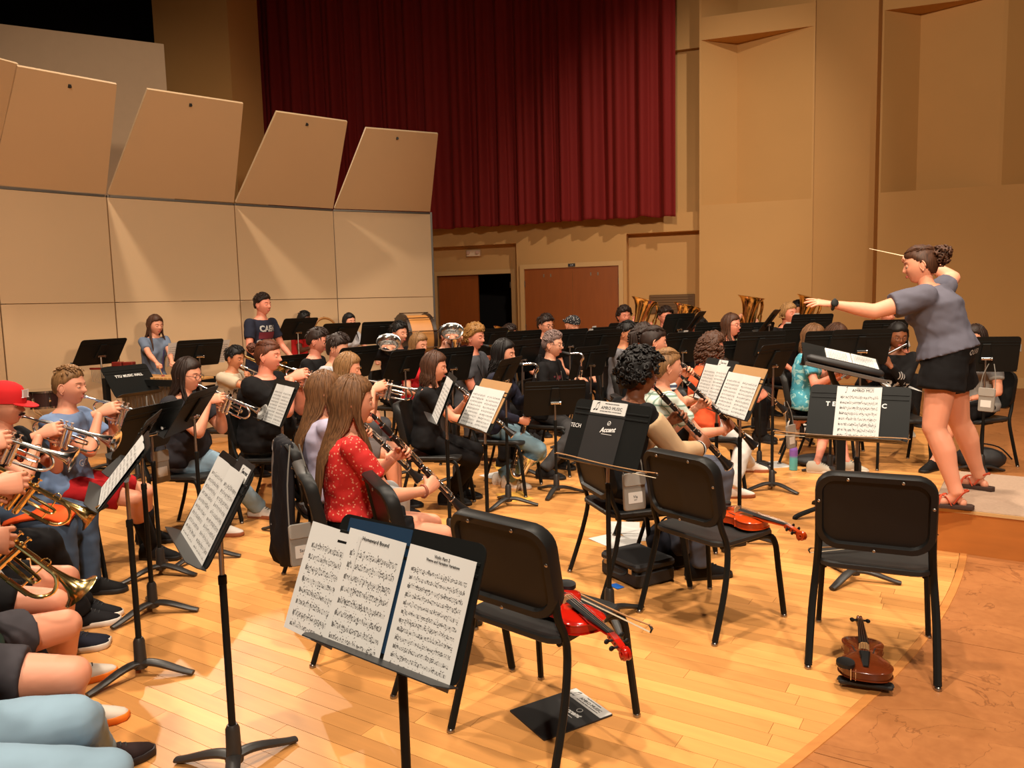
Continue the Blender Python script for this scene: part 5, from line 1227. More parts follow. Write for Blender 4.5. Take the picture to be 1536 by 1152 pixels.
# clarinets in front
who('lav', 'the woman in lavender', 'woman with very long brown hair in a lavender t-shirt holding a clarinet', 487, 588, 4.35, 25, fem=True, lean=-3, hair=('long', 'lightbrown'), L=.52, shirt=('lavender', (176, 168, 190)), pants=('heather', (150, 148, 146)), inst='clarinet', ip=48, pitch=8)
who('red', 'the woman in the red floral top', 'woman with very long brown hair in a red floral blouse playing a clarinet', 530, 603, 3.58, 20, fem=True, lean=-1, tone='light', hair=('long', 'lightbrown'), L=.52, shirtmat=pattern_mat('cloth_red_floral', (196, 30, 26), (228, 150, 120), 'dots'), pants=BLK, leg='mid', hemlo=.12, inst='clarinet', ip=50, pitch=8, near=True, bust=1)
who('bro', 'the woman in black with shoulder-length hair', 'woman with shoulder-length brown hair in black t-shirt and black trousers playing a clarinet', 652, 551, 5.85, -6, fem=True, hair=('long', 'brown'), L=.12, shirt=BLK, pants=BLK, shoe='black', feet=[(716, 742), (700, 752)], inst='clarinet', ip=42, pitch=10)
who('dkw', 'the woman with wavy black hair', 'woman with wavy black hair, navy jacket and pale jeans playing a bass clarinet', 756, 531, 6.45, -18, fem=True, hair=('wavy', 'black'), L=.2, shirt=('navyjacket', (34, 34, 48)), sleeve='l', pants=('jeans_mid', (116, 146, 160)), shoe='white', feet=[(778, 722), (790, 728)], inst='bass_clarinet', pitch=8, itilt=-6)
who('hood', 'the player in the black hoodie and glasses', 'person with short purple-tinted hair, glasses and a black printed hoodie', 829, 517, 7.15, -24, hair=('swept', 'ash'), glasses=True, tone='pale', shirt=BLK, sleeve='l', pants=('washedblack', (58, 56, 56)), shoe='black', feet=[(842, 714), (858, 700)], inst='bass_clarinet', pitch=6, collar='hood')
who('afro', 'the player in the varsity jacket', 'person with big curly black hair in a black and cream varsity jacket playing a clarinet', 960, 562, 4.25, 16, tone='brown', hair=('afro', 'black'), shirt=BLK, sleeve='l', pants=('slatejean', (78, 82, 96)), shoe='black', inst='clarinet', ip=46, pitch=10, lean=9)
who('w1', 'the woman in the plaid shirt', 'woman with light brown hair in a pale green plaid shirt playing a clarinet', 1000, 550, 4.85, 6, fem=True, hair=('pony', 'sandy'), L=.18, shirtmat=pattern_mat('cloth_plaid', (196, 204, 192), (96, 128, 112), 'plaid'), pants=('slatejean', (78, 82, 96)), inst='clarinet', ip=44, pitch=4)
who('w2', 'the player in the striped shirt', 'person with dark tied-back hair in a blue striped shirt and black shorts playing a clarinet', 980, 513, 5.85, 4, fem=True, hair=('pony', 'dark'), L=.12, shirtmat=pattern_mat('cloth_stripes', (44, 50, 72), (206, 206, 206), 'stripes'), pants=BLK, leg='knee', shoe='whitesole', feet=[(1085, 740), (1102, 730)], inst='clarinet', ip=40, pitch=8)
who('ora', 'the woman in the orange t-shirt', 'woman with long curly hair, glasses, orange t-shirt and white trousers playing a clarinet', 1068, 522, 6.35, -6, fem=True, w=1.1, hair=('curlylong', 'brown'), L=.16, glasses=True, tone='pink', shirt=('orange', (226, 92, 52)), pants=('white', (206, 200, 192)), shoe='samba', feet=[(1125, 740), (1148, 703)], inst='clarinet', ip=42, pitch=10)
# middle rows
who('h1', 'the player behind the left silver euphonium', 'person in black behind a silver euphonium beside the bass drum', 598, 500, 8.7, -28, hair=('short', 'black'), shirt=BLK, pants=GRY, inst='silver_horn', itilt=36, ifwd=-26, bell=(583, 514, 8.45))
who('h1b', 'the blond woman in red', 'woman with blond hair in a red t-shirt behind two dark stands', 628, 517, 8.1, -30, fem=True, hair=('bob', 'sandy'), L=.06, shirt=('scarlet', (186, 34, 40)), pants=GRY, pitch=14)
who('h2', 'the player hidden by the middle silver euphonium', 'person with dark hair mostly hidden by a silver euphonium', 671, 503, 9.0, -34, hair=('short', 'dark'), shirt=('maroon', (70, 30, 34)), pants=GRY, inst='silver_horn', itilt=35, ifwd=-26, bell=(678, 497, 8.7))
who('cur', 'the saxophonist with curly blond hair', 'person with thick curly blond hair in a dark grey t-shirt playing a saxophone', 712, 506, 7.6, -26, hair=('curly', 'curlyblond'), tone='pink', shirt=('darkgrey2', (72, 72, 76)), pants=BLK, inst='sax', pitch=8, itilt=22)
who('h3', 'the player at the brass euphonium', 'person behind a brass euphonium in front of the dark doorway', 764, 503, 9.1, -38, hair=('short', 'dark'), tone='pink', shirt=GRY, pants=BLK, inst='horn', itilt=-8, ifwd=-22, bell=(757, 496, 8.8))
who('g8', 'the man in glasses before the double doors', 'man with short brown hair and glasses in front of the closed doors', 818, 488, 9.3, -45, hair=('short', 'dark'), glasses=True, shirt=BLK, pants=BLK, pitch=12)
who('ban', 'the player in the bandana', 'person in a black and white bandana in front of the closed doors', 858, 488, 9.8, -52, hair=(None, 'dark'), tone='light', shirt=BLK, pants=BLK, pitch=14)
who('ves', 'the boy in the grey t-shirt and vest', 'boy with dark hair in a grey t-shirt playing a saxophone', 940, 500, 8.3, -28, tone='tan', hair=('short', 'black'), shirt=('midgrey', (112, 110, 114)), pants=('khaki', (120, 96, 72)), leg='knee', inst='sax', pitch=14, itilt=18)
who('g9', 'the tuba player with brown curls', 'man with curly brown hair sitting behind the leftmost tuba', 936, 474, 10.5, -72, hair=('curly', 'dark'), tone='pink', shirt=GRY, pants=BLK, inst='tuba', itilt=-15, ifwd=-5, bell=(967, 450, 10.2))
who('cw', 'the saxophonist in black with curly hair', 'person with dark curly hair in a black long-sleeved top', 964, 505, 7.7, -16, fem=True, hair=('curlylong', 'dark'), L=.08, tone='pink', shirt=BLK, sleeve='l', pants=BLK, inst='sax', pitch=8, itilt=14)
who('w8', 'the woman in sage green', 'woman with brown hair in a sage green t-shirt facing right', 1097, 488, 8.6, -42, fem=True, hair=('half', 'brown'), L=.22, glasses=True, tone='pink', shirt=('sage', (142, 146, 112)), pants=BLK, pitch=4)
who('t9', 'the player in purple', 'man with glasses in a purple shirt beside the second tuba', 998, 475, 10.2, -74, hair=('short', 'dark'), glasses=True, tone='pink', shirt=('purple', (58, 36, 84)), pants=BLK, inst='tuba', itilt=-15, ifwd=-4, bell=(1031, 459, 9.95))
who('t5', 'the player behind the slanted stand', 'person with black hair leaning behind a steep black stand', 1048, 490, 9.7, -80, hair=('shaggy', 'black'), tone='pink', shirt=BLK, pants=BLK, pitch=16)
who('tt', 'the hidden third tuba player', 'person hidden behind the upright tuba in the middle', 1122, 488, 10.4, -60, hair=('short', 'brown'), shirt=GRY, pants=BLK, inst='tuba', itilt=-7, ifwd=-7, bell=(1127, 446, 10.2))
who('bl', 'the blond boy at the right', 'boy with straight blond hair facing the conductor from the back row', 1183, 470, 9.8, -62, hair=('bob', 'blond'), L=.01, tone='pink', shirt=BLK, pants=BLK, pitch=6)
who('t4', 'the rightmost tuba player', 'person with black hair beside the rightmost tuba under the conductor\'s hand', 1196, 466, 10.6, -66, hair=('short', 'black'), tone='tan', shirt=BLK, pants=BLK, inst='tuba', itilt=-12, ifwd=-14, bell=(1215, 447, 10.4))
# flutes
who('f1', 'the flutist in teal', 'woman with long light brown hair in a teal tie-dye shirt playing a flute', 1220, 506, 7.3, -20, fem=True, hair=('long', 'lightbrown'), L=.12, tone='pink', shirtmat=pattern_mat('cloth_tiedye', (66, 150, 170), (160, 206, 206), 'tiedye'), pants=BLK, leg='mid', inst='flute', pitch=12, shoe='white', feet=[(1212, 640), (1216, 648)])
who('f2', 'the flutist in pale green', 'person with brown hair in a pale green t-shirt behind the conductor stand', 1254, 504, 7.6, -34, fem=True, hair=('long', 'brown'), L=.1, tone='pink', shirt=('palegreen', (188, 192, 150)), pants=BLK, leg='knee', shoe='grey', feet=[(1252, 706), (1296, 704)], inst='flute', pitch=18)
who('f3', 'the flutist in the black printed hoodie', 'person with dark hair and glasses in a black hoodie with white lettering', 1346, 505, 7.0, -95, fem=True, hair=('bob', 'black'), L=.1, glasses=True, tone='brown', shirt=BLK, sleeve='l', pants=BLK, inst='flute', pitch=12, itilt=1, shoe='grey', feet=[(1362, 648), (1368, 652)])
who('f4', 'the player in the back row behind the hoodie', 'person with a pink face sitting in the back row beside the conductor\'s arm', 1331, 472, 9.5, -85, hair=('short', 'brown'), tone='pink', shirt=('white', (200, 196, 190)), pants=BLK)
who('f5', 'the seated player hidden by the conductor', 'person with dark hair in grey and black shorts seated behind the conductor', 1463, 508, 6.9, -155, fem=True, hair=('bob', 'dark'), L=.08, shirt=('heathergrey', (140, 138, 136)), pants=BLK, leg='knee', shoe='black', feet=[(1386, 704), (1394, 700)])
# percussion
who('gir', 'the standing girl in blue-grey', 'girl with long brown hair in a blue-grey t-shirt standing at the mallet instrument', 233, 488, 8.1, -30, stand_=True, s=.90, fem=True, hair=('half', 'brown'), L=.34, shirt=('bluegrey', (104, 116, 136)), pants=BLK, pitch=10,
    hands={1: (at(236, 545, 7.72), (.6, -.7, -.3), (0, 0, -1), 'fist'), -1: (at(258, 543, 7.85), (.6, -.7, -.3), (0, 0, -1), 'fist')})
who('boy', 'the standing boy in navy', 'boy with dark brown hair in a navy printed t-shirt standing at the back', 394, 457, 8.8, -22, stand_=True, s=1.0, hair=('swept', 'dark'), tone='pink', shirt=('navytee', (36, 38, 52)), pants=GRY, pitch=4)
who('rdp', 'the percussionist in red', 'person with glasses in a red t-shirt holding up a tambourine', 456, 480, 9.6, -4, stand_=True, s=.93, hair=('fade', 'black'), tone='dark', glasses=True, shirt=('tomato', (190, 36, 38)), pants=BLK, pitch=8,
    hands={1: (at(474, 520, 9.3), (.5, -.2, .8), (-.6, .5, .3), 'grip'), -1: (at(482, 510, 9.75), (.3, -.5, .7), (.5, -.5, .1), 'grip')})
who('lha', 'the percussionist with long black hair', 'woman with long black hair in a pale top behind the stands by the shell', 524, 483, 9.6, -40, stand_=True, s=.9, fem=True, hair=('long', 'black'), L=.22, shirt=('palegrey', (186, 182, 184)), pants=BLK, pitch=4)

# conductor on the podium
CY = 4.95
def cat_(u, v, y): return tuple(at(u, v, y))
cond_hands = {-1: (at(1246, 456, 4.80), (-.93, .15, .12), (.05, .45, -.9), 'open'), 1: (at(1376, 388, 5.25), (-.9, .1, .2), (0, -.5, -.8), 'fist')}
who('con', 'the conductor', 'conductor with dark curly bun, grey t-shirt and black shorts standing on the podium', 1381, 397, 4.86, 142, stand_=True, floorz=PODH, s=.97, fem=True, w=1.30, bsz=.99, shoe=None, hair=('bun', 'brown'), L=.62, tone='light', shirt=('slategrey', (92, 90, 102)), pants=BLK, leg='short', yaw=12, pitch=12, lean=13, near=True,
    hands=cond_hands, elbows={-1: (-.2, -.3, -1), 1: (.9, .2, .0)}, feet=[(1393, 752), (1432, 722)])
C = P['con']; Wc = C['W']

finish_people()
# ------------------------------------------------------------------ what they wear and hold
def local_part(J, name, mb, m, smooth=40): return mb.build(name, m, J['th'], smooth)
# red cap with a white patch
J = P['tb']; b = MB(); RED = cloth('cap_red', (196, 34, 36)); rings = []
for z, k in ((.020, 1.10), (.050, 1.10), (.085, 1.04), (.115, .86), (.134, .55), (.143, .18)): rings.append([(.080 * k * math.cos(q), .103 * k * math.sin(q) - .004, z) for q in [2 * PI * i / 24 for i in range(24)]])
b.loft(rings, M=J['HM']); cp = local_part(J, 'cap', b, RED)
b = MB(); ol = [(.075 * math.cos(q), .085 + .095 * math.sin(q)) for q in [PI * i / 12 for i in range(13)]]
b.loft([[(x, y, z - .9 * x * x - .25 * (y - .085)) for x, y in ol] for z in (.024, .029)], M=J['HM']); b.build('brim', RED, cp, 30)
b = MB(); b.box((.0, .111, .075), (.05, .004, .045), J['HM'] @ RX(0), b=.006); pt = b.build('patch', PAPER, cp, 0)
b = MB(); b.tube([(-.026, .089, -.048), (-.014, .098, -.043), (0, .101, -.041), (.014, .098, -.043), (.026, .089, -.048)], [.003, .006, .006, .006, .003], 6, M=J['HM']); local_part(J, 'moustache', b, hair_mat('dark'))
ORANGE = mat('orange_print', srgb(226, 96, 40), .7)
chest_text(J, 'KLDER', .055, .60, .03, INK, bold=.002)
def chest_panel(J, w, h, dz, dx, m):
    n = 8; b = MB(); p = J['hip'] + J['su'] * J['Ls'] * dz + J['X'] * dx; vs = []
    d = -J['sf']; tree = BVHTree.FromPolygons([v.co for v in J['shirt'].data.vertices], [q.vertices for q in J['shirt'].data.polygons])
    for j in range(n + 1):
        for i in range(n + 1):
            q = p + J['X'] * (i / n - .5) * w + J['su'] * (j / n - .5) * h + J['sf'] * .4; hh = tree.ray_cast(q, d); vs.append((hh[0] if hh[0] is not None else q + d * .28) - d * .002)
    b.add(vs, [(j * (n + 1) + i, j * (n + 1) + i + 1, (j + 1) * (n + 1) + i + 1, (j + 1) * (n + 1) + i) for j in range(n) for i in range(n)]); return b.build('print', m, J['shirt'], 180)
chest_panel(J, .20, .15, .585, .03, ORANGE); chest_text(J, 'II', .05, .50, .06, INK, bold=.003)
J = P['boy']; chest_text(J, 'CAEN', .092, .80, 0, WHITEINK, bold=.004); chest_panel(J, .25, .075, .665, 0, mat('dark_red_print', srgb(104, 26, 40), .7)); chest_text(J, 'ON REUT', .066, .53, 0, WHITEINK, bold=.003)
J = P['f3']; chest_text(J, 'SPEOU', .12, .42, .0, WHITEINK, bold=.004, shear=.2); chest_text(J, ')))', .07, .66, .02, WHITEINK, bold=.002)
J = P['hood']; chest_text(J, 'VOLLE', .075, .56, 0, WHITEINK, bold=.003); chest_text(J, '* MMA *', .055, .70, 0, mat('rose_print', srgb(190, 96, 110), .7), bold=.001)
J = P['ta']; chest_text(J, 'PEACE', .05, .62, 0, INK, bold=.002); chest_text(J, 'GO', .06, .30, 0, WHITEINK)
J = P['boyb']; chest_text(J, 'PUNK', .06, .60, 0, GRENADILLA, bold=.002)
# bandana
J = P['ban']; b = MB(); rings = []
for z, k in ((.035, 1.08), (.07, 1.07), (.10, .95), (.122, .65), (.130, .2)): rings.append([(.079 * k * math.cos(q), .101 * k * math.sin(q), z - .02 * (math.sin(q) < -.3)) for q in [2 * PI * i / 22 for i in range(22)]])
b.loft(rings, M=J['HM']); b.box((.03, -.115, .03), (.02, .05, .03), J['HM'], b=.005); local_part(J, 'bandana', b, pattern_mat('bandana_cloth', (20, 18, 22), (210, 204, 200), 'dots'))
# varsity jacket: cream sleeves with black cuffs
J = P['afro']; CREAM = cloth('cream', (190, 158, 122)); 
for k in (-1, 1):
    b = MB(); bs = J['bs']; S_, E2, W_ = J['S'][k], J['E'][k], J['H'][k][0]
    cyl(b, S_.lerp(E2, .12), E2, .071 * bs, .064 * bs, 14, bulge=.004); b.ball(E2, .064 * bs, 12, 8); cyl(b, E2, E2.lerp(W_, .84), .064 * bs, .052 * bs, 14, bulge=.004); o = soft('sleeve', b, CREAM, J['th'], .012, 3); bake([o])
    b = MB(); b.tube([E2.lerp(W_, .82), E2.lerp(W_, .95)], [.050 * bs, .043 * bs], 14); b.build('cuff', cloth('black', (0, 0, 0)), J['th'])
    b = MB(); b.tube([E2.lerp(W_, .87), E2.lerp(W_, .89)], [.0505 * bs, .050 * bs], 14); b.build('cuff_stripe', WHITEINK, J['th'])
# bracelet, watch, wristbands, lanyards
def band(J, k, r, m, name, t=.93, tk=.006):
    E2, W_ = J['E'][k], J['H'][k][0]; d = (W_ - E2).normalized(); c = E2.lerp(W_, t); u = d.orthogonal().normalized(); w = d.cross(u)
    b = MB(); b.tube([c + (u * math.cos(q) + w * math.sin(q)) * r for q in [2 * PI * i / 18 for i in range(18)]], tk, 7, closed=True); return b.build(name, m, J['th'], 180), c, d
band(P['red'], 1, .029, mat('beaded_bracelet', srgb(150, 84, 62), .5, var=.4, scale=120), 'bracelet', .90)
band(P['td'], 1, .031, RUBBER, 'wristband', .90, .007); band(P['tc'], 1, .031, RUBBER, 'wristband', .92, .006); band(P['bro'], 1, .029, RUBBER, 'wristband', .92)
o, c, d = band(C, -1, .031, RUBBER, 'watch', .93, .009); b = MB(); fw = (V((-.2, -1, .35))); fwl = (Wc.inverted().to_3x3() @ fw).normalized(); b.lathe([(.021, -.005), (.023, 0), (.022, .008), (.018, .010)], 18, frame(c + fwl * .031, d, fwl)); b.build('watch_case', BLACK, o)
J = P['gir']; b = MB(); n0 = J['NB']
b.tube(smoothpath([n0 + J['X'] * -.06 + J['sf'] * -.01, n0 + J['X'] * -.045 + J['sf'] * .09 - J['su'] * .10, n0 + J['X'] * .02 + J['sf'] * .15 - J['su'] * .34, n0 + J['X'] * .03 + J['sf'] * .15 - J['su'] * .44], 4), .005, 6); local_part(J, 'lanyard', b, cloth('lanyard', (52, 36, 78)))
def neck_strap(J, m, low=.40):
    b = MB(); n0 = J['NB'] - J['su'] * .02
    for k in (-1, 1): b.tube(smoothpath([n0 + J['X'] * k * .07 - J['sf'] * .02, n0 + J['X'] * k * .06 + J['sf'] * .10 - J['su'] * .08, n0 + J['sf'] * .155 + J['X'] * k * .012 - J['su'] * low], 4), .0045, 6)
    return local_part(J, 'neck_strap', b, m)
neck_strap(P['bun'], WHITEINK, .3); neck_strap(P['g1'], WHITEINK, .2); neck_strap(P['hood'], STEEL, .34); neck_strap(P['cur'], BLACK, .25); neck_strap(P['ves'], BLACK, .25); neck_strap(P['dk1'], WHITEINK, .16)
# conductor: sandals, waistband, baton
J = C; p_ = J['hip'] + J['su'] * J['Ls'] * -.02 - J['sf'] * .4; X_, Z_ = J['X'], -J['sf']; Y_ = Z_.cross(X_)
text('OURGURA', .042, WHITEINK, J['pants'], Matrix(((X_.x, Y_.x, Z_.x, p_.x), (X_.y, Y_.y, Z_.y, p_.y), (X_.z, Y_.z, Z_.z, p_.z), (0, 0, 0, 1))), 'waistband_print', bold=.001, spacing=1.3, conform=(J['pants'], J['sf']))
for k in (-1, 1):
    td = V((k * .2, 1, 0)).normalized(); M = frame(J['A'][k] - V((0, 0, .082)), td, (0, 0, 1))
    b = MB(); b.loft([[(x * q, y, z) for x, y in ((.032, -.08), (.036, 0), (.046, .10), (.040, .165), (0, .19), (-.036, .165), (-.042, .10), (-.032, 0), (-.032, -.08), (0, -.092))] for z, q in ((0, .97), (.008, 1.0), (.02, 1.0), (.024, .96))]); sd = inst_('sandal', b.mesh('sandal', mat('brown_sandal_sole', srgb(62, 42, 34), .7, var=.2), 40), J['th'], M)
    STR = cloth('coral_strap', (196, 84, 56))
    b = MB(); b.tube(smoothpath([(.040, .10, .02), (.020, .09, .066), (-.025, .06, .07), (-.036, .03, .02)], 4), .008, 7, flat=.4); b.tube(smoothpath([(-.04, .10, .02), (-.018, .09, .066), (.022, .055, .078), (.036, .02, .03), (.03, -.03, .10), (0, -.06, .11), (-.03, -.03, .10), (-.036, .02, .03)], 3), .007, 7, flat=.4); b.build('strap', STR, sd)
bt = thing('baton', 'thin white conducting baton pointing left beside the conductor head', 'baton'); p1, p0 = at(1304, 373, 5.3), C['W'] @ (C['H'][1][0] + (C['H'][1][1].normalized() * .07))
b = MB(); dd = (p1 - p0); b.tube([p0 + dd * t for t in (0, .3, .7, 1)], [.0035, .0033, .0025, .0018], 8); b.build('shaft', mat('white_baton', srgb(236, 214, 180), .4), bt)
b = MB(); b.ball(p0, (.012, .012, .012), 10, 7); b.build('grip', mat('cork_grip', srgb(168, 112, 66), .8), bt)

# ------------------------------------------------------------------ chairs in front, with violins and bows
def chair_at(bl, fr_dir, c, label):
    a = math.degrees(math.atan2(fr_dir[1], fr_dir[0])); return get('chair', label, T(c[0], c[1], 0) @ RZ(a - 90), CHAIRGROUP), T(c[0], c[1], 0) @ RZ(a - 90)
c1, M1 = chair_at(0, (.66, .75), (.105, 2.76), 'empty black chair in the front with a bright red violin on its seat')
c2, M2 = chair_at(0, (.82, .57), (.985, 3.73), 'empty black chair in the middle with an orange violin on its seat')
c3, M3 = chair_at(0, (.43, .90), (1.57, 3.28), 'empty black chair at right seen from behind with a bow across it')
VR = mat('red_violin_varnish', srgb(178, 24, 10), .16, var=.12, scale=5, stretch=(1, 6, 1), coat=.5); VO = mat('orange_violin_varnish', srgb(184, 62, 16), .16, var=.15, scale=5, stretch=(1, 6, 1), coat=.5); VD = mat('brown_violin_varnish', srgb(96, 40, 16), .18, var=.2, scale=5, stretch=(1, 6, 1), coat=.5)
EB = mat('ebony', (0, 0, 0))
def lay_violin(varn, label, tail, scroll, z, tip=0.0):
    """lies with its lower end under one point of the photograph and its scroll under another"""
    a_, c_ = fl(*tail, z), fl(*scroll, z); d = (c_ - a_); d.z = 0; d.normalize(); o_ = c_ - d * .58
    v_ = b_violin(varn, EB); v_['label'] = label; v_.matrix_basis = frame((o_.x, o_.y, z - .03), d + V((0, 0, tip)), (0, 0, 1)); return v_
lay_violin(VR, 'bright red violin lying on the front chair, scroll over the edge', (850, 912), (940, 980), .492)
lay_violin(VO, 'orange-brown violin lying on the middle chair, scroll over the edge', (1095, 772), (1205, 803), .492)
v3 = lay_violin(VD, 'dark brown violin on the floor under the right chair', (1296, 985), (1289, 928), .085)
b = MB(); b.tube(smoothpath([(-.10, .06, -.022), (-.05, .045, -.03), (.05, .045, -.03), (.10, .06, -.022)], 3), .014, 8, flat=.6); b.box((0, .05, -.024), (.2, .05, .016), b=.006); b.build('shoulder_rest', RUBBER, v3)
def bow(p, q, label):
    p, q = V(p), V(q); d = (q - p); k_ = min(1, d.length / .735); return get('bow', label, frame(p, d, (0, 0, 1)) @ Matrix.Diagonal((k_, k_, k_, 1)), 'violin bows')
pB1 = fl(978, 945, .476); pA1 = pB1 + (fl(860, 888, .476) - pB1).normalized() * .73; bow(pA1, pB1, 'violin bow beside the red violin, tip past the chair edge')
bow(fl(1404, 806, .475), fl(1213, 826, .475), 'violin bow lying across the seat of the right chair')

# ------------------------------------------------------------------ music stands
ST = {}
def mstand(key, u, v, Y, facing, tilt, label, zc=None, legrot=30):
    p = at(u, v, Y); z = p.z if zc is None else zc
    ST[key] = (stand(p.x, p.y, z, facing, tilt, 'black music stand ' + label, legrot)); return ST[key]
def mst(key, x, y, z, facing, tilt, label, legrot=30):
    ST[key] = stand(x, y, z, facing, tilt, 'black music stand ' + label, legrot); return ST[key]
mst('A', -.995, 2.50, .948, 211, 30, 'in the left foreground with two pages of music, seen edge on', 45)
mst('B', -.30, 1.83, .885, 232, 22, 'at the bottom centre with three pages and a blue folder', 20)
mst('C', .345, 6.25, .80, 97, 22, 'with a bare back standing alone in the middle of the floor', 0)
mst('D', -.185, 4.80, .936, 207, 30, 'with a double page and card behind it left of centre', 30)
mst('F', 1.431, 4.83, .988, 190, 25, 'with a double page and card edge in front of the orange t-shirt', 10)
mst('G', 1.434, 5.40, 1.0, 190, 22, 'with two pages and a white card left of the card-edged stand', 60)
mst('H', .446, 3.67, .937, 218, 22, 'holding a black folder behind the middle chair', 30)
mst('I', 1.87, 4.13, .945, 238, 28, 'with one page and white hall lettering behind the right chair', 70)
mst('AM', -2.16, 4.52, .905, 168, 26, 'before the blue-shirted trumpeter, seen from behind', 30)
mst('AO', -1.93, 3.92, .93, 196, 32, 'second of the three beside the trumpets', 15)
mst('AN', -1.66, 3.23, .93, 206, 40, 'nearest of the three beside the trumpets with slanting pages', 0)
mstand('AP', 289, 618, 4.8, 182, 34, 'in front of the woman in glasses and pale jeans')
mstand('AQ', 419, 603, 5.3, 214, 26, 'with a folded page below the big man with the hair bun')
mstand('E', 666, 598, 5.0, 190, 24, 'seen edge on in front of the woman in black')
mst('E2', -.06, 5.92, 1.02, 160, 26, 'on the thin pole behind the card-backed double page', 40)
mstand('K', 150, 527, 7.7, 155, 36, 'far left in front of the beige shell, back towards us')
mstand('L', 197, 570, 7.1, 338, 32, 'with white hall lettering beside the mallet instrument')
mstand('M', 298, 529, 8.2, 138, 28, 'with white pages sticking out both sides by the standing girl')
mstand('N', 446, 494, 9.2, 145, 36, 'hiding the percussionist in red')
mstand('O', 508, 501, 9.0, 136, 40, 'below the woman with long black hair')
mstand('P', 572, 500, 9.5, 116, 30, 'left of the bass drum')
mstand('S', 606, 550, 7.0, 150, 26, 'in front of the left silver euphonium')
mstand('U', 884, 544, 7.4, 134, 18, 'with a silver knob before the black hoodie')
mstand('Q', 432, 553, 7.7, 150, 26, 'low behind the hair bun')
mstand('R', 533, 545, 6.7, 150, 28, 'behind the blond player with chin-length hair')
mstand('T', 676, 546, 6.7, 138, 18, 'behind the head of the woman in black')
mstand('V5', 781, 533, 6.95, 140, 20, 'between the wavy black hair and the hoodie')
mstand('V2', 735, 512, 8.5, 138, 20, 'behind the saxophonist with curly blond hair')
mstand('V3', 783, 517, 8.2, 132, 20, 'in front of the brass euphonium')
mstand('V4', 853, 514, 8.3, 130, 20, 'left half of the pair behind the hoodie')
mstand('V1', 906, 511, 8.7, 128, 20, 'right half of the pair before the bandana')
mstand('W', 902, 515, 7.9, 128, 22, 'left of the boy in the grey t-shirt')
mstand('X', 932, 501, 9.6, 126, 22, 'under the tuba player with brown curls')
mstand('Y1', 1016, 489, 9.2, 126, 22, 'in front of the player in purple')
mstand('Z', 1022, 521, 7.3, 126, 22, 'with a round knob left of the orange t-shirt')
mstand('AA', 1068, 502, 8.85, 112, 22, 'left of the woman in sage green')
mstand('AB', 1130, 503, 9.0, 108, 22, 'under the upright tuba')
mstand('AC', 1153, 482, 8.8, 152, 36, 'turned edge on with a white top page left of the blond boy')
mstand('AL', 1042, 485, 9.0, 156, 36, 'turned edge on before the black-haired back row player')
mstand('AD', 1204, 506, 8.3, 100, 20, 'wide behind the flutist in teal')
mstand('AE', 1216, 491, 8.9, 98, 20, 'in the back row under the rightmost tuba')
mstand('AF', 1139, 522, 7.0, 108, 20, 'before the woman in sage green')
mstand('AG', 1158, 541, 6.2, 130, 26, 'slanting left of the conductor stand')
mstand('AH', 1108, 534, 7.1, 112, 20, 'between the orange t-shirt and the flutists')
mstand('AI', 1290, 522, 6.45, 92, 18, 'wide behind the conductor stand, left of the hoodie')
mstand('AI2', 1247, 522, 6.75, 94, 18, 'in front of the flutist in pale green')
mstand('AJ', 1326, 499, 8.7, 88, 20, 'in front of the pink-faced back row player')
mstand('AK', 1478, 531, 6.6, 72, 16, 'right of the conductor hip with a page edge')
def pages(key, items):
    for (x, z, w, h, rows, rot, off, label) in items:
        o, M = sheet(ST[key][1], x, z, w, h, rows, label, rot, off=off); yield o
list(pages('A', [(.115, -.012, .215, .295, 10, 0, .005, 'left page of music on the edge-on stand in the left foreground'), (-.10, -.012, .215, .295, 10, 0, .005, 'right page of music on the edge-on stand in the left foreground')]))
def slab(D, x, z, w, h, th, m, name, label, cat, off, rot=0, r=.004):
    b = MB(); b.prism(rrect(w, h, r, 2), 0, th, 0); M = D @ T(x, off, z) @ RY(rot) @ Matrix(((-1, 0, 0, 0), (0, 0, 1, 0), (0, 1, 0, 0), (0, 0, 0, 1)))
    o = b.build(name, m, None, 0); o.matrix_basis = M; return tag(o, label, cat)
def note_mark(parent, x, y, k, z=.0016):
    b = MB()
    for dx in (0, .016 * k): b.prism([(x + dx + .006 * k * math.cos(q) , y + .0042 * k * math.sin(q) + .3 * .006 * k * math.cos(q)) for q in [2 * PI * i / 10 for i in range(10)]], z, z + .0003); b.prism([(x + dx + .0045 * k, y), (x + dx + .006 * k, y), (x + dx + .012 * k, y + .032 * k), (x + dx + .0105 * k, y + .032 * k)], z, z + .0003)
    b.prism([(x + .0105 * k, y + .027 * k), (x + .028 * k, y + .034 * k), (x + .028 * k, y + .039 * k), (x + .0105 * k, y + .032 * k)], z, z + .0003)
    b.build('note_emblem', INK, parent, 0)
def shop_card(parent, x, y, w, h, z, big=True):
    """the white printed header with a note emblem, the shop's name and small print"""
    b = MB(); b.prism(rrect(w, h, .004, 2, (x, y)), z, z + .0008); c = b.build('header_card', PAPER, parent, 0)
    note_mark(c, x - w * .40, y - h * .22, h * 17, z + .0012)
    text('AMRO MUSIC', h * .36, INK, c, T(x + w * .09, y - h * .02, z + .0014), xs=1.05)
    text('EVERYTHING FOR THE MUSICIAN', h * .10, INK, c, T(x + w * .08, y + h * .32, z + .0014)); text('2918 POPLAR AVENUE   MEMPHIS   WWW.AMROMUSIC.COM', h * .085, INK, c, T(x + w * .08, y - h * .30, z + .0014))
FOLD = mat('black_folder_card', (.016, .015, .015), .55, var=.15, bump=.1, bscale=150)
slab(ST['A'][1], -.12, .03, .22, .30, .0012, FOLD, 'music_folder', 'black folder behind the pages on the left foreground stand', 'folder', .0028)
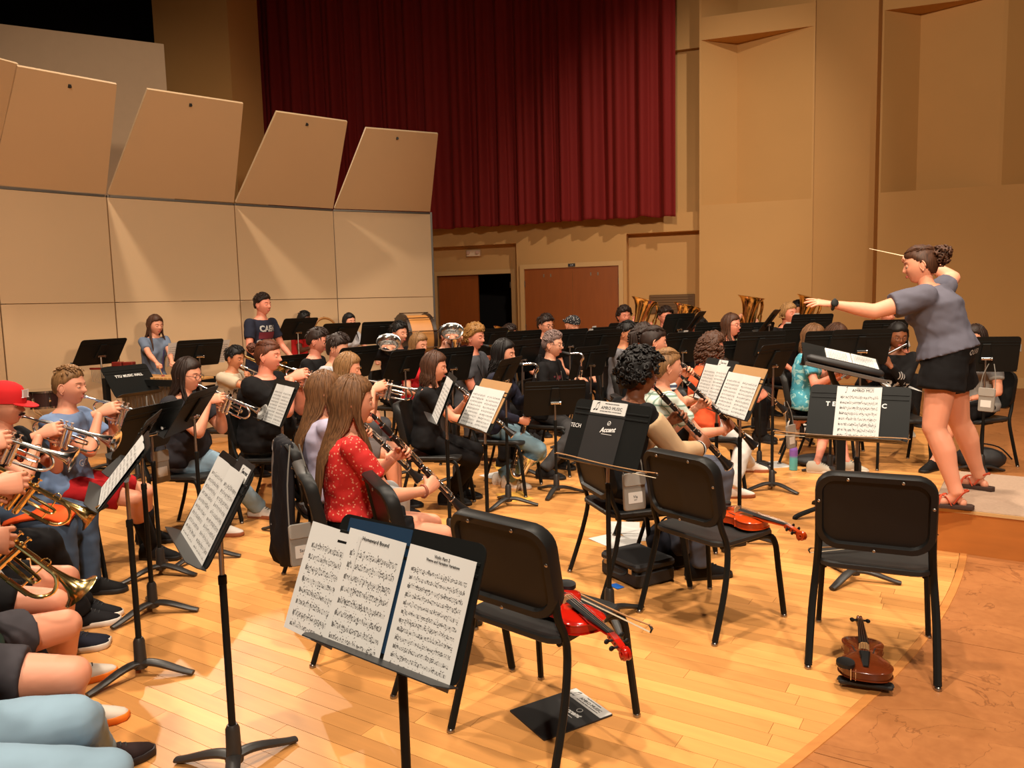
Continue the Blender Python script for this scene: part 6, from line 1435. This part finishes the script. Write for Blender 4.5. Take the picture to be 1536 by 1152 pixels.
cd = slab(ST['A'][1], -.155, .138, .11, .05, .0006, PAPER, 'index_card', 'small white printed card at the top of the left foreground stand', 'card', .0044); note_mark(cd, -.042, -.012, .8, .0008); text('AMRO MUSIC', .012, INK, cd, T(.01, .005, .001)); text('MEMPHIS', .009, INK, cd, T(.01, -.010, .001))
D = ST['B'][1]
tag(slab(D, .10, .004, .235, .30, .0015, mat('dark_blue_folder', srgb(26, 50, 74), .45, var=.15), 'music_folder', 'dark blue folder behind the pages on the bottom centre stand', 'folder', .0028, 1), 'dark blue folder behind the pages on the bottom centre stand', 'folder')
s1_, Mx = sheet(D, .262, -.03, .205, .29, 8, 'leftmost page of music hanging over the edge of the bottom centre stand', -3, off=.004)
s2_, Mx = sheet(D, .098, -.022, .212, .292, 8, 'middle page of music titled Homeward Bound on the bottom centre stand', -1.5, off=.0065); text('Homeward Bound', .0135, INK, s2_, T(-.005, .128, .0024)); text('Violin II', .007, INK, s2_, T(.085, .130, .003)); text('Slowly', .006, INK, s2_, T(-.07, .114, .0024))
s3_, Mx = sheet(D, -.128, -.026, .216, .292, 12, 'right page of music titled Violin Part 2 on the bottom centre stand', -1.5, off=.005); text('Violin Part 2', .010, INK, s3_, T(.0, .132, .0024)); text('Theme and Variation Variations', .0085, INK, s3_, T(.005, .121, .0024)); text('Violin', .006, INK, s3_, T(-.09, .131, .003))
tag(slab(ST['D'][1], -.03, .045, .42, .27, .0015, CARD, 'card_folder', 'brown card behind the double page on the stand left of centre', 'card', .0028), 'brown card behind the double page on the stand left of centre', 'card')
list(pages('D', [(.11, -.02, .215, .285, 10, 0, .005, 'left page on the card-backed stand left of centre'), (-.105, -.02, .215, .285, 10, 0, .005, 'right page on the card-backed stand left of centre')]))
tag(slab(ST['F'][1], -.03, .045, .42, .27, .0015, CARD, 'card_folder', 'brown card behind the double page before the orange t-shirt', 'card', .0028), 'brown card behind the double page before the orange t-shirt', 'card')
list(pages('F', [(.11, -.02, .215, .285, 10, 0, .005, 'left page on the card-backed stand before the orange t-shirt'), (-.105, -.02, .215, .285, 10, 0, .005, 'right page on the card-backed stand before the orange t-shirt')]))
list(pages('G', [(.12, -.03, .2, .28, 10, 0, .005, 'left page on the stand with a white card right of the plaid shirt'), (-.075, -.025, .2, .28, 10, 0, .005, 'right page on the stand with a white card right of the plaid shirt')]))
cd = slab(ST['G'][1], -.03, .132, .14, .045, .0006, PAPER, 'index_card', 'small white printed card above the pages right of the plaid shirt', 'card', .0044); note_mark(cd, -.05, -.012, .8, .0008); text('AMRO MUSIC', .014, INK, cd, T(.012, .0, .001))
fo = slab(ST['H'][1], .02, -.0, .245, .32, .002, FOLD, 'music_folder', 'black folder with white shop header on the stand behind the middle chair', 'folder', .003, 0); shop_card(fo, .0, .128, .235, .062, .002)
text('Accent', .034, WHITEINK, fo, T(.03, .02, .0026) @ RZ(6), shear=.35, bold=.001)
def underline(fo, x, y, w):
    b = MB(); b.box((x, y, .0026), (w, .0022, .0004)); b.build('rule', WHITEINK, fo, 0); b = MB(); b.tube([(x + .010 * math.cos(q), y + .055 + .010 * math.sin(q), .0026) for q in [2 * PI * i / 16 for i in range(16)]], .0016, 4, closed=True); b.build('emblem', WHITEINK, fo); text('a', .018, WHITEINK, fo, T(x, y + .055, .0028))
underline(fo, .03, -.002, .07)
text('TECH', .03, WHITEINK, ST['H'][0], ST['H'][0].matrix_basis.inverted() @ ST['H'][1] @ T(.215, .003, .02) @ Matrix(((-1, 0, 0, 0), (0, 0, 1, 0), (0, 1, 0, 0), (0, 0, 0, 1))))
TXT = lambda k, x, z, off=.0032: ST[k][0].matrix_basis.inverted() @ ST[k][1] @ T(x, off, z) @ Matrix(((-1, 0, 0, 0), (0, 0, 1, 0), (0, 1, 0, 0), (0, 0, 0, 1)))
text('TECH MUSIC', .036, WHITEINK, ST['I'][0], TXT('I', .012, .045), bold=.001, spacing=1.62)
text('TTU MUSIC HALL', .036, WHITEINK, ST['L'][0], TXT('L', .0, .05), bold=.001, spacing=1.1)
pg, Mx = sheet(ST['I'][1], -.0, .0, .225, .30, 8, 'single page with shop header on the lettered stand behind the right chair', 0, off=.005); note_mark(pg, -.085, .115, .9, .002); text('AMRO MUSIC', .022, INK, pg, T(.03, .128, .0024)); text('EVERYTHING FOR THE MUSICIAN', .006, INK, pg, T(.03, .143, .003))
bow(ST['I'][1] @ V((-.255, .03, -.150)), ST['I'][1] @ V((.42, .03, -.153)), 'violin bow resting on the lip of the lettered stand behind the right chair')
bow(ST['H'][1] @ V((.27, .03, -.150)), ST['H'][1] @ V((-.40, .03, -.150)), 'violin bow resting on the lip of the stand holding a black folder')
list(pages('AN', [(.10, -.01, .215, .285, 10, 0, .006, 'far page on the nearest stand beside the trumpets'), (-.11, -.01, .215, .285, 10, 0, .006, 'near page on the nearest stand beside the trumpets')]))
list(pages('AO', [(.0, -.01, .215, .285, 10, 0, .006, 'page on the second stand beside the trumpets')])); list(pages('AM', [(.10, -.01, .215, .285, 10, 0, .006, 'page on the stand before the blue-shirted trumpeter')]))
list(pages('AP', [(.08, -.01, .215, .285, 10, 0, .006, 'page on the stand in front of the woman in glasses')]))
list(pages('AQ', [(.07, -.02, .19, .28, 10, 0, .006, 'left page under the big man with the hair bun'), (-.12, -.02, .19, .28, 10, 0, .006, 'right page under the big man with the hair bun')]))
list(pages('E', [(.06, -.015, .215, .285, 10, 0, .006, 'left page on the edge-on stand before the woman in black'), (-.13, -.015, .215, .285, 10, 0, .008, 'right page on the edge-on stand before the woman in black')]))
list(pages('M', [(.23, .0, .20, .28, 10, 4, .004, 'page jutting out left of the stand by the standing girl'), (-.23, .0, .20, .28, 10, -4, .004, 'page jutting out right of the stand by the standing girl')]))
list(pages('AK', [(.08, -.02, .215, .285, 10, 0, .006, 'page on the stand right of the conductor hip')])); list(pages('AC', [(.0, .02, .215, .285, 10, 0, .006, 'page on the steep stand left of the blond boy')])); list(pages('AL', [(.0, .02, .215, .285, 10, 0, .006, 'page on the steep stand before the black-haired back row player')]))
for key, x, lb in (('V1', -.20, 'bandana'), ('W', -.2, 'grey t-shirt boy'), ('Z', -.0, 'round knob stand'), ('AE', -.2, 'rightmost tuba'), ('AD', -.2, 'flutist in teal')):
    slab(ST[key][1], x, .15, .06, .05, .001, PAPER, 'index_card', 'small white card at the top edge of the stand by the ' + lb, 'card', .004)
# conductor stand: wide flat desk on a square post
pb = fl(1224, 768); dc = at(1264, 549, 5.2); fa = math.degrees(math.atan2(C['org'].y - dc.y, C['org'].x - dc.x))
cs = thing('conductor_stand', 'wide black conductor desk on a square post with open scores', 'music stand', T(pb.x + .12, pb.y - .12, 0) @ RZ(-12), 'black music stands')
Dk = T(.0, 0, dc.z) @ RX(0)
Wd = cs.matrix_basis.inverted() @ frame(dc, (.93, -.20, -.24), (.15, -.37, .90))      # local y along the desk's near lip
b = MB(); b.prism(rrect(.40, .52, .02, 3, (-.07, .0)), -.004, .004, 0, Wd); b.build('desk', BLACK, cs, 0)
b = MB(); b.box((.13, 0, .012), (.006, .52, .024), Wd); b.build('lip', mat('clear_grey_ledge', (.12, .12, .12), .3), cs, 0)
tp = Wd @ V((-.1, -.1, -.01)); b = MB(); b.box((0, 0, .50), (.06, .045, .86)); b.build('post', BLACK, cs, 0)
b = MB(); b.tube([(0, 0, .9), (tp.x * .5, tp.y * .5, .98), (tp.x, tp.y, tp.z)], .02, 8); b.build('neck', BLACK, cs)
for a in (200, 20, 110, 290):
    b = MB(); c_, s_ = math.cos(math.radians(a)), math.sin(math.radians(a)); b.tube(smoothpath([(0, 0, .085), (c_ * .10, s_ * .10, .085), (c_ * .24, s_ * .24, .05), (c_ * .33, s_ * .33, .018), (c_ * .34, s_ * .34, .0)], 3), .022, 8, flat=.7, up=(0, 0, 1)); b.build('leg', BLACK, cs)
CW = cs.matrix_basis @ Wd
b = MB(); b.tube([CW @ V((.085, y, .040)) for y in (-.255, -.235, -.1, .1, .22, .24)], [.018, .034, .038, .038, .034, .018], 12, flat=.75); bc = b.build('baton_case', mat('black_padded_nylon', (.015, .014, .015), .55, bump=.2, bscale=200), None, 60); tag(bc, 'long black padded baton case lying on the conductor desk', 'case')
for k_, (x, y, lb) in enumerate(((-.10, -.02, 'left half of the open white score on the conductor desk'), (-.10, .155, 'right half of the open white score on the conductor desk'))):
    b = MB(); b.box((x, y, .012), (.24, .17, .012), b=.003); o = b.build('score', MUSIC[12], None, 0); o.matrix_basis = CW; tag(o, lb, 'sheet music', 'open score')
# ------------------------------------------------------------------ percussion
p = at(67, 598, 7.6); dm = get('drum', 'dark snare drum with a white head on its stand at far left', T(p.x, p.y, p.z - .08))
for i in range(3):
    a = 2 * PI * i / 3 + .5; b = MB(); b.tube([(0, 0, -.25), (.28 * math.cos(a), .28 * math.sin(a), -(p.z - .08) + .012)], .009, 8); b.build('stand_leg', CHROME, dm); b = MB(); b.tube([(0, 0, -.12), (.17 * math.cos(a), .17 * math.sin(a), -.03), (.19 * math.cos(a), .19 * math.sin(a), .01)], .007, 8); b.build('basket_arm', CHROME, dm)
b = MB(); b.tube([(0, 0, -.55), (0, 0, -.1)], .013, 8); b.build('stand_tube', CHROME, dm)
p = at(622, 508, 9.5); bd = b_bass_drum(); bd['label'] = 'maple bass drum with a white head standing on edge before the shell'; bd.matrix_basis = T(p.x, p.y, p.z) @ RZ(-62)
for x in (-.25, .25):
    b = MB(); b.tube([(x, -.15, -.3), (x * 1.5, -.2, -p.z + .012), (x * 1.5, .2, -p.z + .012), (x, .15, -.3)], .014, 8); b.build('cradle_leg', BLACK, bd)
p = at(249, 566, 7.4); mv = thing('mallet_instrument', 'mallet percussion instrument with wooden bars in front of the standing girl', 'percussion', T(p.x, p.y, 0) @ RZ(-26)); zz = p.z
ROSE = mat('rosewood_bars', srgb(178, 128, 72), .35, var=.2, rnd=.3)
for i in range(22):
    x = -.55 + i * .05; L_ = .34 - i * .006; MB().box((x, 0, zz), (.042, L_, .02), b=.004).build('bar', ROSE, mv, 0); MB().tube([(x, -.05, zz - .03), (x, -.05, zz - .4 + i * .010)], .019, 8).build('resonator', STEEL, mv)
for y in (-.2, .2): MB().box((0, y, zz - .03), (1.2, .03, .06)).build('rail', BLACK, mv, 0)
for x in (-.6, .6):
    for y in (-.2, .2): MB().box((x, y, zz / 2), (.05, .05, zz)).build('leg', BLACK, mv, 0)
p = at(146, 553, 7.7); mt_ = thing('bar_chimes', 'small bar chimes with silver tubes hanging from a red wooden bar', 'percussion', T(p.x, p.y, p.z) @ RZ(-8)); REDW = mat('red_wood', srgb(116, 30, 20), .4)
MB().box((0, 0, 0), (.16, .025, .02), b=.004).build('top_bar', REDW, mt_, 0)
for i in range(9): MB().tube([(-.066 + .0165 * i, 0, -.012), (-.066 + .0165 * i, 0, -.13 - .004 * i)], .0045, 8).build('chime_tube', mat('pale_chime_metal', (.7, .62, .5), .3, .8), mt_)
MB().tube([(.05, .02, 0), (.05, .02, -p.z + .02)], .009, 8).build('stand_pole', BLACK, mt_); MB().tube([(-.2, .02, -p.z + .012), (.25, .02, -p.z + .012)], .012, 8).build('stand_foot', BLACK, mt_); MB().tube([(.05, -.2, -p.z + .012), (.05, .25, -p.z + .012)], .012, 8).build('stand_foot', BLACK, mt_)
for u_, lb in ((177, 'left red wood block on the trap table'), (194, 'right red wood block on the trap table')):
    p = at(u_, 546, 7.8); b = MB(); b.box((0, 0, 0), (.10, .08, .045), b=.008); o = b.build('wood_block', REDW, None, 0); o.matrix_basis = T(p.x, p.y, p.z); tag(o, lb, 'wood block')
    if u_ == 177: wz, wx, wy = p.z - .0225, p.x, p.y
tt = thing('trap_table', 'small black trap table under the red wood blocks', 'table', T(wx + .06, wy, 0)); MB().box((0, 0, wz - .014), (.32, .22, .028), b=.006).build('table_top', BLACK, tt, 0); MB().tube([(0, 0, wz - .02), (0, 0, .05)], .016, 10).build('pole', BLACK, tt)
for i in range(3):
    a = 2 * PI * i / 3; MB().tube([(0, 0, .2), (.25 * math.cos(a), .25 * math.sin(a), .012)], .010, 8).build('leg', BLACK, tt)
p = at(488, 494, 9.75); tb_ = thing('tambourine', 'round tambourine held up by the percussionist in red', 'percussion', T(p.x, p.y, p.z) @ RZ(35) @ RX(78))
b = MB(); b.tube([(.14 * math.cos(q), .14 * math.sin(q), 0) for q in [2 * PI * i / 30 for i in range(30)]], .02, 6, closed=True, flat=1.0); b.build('frame', mat('tan_wood_hoop', srgb(150, 100, 50), .5), tb_, 60); b = MB(); b.lathe([(.135, 0), (.13, .012), (.01, .013)], 30); b.build('skin', mat('tan_calf_skin', srgb(168, 132, 84), .6), tb_)
for i in range(8):
    a = 2 * PI * i / 8; MB().lathe([(.004, -.004), (.018, -.003), (.018, .003), (.004, .004)], 10, T(.145 * math.cos(a), .145 * math.sin(a), 0)).build('jingle', CHROME, tb_)
for k_, u_ in ((1, 'right'), (-1, 'left')):
    h = P['gir']; q0 = h['W'] @ h['H'][k_][0] + V((.03, -.05, -.02)); q1 = q0 + V((.16, -.26, -.09)); ml = thing('mallet', 'thin mallet in the %s hand of the standing girl' % u_, 'mallet'); MB().tube([q0, q1], .004, 6).build('handle', CARD, ml); MB().ball(q1, .018, 10, 7).build('head', mat('red_yarn', srgb(120, 30, 30), .9), ml)
# ------------------------------------------------------------------ on the floor and on the chairs
def on_floor(u, v, rot): p = fl(u, v); return T(p.x, p.y, 0) @ RZ(rot)
f0, f1, f2, f3_ = fl(771, 1066), fl(858, 1037), fl(914, 1074), fl(821, 1109)
fm = (f0 + f1 + f2 + f3_) / 4; up_ = ((f1 + f2) - (f0 + f3_)).normalized()
b = MB(); b.prism(rrect(.245, .315, .004, 2), 0, .006); fo = b.build('music_folder', FOLD, None, 0); fo.matrix_basis = T(fm.x, fm.y, .0) @ RZ(math.degrees(math.atan2(up_.y, up_.x)) - 90); tag(fo, 'black folder with white shop header on the floor under the front chair', 'folder'); shop_card(fo, 0, .128, .238, .058, .006)
text('Accent', .034, WHITEINK, fo, T(.02, .035, .0066) @ RZ(6), shear=.35, bold=.001); MB().box((.02, .012, .0064), (.075, .0022, .0004)).build('rule', WHITEINK, fo, 0)
b = MB(); b.tube([(.03 + .012 * math.cos(q), .068 + .012 * math.sin(q), .0064) for q in [2 * PI * i / 16 for i in range(16)]], .0016, 4, closed=True); b.build('emblem', WHITEINK, fo)
# instrument case
ca, cb, cc = fl(924, 850), fl(955, 885), fl(1018, 868); e = (cc - cb); e.z = 0; ew = e.length; cs_ = thing('instrument_case', 'black rectangular instrument case with a blue tag on the floor', 'case', T(cb.x, cb.y, 0) @ RZ(math.degrees(math.atan2(e.y, e.x))))
NYL = mat('black_case_cloth', (.014, .013, .014), .7, var=.2, bump=.2, bscale=250)
b = MB(); b.box((.14, .16, .045), (.28, .34, .088), b=.02); b.build('case_body', NYL, cs_, 30); b = MB(); b.box((.14, .16, .112), (.284, .344, .044), b=.02); b.build('case_lid', NYL, cs_, 30)
b = MB(); b.tube(smoothpath([(-.005, .09, .07), (-.03, .10, .062), (-.034, .16, .06), (-.03, .22, .062), (-.005, .23, .07)], 3), .008, 8); b.build('handle', RUBBER, cs_)
for y in (.05, .27): MB().box((-.004, y, .09), (.008, .03, .03), b=.002).build('latch', STEEL, cs_, 0)
b = MB(); b.box((-.06, .10, .004), (.05, .075, .002)); b.build('luggage_tag', mat('blue_plastic_tag', srgb(36, 100, 190), .4), cs_, 0)
# bottle
p = fl(1190, 705); bo = thing('water_bottle', 'purple to teal metal water bottle with black lid on the floor', 'bottle', T(p.x, p.y, 0))
k = NT('purple_teal_gradient'); b_ = k.b; tc = k.n('ShaderNodeTexCoord'); sp = k.n('ShaderNodeSeparateXYZ'); k.l(tc, sp, 0); cr = k.n('ShaderNodeValToRGB'); cr.color_ramp.elements[0].position = .5; cr.color_ramp.elements[1].position = .62; cr.color_ramp.elements[0].color = (*srgb(96, 186, 188), 1); cr.color_ramp.elements[1].color = (*srgb(134, 96, 180), 1); k.l(sp, cr, 2, 0); k.l(cr, b_, 0, 0); b_.inputs['Roughness'].default_value = .35
MB().lathe([(.030, 0), (.036, .004), (.0365, .18), (.034, .20), (.024, .215), (.024, .222)], 20).build('bottle_body', k.m, bo)
MB().lathe([(.025, .22), (.027, .222), (.027, .25), (.02, .256)], 18).build('lid', RUBBER, bo); b = MB(); b.tube(smoothpath([(-.024, 0, .245), (-.02, 0, .27), (.02, 0, .27), (.024, 0, .245)], 3), .005, 7); b.build('loop', RUBBER, bo)
# orange cloth on a knee
J = P['tb']; kp = J['W'] @ (J['K'][1].lerp(J['hip'], .28)); b = MB(); n = 10; vs = []
for q in (0, 1):
    for j in range(n + 1):
        for i in range(n + 1):
            x, y = (i / n - .5) * .34, (j / n - .5) * .20; vs.append((x, y, .085 - 4.0 * y * y - .55 * abs(x) ** 1.6 + .012 * noise.noise((x * 16, y * 16, 3)) - q * .018))
nn = (n + 1) ** 2; fs = []
for j in range(n):
    for i in range(n): a = j * (n + 1) + i; fs += [(a, a + 1, a + n + 2, a + n + 1), (nn + a + n + 1, nn + a + n + 2, nn + a + 1, nn + a)]
for i in range(n): fs += [(i + 1, i, nn + i, nn + i + 1), (n * (n + 1) + i, n * (n + 1) + i + 1, nn + n * (n + 1) + i + 1, nn + n * (n + 1) + i), (i * (n + 1), (i + 1) * (n + 1), nn + (i + 1) * (n + 1), nn + i * (n + 1)), ((i + 1) * (n + 1) + n, i * (n + 1) + n, nn + i * (n + 1) + n, nn + (i + 1) * (n + 1) + n)]
b.add(vs, fs); oc = b.build('knit_hat', cloth('orange_knit', (226, 84, 34)), None, 180); oc.matrix_basis = T(kp.x, kp.y, kp.z) @ RZ(3); tag(oc, 'orange folded cloth hat lying on the dark jeans of the red-capped player', 'hat')
# jacket over the chair of the woman in lavender
J = P['lav']; M = J['chair'].matrix_basis; b = MB(); rings = []
for i_, (z, d, w_) in enumerate(((.865, .012, .17), (.855, .045, .20), (.80, .055, .215), (.70, .06, .21), (.60, .066, .22), (.50, .070, .215), (.40, .078, .205), (.30, .085, .19), (.22, .075, .165), (.16, .05, .12), (.14, .02, .06))):
    rings.append([(w_ * math.cos(q) * (1 + .06 * math.sin(3 * q + z * 7)), -.255 - .10 * (.86 - z) * .4 + (d + .022 * math.sin(7 * q + z * 10) * (.9 - z) + .014 * math.sin(11 * q - z * 17)) * math.sin(q) * (1 if math.sin(q) < 0 else .35), z) for q in [2 * PI * i / 44 for i in range(44)]])
b.loft(rings); jk = b.build('jacket', cloth('black_jacket', (22, 20, 24), bump=.4, bscale=60), None, 180); jk.matrix_basis = M; tag(jk, 'black jacket hanging over the back of the chair of the woman in lavender', 'jacket')
b = MB(); b.tube(smoothpath([(-.10, -.300, .85), (-.13, -.318, .70), (-.13, -.326, .50), (-.07, -.350, .36)], 4), .008, 7, flat=.5); b.tube([(-.16 + .03 * math.cos(q), -.305 + .004 * math.sin(q), .80 + .03 * math.sin(q)) for q in [2 * PI * i / 14 for i in range(14)]], .005, 6, closed=True); b.build('jacket_strap', cloth('grey_strap', (120, 112, 108)), jk)
# grey pouches with name cards
GP = cloth('grey_pouch', (138, 132, 124)); GPF = cloth('grey_pouch_flap', (150, 144, 136))
def pouch(u, v, Y, rot, label, name, w=.125, h=.19, strap=None):
    p = at(u, v, Y); t = thing('lanyard_pouch', label, 'pouch', T(p.x, p.y, p.z) @ RZ(rot) @ RX(-4), 'grey lanyard pouches')
    b = MB(); b.prism(rrect(w, h, .012, 3), -.011, .011, .004, RX(90)); b.build('pouch_body', GP, t); b = MB(); b.prism(rrect(w * 1.03, h * .36, .012, 3, (0, h * .34)), .010, .017, .003, RX(90)); b.build('flap', GPF, t)
    b = MB(); b.prism(rrect(w * .66, h * .30, .003, 2, (0, -h * .16)), .0115, .0125, 0, RX(90)); cd_ = b.build('name_card', PAPER, t, 0)
    if name: text(name, .020, INK, cd_, T(0, -.0130, -h * .14) @ RX(90)); text('LAST', .008, INK, cd_, T(0, -.0130, -h * .22) @ RX(90))
    b = MB(); sl = strap or .3
    for x in (-1, 1): b.tube(smoothpath([(x * w * .46, 0, h * .4), (x * w * .40, .01, h * .5 + sl * .5), (x * w * .16, .03, h * .5 + sl)], 3), .0035, 6)
    b.build('cord', cloth('cord', (120, 116, 110)), t); return t
pouch(455, 816, 3.42, 30, 'grey pouch with name card hanging at the jacketed chair', 'Sarah', strap=.36)
pouch(951, 737, 3.86, 22, 'grey pouch with name card hanging behind the varsity jacket', 'Via', strap=.15)
pouch(241, 700, 4.75, 60, 'grey pouch hanging beside the pale jeans of the trumpet woman', None, w=.11, h=.2, strap=.35)
pouch(1480, 600, 6.2, -60, 'grey pouch hanging behind the conductor legs', None, strap=.2); pouch(1186, 655, 6.45, 40, 'dark grey pouch hanging by the flutists chair', None, w=.12, h=.2, strap=.2)
# papers and envelopes
def leaf(u, v, rot, w, h, label, m=None, z=.001):
    b = MB(); b.box((0, 0, z), (w, h, .0015)); o = b.build('loose_sheet', m or PAPER, None, 0); o.matrix_basis = on_floor(u, v, rot); return tag(o, label, 'paper', 'papers on the floor')
leaf(958, 802, 12, .215, .28, 'loose white page on the floor under the varsity jacket chair, nearest the case', z=.001); leaf(922, 812, 30, .22, .29, 'loose white page on the floor left of the other pages', z=.0025); leaf(936, 792, -10, .215, .28, 'loose white page on the floor under the black pouch', z=.004)
YEL = mat('manila_yellow', srgb(228, 170, 70), .7); leaf(772, 745, 20, .23, .30, 'yellow envelope on the floor by the white sneakers', YEL); leaf(748, 714, 40, .23, .3, 'white page on the floor left of the white sneakers', None); leaf(757, 700, 10, .2, .25, 'small yellow paper on the floor behind the white sneakers', YEL, .003); leaf(1163, 697, 10, .21, .28, 'white page on the floor right of the sandals', None)
p = fl(958, 778); mk = MB(); mk.box((0, 0, .02), (.22, .13, .04), b=.015); o = mk.build('zip_pouch', NYL, None, 40); o.matrix_basis = T(p.x, p.y, .005) @ RZ(10); tag(o, 'small black zip pouch on the papers under the varsity jacket chair', 'pouch')
b = MB(); b.ball((0, 0, .0), (.06, .04, .025), 12, 8); o = b.build('crumpled_cloth', cloth('grey_rag', (120, 116, 112)), None, 180); o.matrix_basis = T(p.x + .01, p.y, .062); tag(o, 'crumpled grey cloth on top of the small black zip pouch', 'cloth')
def lump(name, u, v, dims, rot, label, cat, m, seed=0, strap=True):
    p = fl(u, v); b = MB(); n, kk = 20, 12; rings = []
    for i in range(kk):
        t = PI * (i + .3) / (kk - .4); rings.append([(dims[0] * math.sin(t) ** .7 * math.cos(q) * (1 + .12 * noise.noise((math.cos(q) * 2, math.sin(q) * 2, t * 2 + seed))), dims[1] * math.sin(t) ** .7 * math.sin(q) * (1 + .12 * noise.noise((math.cos(q) * 2 + 5, math.sin(q) * 2, t * 2 + seed))), dims[2] * (1 - math.cos(t)) * (1 + .1 * noise.noise((math.cos(q), math.sin(q) + seed, t)))) for q in [2 * PI * j / n for j in range(n)]])
    t_ = thing(name, label, cat, T(p.x, p.y, .0) @ RZ(rot)); b.loft(rings); b.build('bag_body', m, t_, 180)
    if strap:
        b = MB(); b.tube(smoothpath([(-dims[0] * .6, 0, dims[2] * 1.6), (-dims[0] * .3, -.05, dims[2] * 2.4), (dims[0] * .6, -.06, dims[2] * 2.2), (dims[0] * 1.1, -.1, dims[2] * 1.2)], 4), .012, 7, flat=.4); b.build('strap', RUBBER, t_)
    return t_
lump('shoulder_bag', 1470, 704, (.20, .12, .10), -20, 'black shoulder bag on the floor right of the conductor legs', 'bag', NYL, 3)
lump('gear_bag', 1225, 697, (.22, .14, .05), 10, 'low black bag on the floor behind the water bottle', 'bag', NYL, 6, False)
lump('backpack', 1000, 842, (.13, .10, .12), 20, 'dark backpack on the floor under the middle chair', 'backpack', cloth('backpack_navy', (26, 26, 34)), 9)
lump('gear_bag', 395, 692, (.20, .14, .05), 20, 'black bag on the floor under the big man with the bun', 'bag', NYL, 12, False)
cc = at(578, 770, 3.22); get('chair', 'empty black chair directly behind the bottom centre stand', T(cc.x + .21, cc.y + .085, 0) @ RZ(22 - 90), CHAIRGROUP)
finish_text()
